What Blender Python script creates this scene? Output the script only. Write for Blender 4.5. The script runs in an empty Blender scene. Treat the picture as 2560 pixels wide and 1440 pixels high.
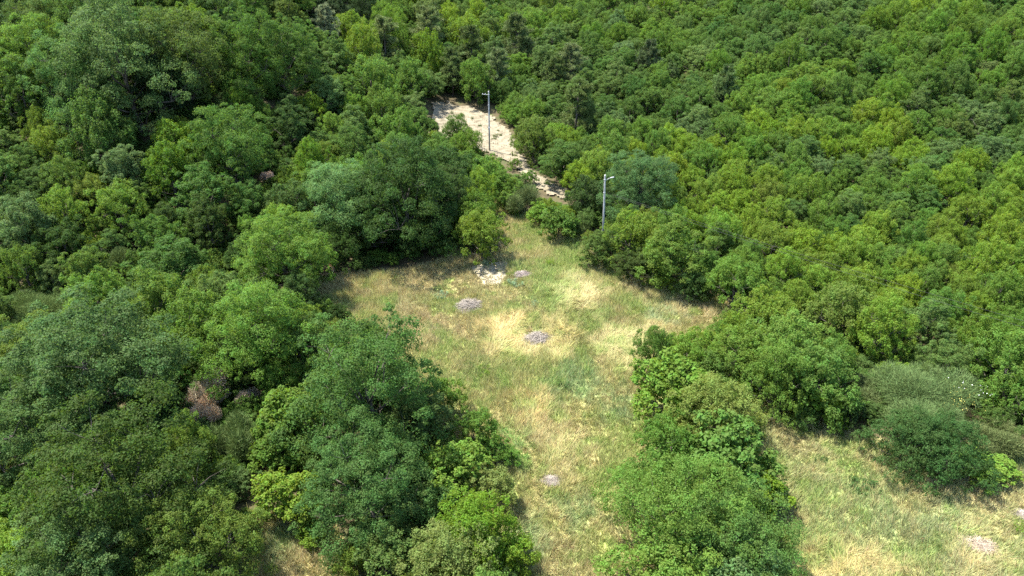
import bpy, math
import numpy as np

scene = bpy.context.scene
COL = scene.collection
# ------------------------------------------------------------------ camera (drone, about 35 m above the clearing)
cam_data = bpy.data.cameras.new('camera')
cam_data.sensor_width = 36.0
cam_data.lens = 26.0
cam_data.clip_end = 3000.0
cam = bpy.data.objects.new('camera', cam_data)
cam.location = (0.0, 0.0, 35.0)
cam.rotation_euler = (math.radians(60.0), 0.0, 0.0)
COL.objects.link(cam)
scene.camera = cam
# ------------------------------------------------------------------ sky and sun
SUN_ELEV, SUN_AZ = math.radians(65.0), math.radians(-70.0)     # azimuth from +Y, negative = to the left
world = bpy.data.worlds.new('World'); scene.world = world; world.use_nodes = True
wn = world.node_tree; wn.nodes.clear()
sky = wn.nodes.new('ShaderNodeTexSky'); sky.sky_type = 'NISHITA'; sky.sun_disc = False
sky.sun_elevation = SUN_ELEV; sky.sun_rotation = SUN_AZ; sky.altitude = 300
bg = wn.nodes.new('ShaderNodeBackground'); bg.inputs['Strength'].default_value = 0.145
wo = wn.nodes.new('ShaderNodeOutputWorld')
wn.links.new(sky.outputs[0], bg.inputs[0]); wn.links.new(bg.outputs[0], wo.inputs[0])
sun_data = bpy.data.lights.new('sun', 'SUN'); sun_data.energy = 5.0; sun_data.angle = math.radians(0.55)
sun_data.color = (1.0, 0.955, 0.88)
sun = bpy.data.objects.new('sun', sun_data); COL.objects.link(sun)
sun.rotation_euler = (math.radians(90.0) - SUN_ELEV, 0.0, math.pi - SUN_AZ)
sun.location = (-60, 60, 120)
scene.view_settings.view_transform = 'Standard'
scene.view_settings.look = 'None'
scene.view_settings.exposure = 1.82
scene.view_settings.gamma = 1.0
scene.cycles.max_bounces = 4
scene.cycles.diffuse_bounces = 2
scene.cycles.glossy_bounces = 1
scene.cycles.transmission_bounces = 2
scene.cycles.use_denoising = False

POLY_MEADOW=[[(-2.16, 82.41), (-1.61, 66.27), (-5.65, 66.23), (-11.07, 64.14), (-15.58, 63.0), (-20.8, 62.3), (-18.87, 57.41), (-12.8, 51.76), (-10.19, 43.82), (-5.64, 39.96), (-2.66, 36.48), (-1.48, 32.47), (-0.91, 28.31), (-0.8, 22.17), (7.5, 21.95), (8.21, 28.32), (8.74, 34.38), (10.27, 40.58), (11.83, 46.31), (13.84, 50.17), (19.7, 52.21), (20.6, 57.01), (16.66, 60.66), (13.33, 63.59), (9.37, 66.88), (8.08, 70.78), (2.69, 75.88), (0.47, 80.55)], [(15.45, 43.3), (15.29, 37.07), (14.86, 32.49), (13.95, 28.41), (12.03, 21.93), (29.82, 21.82), (39.65, 37.16), (31.59, 38.05), (26.68, 38.57), (22.99, 41.16), (20.31, 43.52)], [(-16.65, 32.26), (-11.44, 32.77), (-9.35, 29.5), (-7.93, 24.26), (-14.92, 24.08)]]
POLY_TRACK=[(-12.29, 112.52), (-10.01, 114.72), (-7.14, 113.55), (-2.89, 109.1), (-0.29, 104.23), (0.22, 99.11), (1.91, 93.23), (3.32, 87.59), (6.93, 82.76), (6.97, 80.62), (5.72, 80.17), (3.15, 83.57), (1.32, 88.18), (-0.96, 93.55), (-3.53, 96.19), (-7.21, 98.73), (-10.37, 100.17), (-11.89, 106.62)]
POLY_GRAVEL=[(-4.13, 64.12), (-2.39, 65.09), (-0.48, 65.1), (-0.39, 62.27), (-1.13, 60.76), (-2.46, 60.74), (-3.28, 62.43)]
PATCHES=[(-0.51, 52.22, 2.38, 3.97, 'gold', 1.0, 1.0), (5.95, 59.25, 2.8, 3.7, 'straw', 0.65, 0.9), (9.32, 50.94, 2.7, 3.03, 'straw', 0.75, 0.9), (1.51, 43.95, 2.14, 2.92, 'gold', 0.75, 0.5), (3.63, 39.17, 2.01, 3.0, 'straw', 0.7, 0.5), (3.72, 51.92, 2.04, 3.05, 'gold', 0.7, 0.8), (-16.96, 60.41, 2.71, 1.76, 'straw', 0.8, 0.1), (-7.7, 54.47, 2.82, 3.28, 'pink', 0.8, 0.2), (-9.78, 57.13, 2.2, 2.83, 'pink', 0.6, 0.2), (15.78, 56.3, 2.95, 2.87, 'pink', 0.7, 0.2), (12.39, 53.27, 2.11, 2.61, 'straw', 0.7, 0.4), (8.56, 62.92, 2.74, 3.25, 'straw', 0.5, 0.2), (-4.61, 61.96, 5.39, 3.55, 'tan', 1.0, 0), (-10.18, 60.23, 3.43, 2.3, 'tan', 0.6, 0), (0.74, 58.73, 3.32, 2.91, 'tan', 0.5, 0.1), (4.69, 46.33, 2.53, 2.89, 'blue', 0.9, 0), (7.51, 43.77, 2.15, 2.96, 'blue', 0.9, 0), (2.21, 74.48, 2.67, 6.31, 'lush', 0.7, 0), (5.71, 66.99, 2.46, 4.01, 'lush', 0.7, 0), (10.92, 63.09, 2.76, 2.47, 'lush', 0.6, 0), (6.68, 63.73, 2.37, 3.3, 'lush', 0.4, 0), (0.55, 38.52, 1.27, 2.51, 'green', 1.0, 0.6), (0.96, 31.12, 1.27, 2.04, 'blue', 0.9, 0.3), (4.3, 33.56, 1.85, 1.84, 'blue', 0.8, 0.1), (13.57, 55.97, 1.82, 1.96, 'mint', 0.9, 0), (-2.21, 46.93, 1.43, 1.85, 'green', 0.6, 0), (6.95, 54.12, 2.1, 2.61, 'lush', 0.6, 0.2), (3.72, 59.48, 1.86, 3.71, 'green', 0.35, 0), (-4.03, 45.97, 1.88, 2.59, 'lush', 0.6, 0.1), (0.32, 47.84, 2.25, 2.17, 'lush', 0.45, 0), (2.32, 62.46, 2.32, 4.79, 'lush', 0.5, 0), (6.66, 38.77, 1.72, 2.57, 'lush', 0.6, 0), (5.52, 30.91, 1.53, 2.4, 'lush', 0.45, 0.1), (-4.35, 51.09, 2.36, 2.38, 'lush', 0.4, 0), (23.06, 34.65, 3.23, 2.29, 'green', 0.55, 0), (24.5, 31.28, 4.56, 2.61, 'blue', 0.5, 0.1), (19.46, 28.72, 3.46, 1.5, 'gold', 0.75, 0.6), (30.13, 33.45, 3.39, 3.03, 'tan', 0.6, 0.1), (21.22, 38.01, 3.01, 2.42, 'tan', 0.35, 0.1), (27.11, 29.85, 2.01, 1.77, 'straw', 0.7, 0.4), (19.57, 39.61, 1.82, 1.97, 'tan', 0.5, 0), (27.27, 34.34, 3.94, 1.46, 'pink', 0.55, 0.1), (25.51, 36.09, 1.82, 1.47, 'straw', 0.7, 0.3), (-13.18, 30.06, 1.56, 1.78, 'mint', 0.8, 0.1), (-12.1, 28.59, 1.52, 1.35, 'pink', 0.6, 0.1)]
TRODDEN=[[(-1.32, 42.52), (-0.52, 41.12), (0.56, 39.81), (1.25, 38.7), (1.48, 37.05), (1.5, 34.73), (2.01, 33.32), (2.86, 32.86), (3.29, 31.73), (3.05, 30.47), (2.56, 29.41), (2.37, 27.79)], [(18.36, 41.09), (21.55, 38.87), (24.61, 36.97), (25.64, 33.61), (26.28, 31.93), (27.43, 30.44), (28.61, 28.43)]]
PILES=[(-3.81, 57.29, 2.98, 'grey-violet heap of cut twigs left of the clearing centre'), (2.2, 51.98, 2.71, 'pale grey heap of cut twigs ringed by golden straw'), (0.96, 62.27, 1.93, 'small brownish heap of twigs beside the pale bare patch'), (2.57, 35.64, 1.49, 'mauve-brown heap of twigs beside the trodden path'), (27.19, 29.79, 2.01, 'flattened tan heap of twigs in the right meadow'), (31.35, 32.29, 1.23, 'pale heap of twigs cut by the right edge of the picture')]
HERBS=[(0.38, 60.55, 1.58, 'mintd', 'glaucous blue-green plant below the small brownish twig heap'), (-2.56, 64.24, 0.95, 'mintd', 'small glaucous plant at top of the pale bare patch'), (-6.5, 59.02, 1.49, 'mintd', 'pale glaucous plant left of the grey-violet twig heap'), (2.09, 56.95, 0.87, 'mintd', 'small glaucous plant right of the grey-violet twig heap'), (4.56, 51.91, 0.75, 'bg', 'small dark green plant right of the straw-ringed heap'), (22.52, 34.35, 2.03, 'bg', 'tall dark green plant in the right meadow'), (20.55, 36.88, 0.89, 'bg', 'small dark green plant at upper left of right meadow'), (30.48, 31.08, 1.02, 'lm', 'bright yellow-green plant at right edge of the right meadow'), (-2.29, 47.46, 1.6, 'yg', 'low green clump on the left part of the meadow'), (4.01, 45.49, 1.25, 'bg', 'dark green clump amid the blue-green grass'), (3.77, 64.63, 1.11, 'lm', 'bright green tuft below the meadow neck'), (-0.19, 62.27, 0.85, 'lm', 'bright green tuft between bare patch and twig heap')]
POLES=[(9.3, 67.71), (-3.07, 97.0)]
WEEDS=[(-9.11, 110.45), (-7.55, 109.74), (-2.04, 104.78), (-2.41, 102.61), (-6.01, 108.98), (-6.76, 106.0), (-2.56, 101.53), (-9.54, 108.04), (-1.73, 103.15), (-4.72, 106.34)]
# kind, colour, x, y, crown width, height, label
PLANTS=[
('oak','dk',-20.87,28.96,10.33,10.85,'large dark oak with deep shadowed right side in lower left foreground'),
('oak','dgg',-27.99,40,11.25,11.25,'broad grey-green oak at left with a yellow sprig on top'),
('oak','dgg',-29.49,34.9,8.54,8.54,'grey-green oak at left edge beside the large dark oak'),
('oak','mdk',-9.58,38.23,9.7,11.64,'tall pointed green oak on left edge of the clearing'),
('oak','bg',-8.46,31.81,7.26,7.98,'rounded blue-green oak in front of the tall pointed oak'),
('oak','gg',-6.21,39.05,4.41,4.85,'small grey-green oak right of the tall pointed oak'),
('ash','ol',-16.41,27.14,6.46,6.46,'olive-yellow tree at bottom left in front of the dark oak'),
('oak','dgg',-22.43,26.53,7.54,6.79,'low grey-green oak along the bottom edge at left'),
('lime','md',-29.41,30.98,3.79,3.79,'large-leaved green shrub at left edge near the bottom corner'),
('shrub','yg',-26.56,26.82,5.41,4.32,'yellow-green shrub in the bottom left corner'),
('lime','yg2',-3.56,34.99,3.93,3.54,'yellow-green shrub on left rim of the narrow meadow'),
('shrub','pale',-1.61,33.33,3.34,3,'shrub with whitish blossom beside the narrow meadow'),
('shrub','yg',-2.04,29.27,5.26,4.74,'wide yellow-green shrub near bottom beside the trodden path'),
('shrub','gg',-6.24,31.86,3.54,3.54,'grey-green shrub with white tips right of the blue-green oak'),
('shrub','pale',-3.25,27.06,5.58,4.46,'pale yellowish shrub along the bottom edge left of the path'),
('shrub','gg',-6.88,27.99,4.07,3.66,'grey-green shrub along the bottom edge under the blue-green oak'),
('shrub','yg',-0.67,28.17,3.33,3,'yellow-green shrub at the bottom left of the path'),
('shrub','md',-2.69,38.15,3.57,3.57,'green shrub left of the start of the trodden path'),
('shrub','md',-4.91,42.4,3.23,3.23,'small green shrub touching the clearing right of pointed oak'),
('shrub','md',-1.07,37.23,2.46,2.21,'small green shrub beside the upper bend of the path'),
('lime','md',-15.31,36.26,3.62,3.62,'large-leaved shrub right of the green broom at left'),
('lime','yg2',-13.84,31.85,3.87,3.87,'bright lime vine-covered shrub above the small grass gap'),
('lime','lm',-18.67,35.77,1.71,1.54,'lime sprig on the shaded right side of the dark oak'),
('lime','md',-14.75,38.53,4.82,5.31,'dense green large-leaved shrub left of the blue-green oak'),
('ash','md',-17.12,43.16,3.68,4.05,'small tree left of the pointed oak above the green broom'),
('lime','yg2',-12.01,30.43,1.8,1.44,'small yellow-green shrub on the right of the small grass gap'),
('broom','rust',-21.85,42.9,3.78,3.78,'dead rust-brown broom bush between dark oak and round tree'),
('broom','orange',-22,41.43,2.95,2.66,'dead orange-tan broom bush beside the rust-brown one'),
('broom','dead',-19.39,42.9,2.51,2.01,'dead pale grey bush above the green broom at left'),
('broom','brm',-18.15,37.54,4.28,4.7,'fuzzy green broom bush right of the large dark oak'),
('oak','md',-19.21,46.04,8.43,9.27,'rounded mid-green oak left of the clearing'),
('ash','md',-24.38,47.3,5.65,6.78,'green tree left of the rounded mid-green oak'),
('oak','dk',-20.68,45.29,5.1,5.61,'dark oak in front of the rounded mid-green oak'),
('ash','mdk',-15.93,46.65,5.06,6.07,'upright tree between rounded oak and pointed oak'),
('ash','ol',-29,50.69,5.71,6.85,'olive tree left of centre above the broad grey-green oak'),
('ash','yg',-17.15,52.02,3.11,3.11,'yellow-green tree on the left corner of the clearing'),
('oak','ol',-35.96,44.14,7,7,'olive oak at left edge beside the broad grey-green oak'),
('shrub','mdk',-24.8,42.67,3.84,3.84,'shaded shrub behind the large dark oak at left'),
('shrub','md',-25.08,45.68,4.32,4.32,'green shrub under the rounded oak at left'),
('broom','brm',-39.81,53.75,6.04,3.62,'low fuzzy broom patch at left edge'),
('broom','brm',-36.49,61.14,3.79,3.42,'hazy broom bush among trees left of centre'),
('broom','dead',-35.95,60.7,2.52,2.02,'dead grey-brown bush among trees left of centre'),
('oak','gg',-16.99,68.86,8.92,10.26,'tall grey-green oak at left of the dark clump behind clearing'),
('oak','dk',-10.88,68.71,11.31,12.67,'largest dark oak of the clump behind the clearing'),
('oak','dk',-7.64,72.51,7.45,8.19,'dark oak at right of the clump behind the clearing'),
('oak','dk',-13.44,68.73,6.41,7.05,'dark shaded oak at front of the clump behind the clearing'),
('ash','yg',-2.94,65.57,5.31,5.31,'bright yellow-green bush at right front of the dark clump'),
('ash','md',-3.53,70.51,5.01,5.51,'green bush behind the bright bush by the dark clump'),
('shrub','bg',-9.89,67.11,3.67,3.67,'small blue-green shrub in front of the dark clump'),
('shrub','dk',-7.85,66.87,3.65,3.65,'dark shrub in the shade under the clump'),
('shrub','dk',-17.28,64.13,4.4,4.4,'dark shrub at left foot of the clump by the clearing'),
('ash','md',-18.91,61.09,5.01,5.51,'green tree left of the clump by the clearing corner'),
('broom','dead',-18.33,62.22,2.37,2.37,'dead grey bush at left corner of the clearing'),
('shrub','gg',-19.45,60.09,3.47,3.47,'grey-green shrub beside the dead grey bush'),
('oak','md',-20.46,58.46,7.75,9.3,'green oak left of the grey-green clump oak'),
('oak','mdk',-30.37,75.59,8.76,10.51,'rounded dark-green oak in the upper left woods'),
('oak','dgg',-42.13,81.55,12.13,15.16,'huge grey-green oak rising at the upper left'),
('oak','dgg',-47.33,80.4,9.78,12.72,'tall grey-green oak left of the huge upper left oak'),
('broom','dead',-27.7,78.59,2.16,1.94,'bare grey branches behind the grey-green clump oak'),
('oak','dgg',-38.49,86.37,10.41,13.01,'large grey-green oak right of the huge upper left oak'),
('oak','vdk',-39.84,83.84,5.66,8.5,'very dark narrow tree in shade at the upper left'),
('oak','mdk',-32.88,92.2,9.17,11.92,'dark-green oak on the upper left skyline of trees'),
('oak','mdk',-29.32,96.41,8.35,10.86,'dark-green oak beside the dark gap at the top'),
('ash','mdk',-43.54,75.66,6.36,8.27,'upright green tree below the huge upper left oak'),
('oak','md',-54.81,87.11,8.47,10.17,'fresh green oak left of the huge upper left oak'),
('ash','md',10.85,46.58,3.12,4.37,'narrow upright green bush at left tip of the right hedge'),
('ash','md',13.88,45.86,4.68,4.68,'green bush behind the left tip of the right hedge'),
('ash','md',17.23,45.53,5.67,5.1,'green bush in the middle of the right hedge'),
('lime','yg',11.75,42.4,5.47,4.93,'yellow-green vine-draped bush on left flank of right hedge'),
('ash','md',14.99,44.01,4.6,4.14,'green bush inside the right hedge'),
('ash','md',20.56,46.33,5.81,5.81,'fresh green bush behind the right hedge'),
('shrub','md',18.76,42.13,5.47,5.47,'green shrub at back of the right hedge'),
('ash','md',22.01,42.11,5.85,5.85,'green tree behind the small grassy corner at right'),
('lime','lm',21.77,41.2,3.4,3.4,'lime large-leaved shrub left of the big broom'),
('shrub','pale',13.36,38.35,5.9,5.31,'pale blossom-topped shrub in the right hedge'),
('ash','md',10.25,36.04,5.08,5.08,'green bush on the left side of the right hedge'),
('lime','md',13.77,34.73,5.72,5.72,'vine-covered bush in the middle of the right hedge'),
('ash','md',9.36,29.56,7.8,7.02,'wide green bush in the lower right hedge'),
('ash','mdk',12.42,28.2,6.7,6.03,'dark green bush in the lower right hedge by the meadow'),
('ash','md',8.69,26.65,6.24,4.99,'green bush along the bottom edge in the right hedge'),
('lime','yg2',14.91,32.87,3.46,3.46,'yellow-green large-leaved shrub on right flank of hedge'),
('ash','gg',12.03,26.31,5.88,4.7,'grey-green bush along the bottom edge in the right hedge'),
('shrub','md',8.02,35.35,2.43,2.19,'small green shrub left of the right hedge by the path'),
('broom','brm',29.08,41.49,8.14,4.07,'big olive broom bush with white and yellow blossom at right'),
('broom','brm2',26.84,44.27,4.01,2.4,'olive broom bush left of the big flowering broom'),
('shrub','bg',25.77,36.88,4.52,4.07,'dark blue-green thorny shrub below the big broom'),
('shrub','bg',27.73,35.87,4.54,4.09,'dark green shrub right of the thorny shrub below broom'),
('broom','brm',32.27,37.86,4.84,2.91,'grey-olive broom bush at right edge of the right meadow'),
('shrub','md',35.27,40.62,3.75,3.75,'green shrub at right edge above the grey broom'),
('shrub','dk',23.7,40.07,2.49,2.49,'small dark shrub left of the thorny shrub'),
('shrub','bg',20.67,40.98,3.39,2.37,'low blue-green shrub at top of the right meadow'),
('lime','yg',30.74,35.58,3.45,1.72,'low yellow-green shrub at right rim of the right meadow'),
('oak','mdk',8.41,64.75,3.95,3.95,'dark green bush below the near pole'),
('ash','yg',11.69,65.17,5.94,5.94,'yellow-green tree right of the near pole'),
('oak','dk',11.54,61.95,3.84,3.84,'dark bush on the clearing rim right of the near pole'),
('oak','md',14.72,60.8,6.41,7.05,'green tree at the clearing rim right of the near pole'),
('lime','lm',14.1,60.82,3.07,2.46,'small lime shrub on the right rim of the clearing'),
('shrub','dk',16.54,58.33,3.18,3.18,'dark shrub on the right rim of the clearing'),
('ash','md',19.63,56.5,5.49,5.49,'green tree at the right corner of the clearing'),
('ash','yg',20.56,51.79,5.21,5.21,'yellow-green tree beyond the right corner of the clearing'),
('lime','md',4.84,70.82,4.23,3.81,'green bush at the neck of the meadow beside the track'),
('lime','yg2',3.07,74.23,2.64,2.64,'small lime bush at the neck of the meadow'),
('broom','brm',6.78,71.3,2.99,2.69,'hazy broom bush left of the near pole'),
('broom','brm2',1.35,77.13,4.53,4.07,'greyish broom bush at the bend of the pale track'),
('lime','md',-0.23,77.02,2.72,2.72,'small green bush at top of the meadow neck'),
('oak','md',-0.83,79.7,3.95,4.35,'green bush left of the lower pale track'),
('ash','md',-3.06,82.29,4.77,5.25,'green bush in front of the far pole'),
('shrub','md',2.21,85.33,2.08,1.87,'small green bush breaking the lower end of the pale track'),
('shrub','ol',0.26,90.36,1.88,1.5,'small olive bush on the narrow middle of the pale track'),
('shrub','mdk',-7.32,97.34,4.44,4.44,'dark green bush on the left of the pale track'),
('shrub','md',-6.03,93.35,4.28,4.28,'bright green bush below the pale track'),
('oak','mdk',6.07,85.82,5.94,5.94,'dark green tree right of the lower pale track'),
('oak','bg',13.82,75.26,8,8.8,'blue-green tree behind the near pole'),
('ash','dk',8.38,76,4.92,4.92,'dark tree left behind the near pole'),
('ash','ol',2.89,94.14,5.9,5.9,'olive tree right of the far pole'),
('pine','pn',8.83,100.96,6.27,8.15,'dark pine right of the far pole'),
('pine','pn',31.04,107.59,4.68,7.02,'lone narrow pine on the right hillside'),
('pine','pn2',9.43,118.13,5.92,7.7,'pale pine above the dark pine'),
('pine','pn',6.56,116.81,4.56,6.38,'dark pine left of the pale pine'),
('pine','pn',1.34,128.19,6.36,8.91,'pine near the top centre'),
('pine','pn2',-19.66,117.5,5.92,8.29,'leftmost pine of the row at top centre'),
('pine','pn2',-14.03,128.38,6.4,8.96,'second pine of the row at top centre'),
('pine','pn',-6.5,123.56,6.15,8.62,'third pine of the row at top centre'),
('pine','pn',-9.4,117.57,5.24,7.34,'pine below the row at top centre'),
('pine','pn2',-2.51,117.9,5.24,6.82,'pine above the far pole'),
('pine','pn3',-27.75,113.56,4.49,6.74,'pale silvery pine in front of the dark gap'),
('pine','pnd',21.95,122.01,5.15,6.69,'dark pine on the upper right hillside'),
('oak','mdk',-15.29,22.46,5.29,7.91,'only deep green oak at the bottom, left'),
('ash','md',-1.38,23.74,4.06,5.58,'only fresh green ash at the bottom, mid-left'),
('ash','md',35.99,43.96,5.24,5.33,'only fresh green ash level with the right broom, far right'),
('oak','mdk',-30.54,58.66,6.23,6.03,'rightmost of 3 deep green oaks level with the clearing top, left'),
('oak','mdk',-34.67,39.21,4.65,6.41,'only deep green oak level with the right broom, far left'),
('ash','md',-23.66,34.6,4.1,4.29,'leftmost of 2 fresh green ashes level with the right broom, left'),
('oak','mdk',-48.13,88.49,7.62,7.93,'rightmost of 2 deep green oaks above the far pole, far left'),
('oak','gg',-23.38,51.76,5.31,7.72,'only grey-green oak level with the straw pile, left middle'),
('oak','mdk',-30.91,69.12,6.48,7.33,'rightmost of 2 deep green oaks level with the near pole, left'),
('ash','ol',26.73,51.14,5.2,5.43,'leftmost of 2 olive ashes level with the straw pile, right'),
('ash','md',-19.47,24.3,3.14,3.96,'only fresh green ash at the bottom, left'),
('ash','md',-26.37,31.61,3.6,5.17,'only fresh green ash at the bottom, far left'),
('oak','dgg',-58.85,95.55,7.38,8.88,'second from left of 4 dusky grey-green oaks at the top edge, far left'),
('ash','yg',29,48.28,4.66,5.76,'fourth from left of 6 yellow-green ashes level with the straw pile, right'),
('oak','mdk',-53.69,97.45,7.44,10.26,'rightmost of 2 deep green oaks at the top edge, far left'),
('oak','mdk',-20.52,73.85,6.31,7.04,'rightmost of 2 deep green oaks level with the near pole, left middle'),
('oak','gg',-45.05,61.81,5.38,7.35,'rightmost of 2 grey-green oaks level with the near pole, far left'),
('ash','md',-34.58,52.54,4.8,5.97,'rightmost of 3 fresh green ashes level with the straw pile, far left'),
('ash','md',-15.94,77.39,6.42,6.86,'leftmost of 2 fresh green ashes level with the near pole, mid-left'),
('oak','dgg',-57.89,101.07,7.34,10.64,'third from left of 4 dusky grey-green oaks at the top edge, far left'),
('oak','dk',-49.39,93.88,6.95,9.09,'leftmost of 3 dark green oaks at the top edge, left'),
('oak','mdk',-49.48,102.89,7.39,7.43,'second from left of 3 deep green oaks at the top edge, left'),
('oak','dk',-22.53,68.53,5.63,7.73,'only dark green oak level with the near pole, left middle'),
('ash','md',36.63,47.61,4.33,5.5,'third from left of 7 fresh green ashes level with the straw pile, far right'),
('oak','mdk',-42.94,90.64,6.58,8.98,'only deep green oak above the far pole, left'),
('ash','md',-35.15,72.01,5.66,6.52,'rightmost of 2 fresh green ashes level with the near pole, left'),
('ash','yg',-35.94,76.27,5.86,6.77,'only yellow-green ash level with the far pole, left'),
('oak','gg',-29.49,46.45,4.11,5.48,'only grey-green oak level with the straw pile, left'),
('oak','dk',-8.03,82.41,6.36,7.35,'rightmost of 2 dark green oaks level with the near pole, mid-left'),
('oak','mdk',-9.59,43.35,3.93,4.06,'only deep green oak level with the right broom, mid-left'),
('ash','md',-38.86,66.82,5.24,5.4,'leftmost of 2 fresh green ashes level with the near pole, left'),
('oak','mdk',-53.81,80.96,5.81,8.66,'leftmost of 2 deep green oaks above the far pole, far left'),
('oak','mdk',-35.62,102.91,7.02,9.35,'leftmost of 3 deep green oaks at the top edge, left middle'),
('oak','mdk',-41.04,49,4.17,4.64,'rightmost of 2 deep green oaks level with the straw pile, far left'),
('oak','mdk',-30.05,54.3,4.43,5.59,'leftmost of 2 deep green oaks level with the straw pile, left'),
('ash','md',-12.83,44.66,3.81,4.85,'rightmost of 2 fresh green ashes level with the right broom, left middle'),
('ash','md',39.7,48,4,5.27,'rightmost of 7 fresh green ashes level with the straw pile, far right'),
('oak','dk',-29.27,64.95,4.92,7,'rightmost of 2 dark green oaks level with the near pole, left'),
('oak','dk',-59.88,89,5.95,8.66,'only dark green oak above the far pole, far left'),
('ash','md',-33.33,48.61,3.98,5.52,'second from left of 3 fresh green ashes level with the straw pile, far left'),
('ash','md',-20.54,35.64,3.22,4.67,'rightmost of 2 fresh green ashes level with the right broom, left'),
('oak','mdk',-42.93,51.68,4.18,5.02,'leftmost of 2 deep green oaks level with the straw pile, far left'),
('oak','mdk',-33.57,62.2,4.7,6.73,'second from left of 3 deep green oaks level with the clearing top, left'),
('oak','gg',33.47,50.16,4.03,5.15,'leftmost of 3 grey-green oaks level with the straw pile, far right'),
('oak','dk',-41.05,60.74,4.57,5.7,'only dark green oak level with the clearing top, far left'),
('oak','dk',-35.79,97.36,6.27,9.1,'only dark green oak at the top edge, left middle'),
('oak','gg',-51.09,69.44,4.9,6.72,'leftmost of 2 grey-green oaks level with the near pole, far left'),
('ash','yg',43.55,59.5,4.48,5.33,'sixth from left of 10 yellow-green ashes level with the clearing top, far right'),
('oak','gg',32.48,44.79,3.62,4.65,'rightmost of 3 grey-green oaks level with the straw pile, far right'),
('ash','md',24.01,45.6,3.66,4.83,'only fresh green ash level with the straw pile, right'),
('ash','md',-32.46,45.79,3.67,4.45,'leftmost of 3 fresh green ashes level with the straw pile, far left'),
('oak','mdk',-36.56,110.2,6.77,8.43,'second from left of 3 deep green oaks at the top edge, left middle'),
('shrub','ol',-5.64,25.88,2.58,2.68,'only olive shrub at the bottom, mid-left'),
('ash','yg',28.69,60.34,4.47,4.76,'third from left of 10 yellow-green ashes level with the clearing top, right'),
('ash','md',-40.72,97.04,6.04,7.07,'only fresh green ash at the top edge, left'),
('ash','yg',-22.61,64.46,4.61,6.11,'only yellow-green ash level with the clearing top, left middle'),
('ash','md',41.72,54.26,4.06,5.14,'fifth from left of 7 fresh green ashes level with the straw pile, far right'),
('ash','md',-14.7,92.91,6.07,6.95,'third from left of 4 fresh green ashes level with the far pole, mid-left'),
('oak','mdk',9.11,33.43,2.89,3.81,'only deep green oak at the bottom, mid-right'),
('ash','yg',31.92,62.3,4.42,5.3,'fifth from left of 10 yellow-green ashes level with the clearing top, right'),
('oak','gg',-39.98,71.98,4.71,6.16,'only grey-green oak level with the near pole, left'),
('ash','md',-26.91,56.23,4.02,4.77,'only fresh green ash level with the clearing top, left'),
('ash','md',-19.33,102.68,6.32,8.79,'leftmost of 4 fresh green ashes above the far pole, mid-left'),
('ash','yg',17.85,49.15,3.62,4.6,'second from left of 3 yellow-green ashes level with the straw pile, right middle'),
('ash','ol',-19.76,51.68,3.72,4.78,'leftmost of 2 olive ashes level with the straw pile, left middle'),
('ash','yg',28.71,65.31,4.46,4.67,'leftmost of 10 yellow-green ashes level with the clearing top, right'),
('oak','dk',-65.32,99.76,5.74,7.8,'leftmost of 2 dark green oaks at the top edge, far left'),
('shrub','mdk',-18.19,32.36,2.72,2.29,'only deep green shrub at the bottom, left'),
('oak','dgg',-38.27,92.39,5.48,5.72,'only dusky grey-green oak above the far pole, left'),
('oak','mdk',-37.28,57.22,3.94,5.43,'only deep green oak level with the clearing top, far left'),
('ash','md',-42.94,57.15,3.93,5.77,'rightmost of 2 fresh green ashes level with the clearing top, far left'),
('ash','md',40.77,50.72,3.65,3.7,'sixth from left of 7 fresh green ashes level with the straw pile, far right'),
('oak','gg',-14.97,41.42,3.15,3.22,'only grey-green oak level with the right broom, left middle'),
('ash','md',36.39,52.87,3.72,4.66,'leftmost of 7 fresh green ashes level with the straw pile, far right'),
('oak','mdk',-44.59,95.5,5.47,7.39,'rightmost of 3 deep green oaks at the top edge, left'),
('ash','md',48.11,61.35,4.15,4.54,'rightmost of 5 fresh green ashes level with the clearing top, far right'),
('oak','vdk',-24.64,126.28,7.15,8.2,'rightmost of 5 shade-tinted blackish green oaks at the top edge, left middle'),
('shrub','gg',-5.17,29.35,2.53,2.21,'only grey-green shrub at the bottom, mid-left'),
('ash','md',-44.93,69.98,4.43,4.76,'rightmost of 2 fresh green ashes level with the near pole, far left'),
('oak','dk',-27.08,88.76,5.36,5.13,'rightmost of 3 dark green oaks level with the far pole, left middle'),
('ash','md',-42.78,65.01,4.18,5.29,'leftmost of 2 fresh green ashes level with the near pole, far left'),
('ash','yg',25.47,64.62,4.26,5.27,'fourth from left of 7 yellow-green ashes level with the clearing top, right middle'),
('ash','md',-12.41,42.14,3.1,4.09,'leftmost of 2 fresh green ashes level with the right broom, left middle'),
('ash','yg',32,52.79,3.64,4.24,'fifth from left of 6 yellow-green ashes level with the straw pile, right'),
('ash','yg',24.42,58.77,3.93,4.95,'fifth from left of 7 yellow-green ashes level with the clearing top, right middle'),
('oak','dk',-61.98,103.48,5.7,6.47,'rightmost of 2 dark green oaks at the top edge, far left'),
('ash','yg',24.08,54.15,3.69,4.08,'rightmost of 3 yellow-green ashes level with the straw pile, right middle'),
('oak','dk',-41.23,103.14,5.7,6.73,'rightmost of 3 dark green oaks at the top edge, left'),
('shrub','dk',-0.44,26.36,2.33,2.21,'only dark green shrub at the bottom, mid-left'),
('ash','md',21.15,59.97,3.98,4.34,'fifth from left of 6 fresh green ashes level with the clearing top, right middle'),
('ash','md',15.74,68.07,4.37,4.93,'leftmost of 6 fresh green ashes level with the clearing top, right middle'),
('oak','dk',-33.59,65.79,4.21,4.74,'leftmost of 2 dark green oaks level with the near pole, left'),
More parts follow.
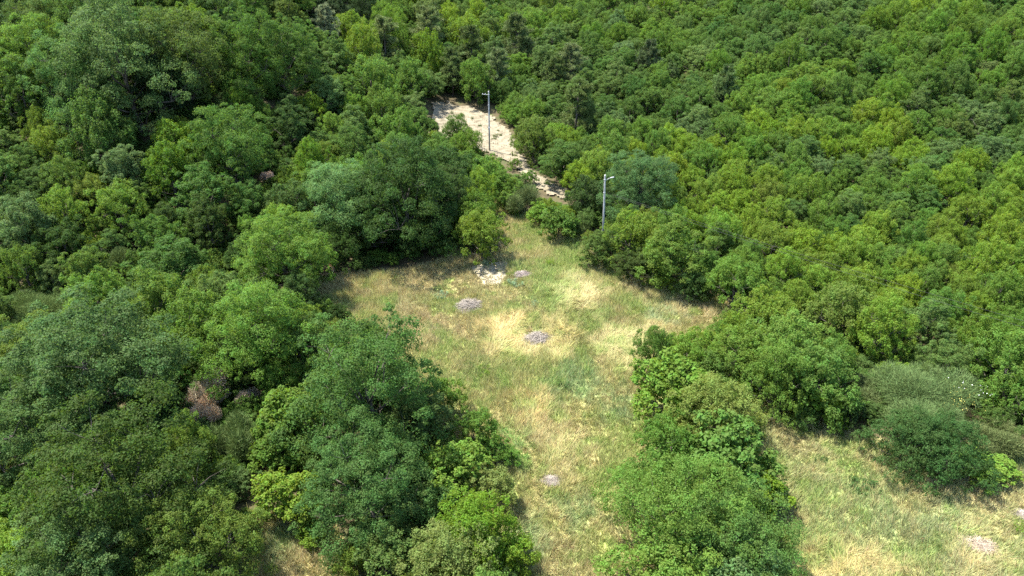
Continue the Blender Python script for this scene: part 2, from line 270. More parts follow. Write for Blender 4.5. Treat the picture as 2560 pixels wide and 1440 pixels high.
('ash','md',-17.27,96.65,5.68,7.08,'leftmost of 4 fresh green ashes level with the far pole, mid-left'),
('ash','ol',-23.24,82.2,4.97,4.83,'rightmost of 2 olive ashes level with the near pole, left middle'),
('ash','yg',34.98,65.62,4.23,4.45,'seventh from left of 10 yellow-green ashes level with the clearing top, right'),
('ash','yg',47.92,65.09,4.18,5.29,'seventh from left of 10 yellow-green ashes level with the clearing top, far right'),
('oak','mdk',-18.06,82.9,4.97,7.44,'rightmost of 6 deep green oaks level with the far pole, left middle'),
('ash','md',-20.17,122.03,6.73,8.87,'leftmost of 4 fresh green ashes at the top edge, mid-left'),
('ash','yg',29.98,56.72,3.75,4.1,'second from left of 6 yellow-green ashes level with the straw pile, right'),
('oak','vdk',-31.06,120.98,6.5,6.49,'leftmost of 5 shade-tinted blackish green oaks at the top edge, left middle'),
('ash','yg',27.64,71.67,4.46,4.71,'rightmost of 16 yellow-green ashes level with the near pole, right middle'),
('ash','yg',48.06,71.29,4.41,4.92,'fourth from left of 10 yellow-green ashes level with the near pole, far right'),
('oak','dk',-17.94,54.49,3.58,5.22,'only dark green oak level with the straw pile, left middle'),
('oak','dk',-25.44,61.71,3.91,4.19,'only dark green oak level with the clearing top, left middle'),
('oak','gg',-26.96,101.89,5.58,5.5,'only grey-green oak above the far pole, left middle'),
('oak','dgg',-32.09,108.99,5.76,7.64,'only dusky grey-green oak at the top edge, left middle'),
('ash','md',-48.61,63.66,3.89,3.77,'leftmost of 2 fresh green ashes level with the clearing top, far left'),
('ash','yg',-21.75,110.14,5.92,8.8,'leftmost of 3 yellow-green ashes above the far pole, mid-left'),
('oak','mdk',-29.8,105.09,5.58,6.41,'rightmost of 3 deep green oaks at the top edge, left middle'),
('ash','yg',-48.17,74.85,4.27,4.87,'only yellow-green ash level with the far pole, far left'),
('ash','yg',27.21,57.63,3.65,3.84,'second from left of 10 yellow-green ashes level with the clearing top, right'),
('oak','vdk',-29.1,128.77,6.63,6.67,'third from left of 5 shade-tinted blackish green oaks at the top edge, left middle'),
('oak','mdk',-27,69.7,4.12,5.66,'leftmost of 2 deep green oaks level with the near pole, left middle'),
('ash','md',33.48,76.56,4.5,5.87,'leftmost of 7 fresh green ashes level with the near pole, right'),
('ash','md',-14.92,110.32,5.94,6.59,'second from left of 4 fresh green ashes above the far pole, mid-left'),
('ash','yg',48.7,76.42,4.43,5.62,'leftmost of 10 yellow-green ashes level with the near pole, far right'),
('oak','dk',-32.8,55.42,3.48,3.36,'only dark green oak level with the straw pile, left'),
('oak','dk',-26.26,85.16,4.71,5.98,'second from left of 3 dark green oaks level with the far pole, left middle'),
('ash','md',37.15,57.87,3.59,3.96,'leftmost of 5 fresh green ashes level with the clearing top, far right'),
('oak','dk',-47.82,67.17,3.9,4.35,'only dark green oak level with the near pole, far left'),
('ash','md',-22.17,78.67,4.45,6.49,'leftmost of 2 fresh green ashes level with the near pole, left middle'),
('oak','mdk',-10.41,46.39,3.02,4.49,'only deep green oak level with the straw pile, mid-left'),
('ash','yg',-13.89,121.2,6.31,8.84,'rightmost of 3 yellow-green ashes above the far pole, mid-left'),
('shrub','ol',-5.01,37.07,2.61,2.69,'rightmost of 2 olive shrubs level with the right broom, mid-left'),
('oak','gg',-54.39,75.72,4.18,4.01,'only grey-green oak level with the far pole, far left'),
('oak','mdk',-22.01,98.86,5.26,5.98,'fourth from left of 6 deep green oaks level with the far pole, left middle'),
('ash','ol',-15.11,85.47,4.76,4.76,'leftmost of 2 olive ashes level with the near pole, mid-left'),
('ash','md',12.37,88.2,4.9,5.6,'only fresh green ash level with the near pole, mid-right'),
('shrub','ol',-8.89,28.47,2.21,2.25,'only olive shrub at the bottom, left middle'),
('oak','dgg',-68.51,102.33,5.11,5.36,'leftmost of 4 dusky grey-green oaks at the top edge, far left'),
('ash','yg',-23.98,76.22,4.3,4.22,'only yellow-green ash level with the near pole, left middle'),
('ash','md',35.44,62.77,3.74,3.78,'second from left of 3 fresh green ashes level with the clearing top, right'),
('oak','mdk',-48.08,70.85,3.96,3.88,'rightmost of 3 deep green oaks level with the near pole, far left'),
('ash','md',-9.43,90.03,4.94,4.88,'rightmost of 4 fresh green ashes level with the far pole, mid-left'),
('ash','yg',25.05,79.5,4.45,5.15,'tenth from left of 16 yellow-green ashes level with the near pole, right middle'),
('ash','yg',37.16,67.7,3.92,4.71,'eighth from left of 10 yellow-green ashes level with the clearing top, right'),
('oak','mdk',36.43,88.28,4.81,5.28,'only deep green oak level with the far pole, right'),
('oak','mdk',-30.12,81.61,4.39,5.33,'leftmost of 6 deep green oaks level with the far pole, left middle'),
('shrub','ol',-6.97,41.3,2.74,2.1,'leftmost of 2 olive shrubs level with the right broom, mid-left'),
('oak','dgg',55.93,100.88,5.3,6.23,'rightmost of 2 dusky grey-green oaks level with the far pole, right'),
('ash','yg',49.55,87.58,4.76,4.88,'third from left of 4 yellow-green ashes level with the near pole, right'),
('oak','mdk',20.28,64.78,3.75,4.8,'rightmost of 2 deep green oaks level with the clearing top, right middle'),
('oak','dgg',-57.21,91.67,4.61,6.72,'only dusky grey-green oak above the far pole, far left'),
('ash','md',45.27,77.43,4.29,5.21,'rightmost of 7 fresh green ashes level with the near pole, right'),
('ash','yg',51.84,66,3.79,4.65,'ninth from left of 10 yellow-green ashes level with the clearing top, far right'),
('ash','md',30.22,88.46,4.77,5.07,'second from left of 4 fresh green ashes level with the near pole, right middle'),
('oak','mdk',39.44,70.21,3.97,4.96,'third from left of 5 deep green oaks level with the near pole, right'),
('ash','yg',25.63,67.76,3.86,4.53,'third from left of 7 yellow-green ashes level with the clearing top, right middle'),
('oak','mdk',-21.4,134.98,6.54,7.47,'leftmost of 7 deep green oaks at the top edge, mid-left'),
('ash','yg',50.46,63.22,3.64,3.81,'rightmost of 10 yellow-green ashes level with the clearing top, far right'),
('oak','gg',36.23,73.2,4.05,5.22,'second from left of 3 grey-green oaks level with the near pole, right'),
('oak','mdk',-53.24,72.69,3.9,3.78,'leftmost of 3 deep green oaks level with the near pole, far left'),
('ash','yg',-25.01,118.44,5.78,6.66,'only yellow-green ash at the top edge, left middle'),
('oak','mdk',-24.84,106.2,5.26,7.05,'third from left of 4 deep green oaks above the far pole, left middle'),
('oak','mdk',-19.81,87.82,4.61,4.75,'fifth from left of 6 deep green oaks level with the far pole, left middle'),
('oak','dgg',-49.82,84.6,4.28,4.43,'only dusky grey-green oak level with the far pole, far left'),
('ash','md',-14.55,88.83,4.68,4.79,'second from left of 4 fresh green ashes level with the far pole, mid-left'),
('ash','yg',21.08,67.77,3.78,4.97,'second from left of 7 yellow-green ashes level with the clearing top, right middle'),
('oak','mdk',-8.49,77.94,4.21,4.34,'second from left of 3 deep green oaks level with the near pole, mid-left'),
('ash','yg',49.72,92.6,4.81,5.82,'rightmost of 7 yellow-green ashes level with the far pole, right'),
('ash','md',33.28,72.03,3.93,5.11,'second from left of 7 fresh green ashes level with the near pole, right'),
('ash','yg',9.87,84.3,4.43,5.55,'second from left of 7 yellow-green ashes level with the near pole, mid-right'),
('oak','md',43.8,98.17,4.98,6.17,'leftmost of 3 fresh green oaks level with the far pole, right'),
('ash','yg',37.42,92.48,4.74,5.61,'leftmost of 7 yellow-green ashes level with the far pole, right'),
('ash','md',-5.36,114.83,5.64,7,'rightmost of 4 fresh green ashes above the far pole, mid-left'),
('oak','gg',59.06,87.27,4.49,4.97,'fourth from left of 6 grey-green oaks level with the far pole, far right'),
('ash','yg',51.46,73.47,3.91,4.91,'fifth from left of 10 yellow-green ashes level with the near pole, far right'),
('ash','md',41.49,93.64,4.76,5,'third from left of 8 fresh green ashes level with the far pole, right'),
('ash','md',28.52,94.62,4.78,6.12,'leftmost of 8 fresh green ashes level with the far pole, right middle'),
('ash','yg',40.53,57.87,3.27,3.55,'fifth from left of 10 yellow-green ashes level with the clearing top, far right'),
('shrub','mdk',-13.05,36.18,2.38,1.95,'second from left of 3 deep green shrubs at the bottom, left middle'),
('oak','gg',9.72,108.21,5.34,6.59,'third from left of 4 grey-green oaks level with the far pole, mid-right'),
('ash','yg',34.87,56.58,3.21,4.22,'rightmost of 6 yellow-green ashes level with the straw pile, right'),
('ash','mdk',63.58,107.1,5.23,6.39,'only deep green ash above the far pole, far right'),
('oak','gg',44.7,85.33,4.4,4.45,'rightmost of 3 grey-green oaks level with the near pole, right'),
('shrub','mdk',11,33.64,2.27,1.93,'only deep green shrub at the bottom, right middle'),
('oak','gg',-20.02,91.56,4.58,5.41,'rightmost of 2 grey-green oaks level with the far pole, left middle'),
('ash','md',41.07,79.22,4.13,4.31,'fourth from left of 7 fresh green ashes level with the near pole, right'),
('ash','md',13.06,95.29,4.77,5.57,'third from left of 5 fresh green ashes level with the far pole, mid-right'),
('ash','yg',-8.47,136.53,6.38,6.77,'fourth from left of 5 yellow-green ashes at the top edge, mid-left'),
('ash','yg',29.22,80.06,4.15,4.75,'15th from left of 16 yellow-green ashes level with the near pole, right middle'),
('ash','md',36.35,108.42,5.27,5.28,'fourth from left of 8 fresh green ashes level with the far pole, right middle'),
('ash','yg',54.3,83.35,4.25,5.12,'third from left of 10 yellow-green ashes level with the near pole, far right'),
('oak','mdk',19.99,108.11,5.24,5.42,'fifth from left of 6 deep green oaks level with the far pole, mid-right'),
('oak','gg',64.35,87.91,4.4,5.46,'rightmost of 6 grey-green oaks level with the far pole, far right'),
('oak','mdk',59.67,106.88,5.14,6.76,'only deep green oak above the far pole, far right'),
('ash','yg',48.53,99.36,4.87,4.99,'fourth from left of 7 yellow-green ashes level with the far pole, right'),
('oak','dk',-38.21,47.54,2.77,4.15,'only dark green oak level with the straw pile, far left'),
('ash','yg',50.98,79.57,4.07,4.89,'second from left of 10 yellow-green ashes level with the near pole, far right'),
('ash','yg',46.2,58.03,3.2,3.68,'eighth from left of 10 yellow-green ashes level with the clearing top, far right'),
('ash','yg',44.77,69.19,3.66,4.5,'third from left of 10 yellow-green ashes level with the clearing top, far right'),
('shrub','md',-35.57,55.22,3.09,2.36,'leftmost of 2 fresh green shrubs level with the straw pile, left'),
('ash','yg',38.83,61.83,3.35,4.16,'leftmost of 10 yellow-green ashes level with the clearing top, far right'),
('ash','yg',46.29,90.52,4.5,5.66,'fifth from left of 7 yellow-green ashes level with the far pole, right'),
('ash','md',34.07,85.32,4.3,5.34,'third from left of 4 fresh green ashes level with the near pole, right middle'),
('oak','md',38.89,100.51,4.89,5.54,'rightmost of 5 fresh green oaks level with the far pole, right middle'),
('ash','md',12.07,68.83,3.62,4.25,'only fresh green ash level with the clearing top, mid-right'),
('ash','md',-13.46,74.11,3.81,5.7,'rightmost of 2 fresh green ashes level with the near pole, mid-left'),
('ash','yg',-3.67,76.43,3.91,5.6,'rightmost of 2 yellow-green ashes level with the near pole, mid-left'),
('ash','yg',39.19,53.48,2.99,3.76,'leftmost of 2 yellow-green ashes level with the straw pile, far right'),
('ash','md',23.56,85.84,4.29,5.2,'leftmost of 4 fresh green ashes level with the near pole, right middle'),
('shrub','ol',15.42,29.52,2.03,1.92,'only olive shrub at the bottom, right middle'),
('ash','ol',-31.84,43.25,2.56,2.78,'only olive ash level with the right broom, far left'),
('ash','yg',38.27,50.15,2.85,3,'rightmost of 2 yellow-green ashes level with the straw pile, far right'),
('oak','dk',-11.79,84.62,4.24,4.19,'leftmost of 2 dark green oaks level with the near pole, mid-left'),
('ash','ol',-14.76,50.25,2.85,2.79,'rightmost of 2 olive ashes level with the straw pile, left middle'),
('oak','gg',-13.57,114.43,5.38,5.24,'leftmost of 2 grey-green oaks above the far pole, mid-left'),
('ash','md',36.94,104.11,4.97,5.21,'sixth from left of 8 fresh green ashes level with the far pole, right middle'),
('ash','ol',39.36,55.6,3.06,3.71,'only olive ash level with the straw pile, far right'),
('ash','yg',57.06,79.01,3.99,4.03,'eighth from left of 10 yellow-green ashes level with the near pole, far right'),
('oak','mdk',45.48,74.5,3.81,4.43,'leftmost of 4 deep green oaks level with the near pole, far right'),
('ash','yg',22.41,74.07,3.8,4.28,'ninth from left of 16 yellow-green ashes level with the near pole, right middle'),
('oak','mdk',-27.26,53.88,2.98,3.35,'rightmost of 2 deep green oaks level with the straw pile, left'),
('oak','mdk',-28.02,108.74,4.94,5.35,'second from left of 4 deep green oaks above the far pole, left middle'),
('ash','md',-11.3,48.37,2.73,3.42,'only fresh green ash level with the straw pile, mid-left'),
('oak','mdk',55.43,115.54,5.31,6.12,'rightmost of 4 deep green oaks above the far pole, right'),
('oak','gg',-4.17,134.86,6.06,7.96,'rightmost of 5 grey-green oaks at the top edge, mid-left'),
('ash','md',43.65,118.45,5.41,6.94,'rightmost of 4 fresh green ashes above the far pole, right middle'),
('ash','md',43.46,107.16,5,6.14,'second from left of 8 fresh green ashes level with the far pole, right'),
('ash','md',54.12,96.41,4.6,4.88,'rightmost of 8 fresh green ashes level with the far pole, right'),
('ash','yg',21.81,77.73,3.89,4.77,'seventh from left of 16 yellow-green ashes level with the near pole, right middle'),
('ash','yg',13.25,80.77,3.99,5.14,'fourth from left of 7 yellow-green ashes level with the near pole, mid-right'),
('ash','yg',20.76,94.08,4.5,4.82,'leftmost of 5 yellow-green ashes level with the far pole, right middle'),
('ash','md',32.79,67.84,3.47,4.53,'leftmost of 3 fresh green ashes level with the clearing top, right'),
('oak','gg',62.58,95.83,4.52,5.63,'third from left of 6 grey-green oaks level with the far pole, far right'),
('oak','gg',54.27,88.26,4.25,4.73,'leftmost of 6 grey-green oaks level with the far pole, far right'),
('ash','yg',34.81,59.6,3.16,3.28,'ninth from left of 10 yellow-green ashes level with the clearing top, right'),
('ash','yg',25.4,89.04,4.29,4.67,'eighth from left of 16 yellow-green ashes level with the near pole, right middle'),
('ash','ol',-32.83,80.39,3.83,4.33,'rightmost of 2 olive ashes level with the far pole, left'),
('ash','md',53.71,103.93,4.81,6.33,'seventh from left of 8 fresh green ashes level with the far pole, right'),
('oak','dgg',11.04,113.7,5.22,6.17,'third from left of 5 dusky grey-green oaks above the far pole, mid-right'),
('shrub','yg',13.06,48.77,2.72,2.57,'leftmost of 2 yellow-green shrubs level with the straw pile, right middle'),
('shrub','dk',-57.12,82.45,3.83,3.48,'only dark green shrub level with the far pole, far left'),
('ash','ol',-42.45,68.81,3.39,4.16,'only olive ash level with the near pole, far left'),
('ash','md',40.02,66.58,3.39,4.46,'rightmost of 3 fresh green ashes level with the clearing top, right'),
('ash','ol',-14.43,81.79,3.97,4.31,'rightmost of 2 olive ashes level with the near pole, mid-left'),
('oak','dk',-33.22,83.87,3.92,4.47,'leftmost of 3 dark green oaks level with the far pole, left middle'),
('shrub','mdk',-15.83,30.63,1.99,1.67,'leftmost of 3 deep green shrubs at the bottom, left middle'),
('shrub','mdk',-20.1,54.18,2.9,3.26,'third from left of 5 deep green shrubs level with the straw pile, left middle'),
('oak','dgg',16.51,117.07,5.29,6.13,'rightmost of 5 dusky grey-green oaks above the far pole, mid-right'),
('oak','dgg',27.1,110.41,5.03,5.08,'only dusky grey-green oak level with the far pole, right middle'),
('shrub','yg',29.25,45.08,2.55,1.95,'rightmost of 2 yellow-green shrubs level with the right broom, right'),
('ash','yg',43.82,66.37,3.36,4.17,'fourth from left of 10 yellow-green ashes level with the clearing top, far right'),
('ash','yg',36.97,60.62,3.14,3.89,'rightmost of 10 yellow-green ashes level with the clearing top, right'),
('ash','md',38.85,59.4,3.09,3.86,'second from left of 5 fresh green ashes level with the clearing top, far right'),
('ash','yg',-25.48,92.65,4.26,4.29,'only yellow-green ash level with the far pole, left middle'),
('ash','md',54.97,108.47,4.92,5.1,'third from left of 5 fresh green ashes above the far pole, right'),
('shrub','dk',-32.32,39.43,2.32,1.78,'only dark green shrub level with the right broom, far left'),
('shrub','mdk',-27.28,45.4,2.54,2.39,'leftmost of 3 deep green shrubs level with the right broom, left'),
('oak','gg',-15.38,137.83,5.93,8.76,'second from left of 5 grey-green oaks at the top edge, mid-left'),
('shrub','ol',-28.29,62.09,3.18,2.62,'rightmost of 2 olive shrubs level with the clearing top, left'),
('ash','md',41.24,62.39,3.18,4.06,'third from left of 5 fresh green ashes level with the clearing top, far right'),
('ash','yg',-10.72,74.81,3.64,4.77,'leftmost of 2 yellow-green ashes level with the near pole, mid-left'),
('ash','md',62.32,119.9,5.26,6.24,'rightmost of 5 fresh green ashes above the far pole, right'),
('oak','md',50.42,116.18,5.15,5.31,'third from left of 5 fresh green oaks above the far pole, right'),
('shrub','md',16,36.06,2.17,1.62,'only fresh green shrub at the bottom, right middle'),
('ash','yg',27.14,83.55,3.97,4.48,'twelfth from left of 16 yellow-green ashes level with the near pole, right middle'),
('shrub','mdk',-54.3,91.2,4.02,3,'leftmost of 2 deep green shrubs above the far pole, far left'),
('ash','md',40.95,104.59,4.71,6.07,'leftmost of 8 fresh green ashes level with the far pole, right'),
('ash','yg',31.96,59.5,3.05,3.6,'sixth from left of 10 yellow-green ashes level with the clearing top, right'),
('oak','mdk',30.61,73.6,3.58,3.73,'third from left of 4 deep green oaks level with the near pole, right middle'),
('shrub','dk',-34.37,68.26,3.33,2.88,'only dark green shrub level with the near pole, left'),
('ash','yg',25.83,76.25,3.67,3.89,'13th from left of 16 yellow-green ashes level with the near pole, right middle'),
('ash','md',73.87,117.19,5.07,6.34,'fourth from left of 6 fresh green ashes above the far pole, far right'),
('ash','yg',50.64,69.44,3.39,4.14,'sixth from left of 10 yellow-green ashes level with the near pole, far right'),
('ash','yg',33.93,94.48,4.32,4.91,'fourth from left of 5 yellow-green ashes level with the far pole, right middle'),
('ash','md',74.08,110.18,4.82,6.34,'fifth from left of 6 fresh green ashes above the far pole, far right'),
('oak','mdk',17.18,63.61,3.18,3.33,'leftmost of 2 deep green oaks level with the clearing top, right middle'),
('shrub','mdk',-24.58,55.05,2.86,2.66,'leftmost of 5 deep green shrubs level with the straw pile, left middle'),
('oak','dgg',62.26,99.84,4.49,5.58,'only dusky grey-green oak level with the far pole, far right'),
('shrub','gg',-14.97,43.89,2.43,2.49,'only grey-green shrub level with the right broom, left middle'),
('ash','md',46.77,105.67,4.68,6.03,'fourth from left of 8 fresh green ashes level with the far pole, right'),
('ash','mdk',51.49,124.82,5.35,5.93,'only deep green ash above the far pole, right'),
('ash','ol',28.67,76.95,3.66,4.42,'only olive ash level with the near pole, right middle'),
('ash','md',44.84,62.66,3.12,3.75,'fourth from left of 5 fresh green ashes level with the clearing top, far right'),
('oak','mdk',-13.31,99.94,4.49,5.19,'leftmost of 3 deep green oaks level with the far pole, mid-left'),
('shrub','gg',26.96,46.8,2.53,1.9,'only grey-green shrub level with the right broom, right'),
('oak','mdk',-21.05,85,3.9,4.32,'third from left of 6 deep green oaks level with the far pole, left middle'),
('ash','md',22.87,62.82,3.12,3.89,'rightmost of 6 fresh green ashes level with the clearing top, right middle'),
('oak','gg',-24.14,96.01,4.23,5.58,'leftmost of 2 grey-green oaks level with the far pole, left middle'),
('oak','dgg',15.08,112.75,4.94,5.93,'fourth from left of 5 dusky grey-green oaks above the far pole, mid-right'),
('ash','ol',16.33,83.61,3.9,4.25,'rightmost of 2 olive ashes level with the near pole, mid-right'),
('ash','md',42.55,56.52,2.87,3.64,'fourth from left of 7 fresh green ashes level with the straw pile, far right'),
('shrub','md',-5.76,35.36,2.09,2.13,'only fresh green shrub at the bottom, mid-left'),
('oak','mdk',-38.05,62.93,3.08,3.18,'leftmost of 3 deep green oaks level with the clearing top, left'),
('oak','gg',48.98,83.17,3.85,4.36,'only grey-green oak level with the near pole, far right'),
('ash','yg',46.98,80.07,3.74,4.21,'rightmost of 4 yellow-green ashes level with the near pole, right'),
('ash','ol',14.19,70.49,3.38,3.89,'leftmost of 2 olive ashes level with the near pole, mid-right'),
('ash','yg',26.29,62.26,3.09,3.55,'sixth from left of 7 yellow-green ashes level with the clearing top, right middle'),
('ash','mdk',59.48,97.94,4.37,4.55,'leftmost of 3 deep green ashes level with the far pole, far right'),
('oak','md',68.43,115.06,4.92,6.03,'rightmost of 2 fresh green oaks above the far pole, far right'),
('oak','mdk',51.51,84.88,3.9,4.47,'second from left of 4 deep green oaks level with the near pole, far right'),
('oak','dk',-43.79,98.98,4.13,4.75,'second from left of 3 dark green oaks at the top edge, left'),
('shrub','mdk',-23.43,38.16,2.16,2.4,'second from left of 3 deep green shrubs level with the right broom, left'),
('shrub','mdk',33.45,40.01,2.24,1.94,'only deep green shrub level with the right broom, far right'),
('oak','dgg',41.19,128.53,5.42,5.59,'second from left of 4 dusky grey-green oaks above the far pole, right middle'),
('ash','yg',24.9,70.65,3.38,4.39,'14th from left of 16 yellow-green ashes level with the near pole, right middle'),
('oak','gg',36.93,84.13,3.86,4.84,'leftmost of 3 grey-green oaks level with the near pole, right'),
('shrub','md',22.96,49.05,2.58,2.22,'rightmost of 2 fresh green shrubs level with the straw pile, right middle'),
('oak','mdk',18.56,123.73,5.27,5.28,'rightmost of 5 deep green oaks above the far pole, mid-right'),
('ash','yg',15.55,49.75,2.6,2.65,'leftmost of 3 yellow-green ashes level with the straw pile, right middle'),
('oak','md',43.58,111.54,4.8,5.86,'leftmost of 5 fresh green oaks above the far pole, right'),
('oak','mdk',6.18,105.49,4.63,4.84,'leftmost of 6 deep green oaks level with the far pole, mid-right'),
('ash','md',33.65,82.21,3.78,4.83,'rightmost of 4 fresh green ashes level with the near pole, right middle'),
('ash','md',65.37,113.03,4.81,6.28,'leftmost of 6 fresh green ashes above the far pole, far right'),
('oak','mdk',-50.41,73.1,3.32,4.2,'second from left of 3 deep green oaks level with the near pole, far left'),
('oak','mdk',35.33,69.93,3.34,3.44,'only deep green oak level with the clearing top, right'),
('oak','gg',34.29,47.92,2.51,3.04,'second from left of 3 grey-green oaks level with the straw pile, far right'),
('ash','yg',22.23,89.83,4.04,5.06,'second from left of 5 yellow-green ashes level with the far pole, right middle'),
('shrub','mdk',-11.67,33.22,1.98,2.19,'rightmost of 3 deep green shrubs at the bottom, left middle'),
('ash','md',72.7,123.49,5.13,6.29,'third from left of 6 fresh green ashes at the top edge, far right'),
('shrub','dk',-20.76,49.73,2.59,2.22,'leftmost of 2 dark green shrubs level with the straw pile, left middle'),
('oak','mdk',42.76,75.61,3.53,3.73,'rightmost of 5 deep green oaks level with the near pole, right'),
('ash','md',41.61,73.19,3.45,3.49,'sixth from left of 7 fresh green ashes level with the near pole, right'),
('oak','gg',-15.98,148.63,6.02,8.96,'third from left of 5 grey-green oaks at the top edge, mid-left'),
('ash','md',22.89,56.38,2.82,3.04,'only fresh green ash level with the straw pile, right middle'),
('ash','ol',31.21,50.04,2.58,2.89,'rightmost of 2 olive ashes level with the straw pile, right'),
('ash','yg',58.62,81.68,3.71,4.89,'rightmost of 10 yellow-green ashes level with the near pole, far right'),
('oak','mdk',27.38,106.91,4.6,5.5,'leftmost of 2 deep green oaks level with the far pole, right middle'),
('ash','mdk',40.12,123.72,5.17,5.88,'rightmost of 2 deep green ashes above the far pole, right middle'),
('oak','vdk',-27.4,122.43,4.98,6.15,'fourth from left of 5 shade-tinted blackish green oaks at the top edge, left middle'),
('ash','yg',18.23,70.11,3.29,3.7,'leftmost of 7 yellow-green ashes level with the clearing top, right middle'),
('oak','mdk',-37.62,69.94,3.21,3.84,'leftmost of 2 deep green oaks level with the near pole, left'),
('oak','gg',58.05,133.84,5.45,5.73,'rightmost of 2 grey-green oaks at the top edge, right'),
('shrub','mdk',-46.29,64.52,3.04,2.18,'leftmost of 2 deep green shrubs level with the clearing top, far left'),
('oak','gg',5.71,122.71,5.11,6.69,'leftmost of 4 grey-green oaks above the far pole, mid-right'),
('oak','mdk',-23.1,113.88,4.7,5.65,'rightmost of 4 deep green oaks above the far pole, left middle'),
('oak','gg',-20.29,127.27,5.19,6.29,'leftmost of 5 grey-green oaks at the top edge, mid-left'),
('oak','mdk',-62.53,97.08,3.94,5.26,'leftmost of 2 deep green oaks at the top edge, far left'),
('ash','yg',29.45,50.84,2.57,2.76,'third from left of 6 yellow-green ashes level with the straw pile, right'),
('ash','yg',16.8,80.73,3.65,4.79,'rightmost of 7 yellow-green ashes level with the near pole, mid-right'),
('ash','md',-26.32,66.92,3.12,3.69,'only fresh green ash level with the clearing top, left middle'),
('shrub','dgg',-52.13,83.56,3.55,3.97,'only dusky grey-green shrub level with the far pole, far left'),
('oak','dgg',5.49,111.26,4.71,4.82,'leftmost of 2 dusky grey-green oaks level with the far pole, mid-right'),
('oak','gg',23.67,50.96,2.57,2.78,'only grey-green oak level with the straw pile, right'),
('ash','yg',28.7,53.49,2.65,3.43,'leftmost of 6 yellow-green ashes level with the straw pile, right'),
('ash','md',-19.65,79.91,3.55,4.6,'rightmost of 2 fresh green ashes level with the near pole, left middle'),
('oak','gg',30.2,123.97,5.09,5.2,'third from left of 4 grey-green oaks above the far pole, right middle'),
('oak','mdk',40.94,84.16,3.74,3.81,'leftmost of 5 deep green oaks level with the near pole, right'),
('oak','gg',-40.53,57.1,2.74,4,'only grey-green oak level with the clearing top, far left'),
('ash','md',61.65,131.38,5.26,6.39,'leftmost of 3 fresh green ashes at the top edge, right'),
('oak','mdk',-49.29,97.61,3.9,5.33,'leftmost of 3 deep green oaks at the top edge, left'),
('ash','md',76.26,113.83,4.66,5.37,'rightmost of 6 fresh green ashes above the far pole, far right'),
('ash','yg',17.44,73.13,3.33,4,'third from left of 16 yellow-green ashes level with the near pole, right middle'),
('ash','md',-20.48,95.23,4.02,5.17,'rightmost of 3 fresh green ashes level with the far pole, left middle'),
('ash','md',18.77,91.09,3.94,4.97,'rightmost of 5 fresh green ashes level with the far pole, mid-right'),
('ash','md',-32.46,87.1,3.66,5.1,'leftmost of 3 fresh green ashes level with the far pole, left middle'),
('shrub','gg',-36.62,40.34,2.16,2.09,'only grey-green shrub level with the right broom, far left'),
('ash','mdk',65.95,98.09,4.15,5.22,'rightmost of 3 deep green ashes level with the far pole, far right'),
('oak','md',83.8,129.26,5.13,5.27,'second from left of 3 fresh green oaks at the top edge, far right'),
('shrub','mdk',-18.56,49.62,2.48,2.3,'fourth from left of 5 deep green shrubs level with the straw pile, left middle'),
('ash','md',2.97,104.74,4.4,5,'leftmost of 5 fresh green ashes level with the far pole, mid-right'),
('ash','yg',31.95,65.27,3.02,3.92,'fourth from left of 10 yellow-green ashes level with the clearing top, right'),
('oak','gg',14.55,98.51,4.17,5.24,'rightmost of 4 grey-green oaks level with the far pole, mid-right'),
('ash','yg',17.85,77.01,3.44,3.99,'second from left of 16 yellow-green ashes level with the near pole, right middle'),
('oak','mdk',-17.38,113.79,4.63,6.02,'leftmost of 3 deep green oaks above the far pole, mid-left'),
('oak','mdk',13.87,107.3,4.48,4.52,'fourth from left of 6 deep green oaks level with the far pole, mid-right'),
('oak','mdk',-13.9,133.71,5.31,6.71,'third from left of 7 deep green oaks at the top edge, mid-left'),
('oak','gg',58.69,94.74,4.01,4.59,'second from left of 6 grey-green oaks level with the far pole, far right'),
('ash','yg',32.96,98.34,4.14,4.37,'third from left of 5 yellow-green ashes level with the far pole, right middle'),
('ash','md',82.21,121.62,4.83,5.25,'rightmost of 6 fresh green ashes at the top edge, far right'),
('ash','md',25.05,130.3,5.19,5.84,'only fresh green ash above the far pole, mid-right'),
('ash','yg',52.53,70.91,3.18,3.88,'ninth from left of 10 yellow-green ashes level with the near pole, far right'),
('ash','yg',27.33,86.72,3.73,4.82,'eleventh from left of 16 yellow-green ashes level with the near pole, right middle'),
('ash','md',35.95,50.59,2.48,2.82,'second from left of 7 fresh green ashes level with the straw pile, far right'),
('ash','mdk',37.3,132.19,5.22,5.64,'leftmost of 2 deep green ashes above the far pole, right middle'),
('ash','yg',-22.15,141.62,5.44,7.37,'leftmost of 5 yellow-green ashes at the top edge, mid-left'),
('oak','mdk',-31.77,102.36,4.06,3.87,'leftmost of 4 deep green oaks above the far pole, left middle'),
('shrub','mdk',-52.07,105.52,4.05,4.53,'second from left of 3 deep green shrubs at the top edge, left'),
('ash','yg',21.17,81.86,3.55,4.02,'sixth from left of 16 yellow-green ashes level with the near pole, right middle'),
('ash','md',33.76,91.35,3.86,4.91,'seventh from left of 8 fresh green ashes level with the far pole, right middle'),
('oak','gg',-14.54,105.23,4.33,4.16,'only grey-green oak level with the far pole, mid-left'),
('ash','mdk',66.36,103.26,4.24,4.42,'second from left of 3 deep green ashes level with the far pole, far right'),
('ash','md',46.91,109.63,4.45,5.13,'leftmost of 5 fresh green ashes above the far pole, right'),
('oak','mdk',-23.49,86.38,3.64,3.7,'second from left of 6 deep green oaks level with the far pole, left middle'),
('ash','mdk',23.51,103.84,4.28,4.5,'rightmost of 2 deep green ashes level with the far pole, right middle'),
('ash','yg',7.57,82.05,3.54,4.45,'leftmost of 7 yellow-green ashes level with the near pole, mid-right'),
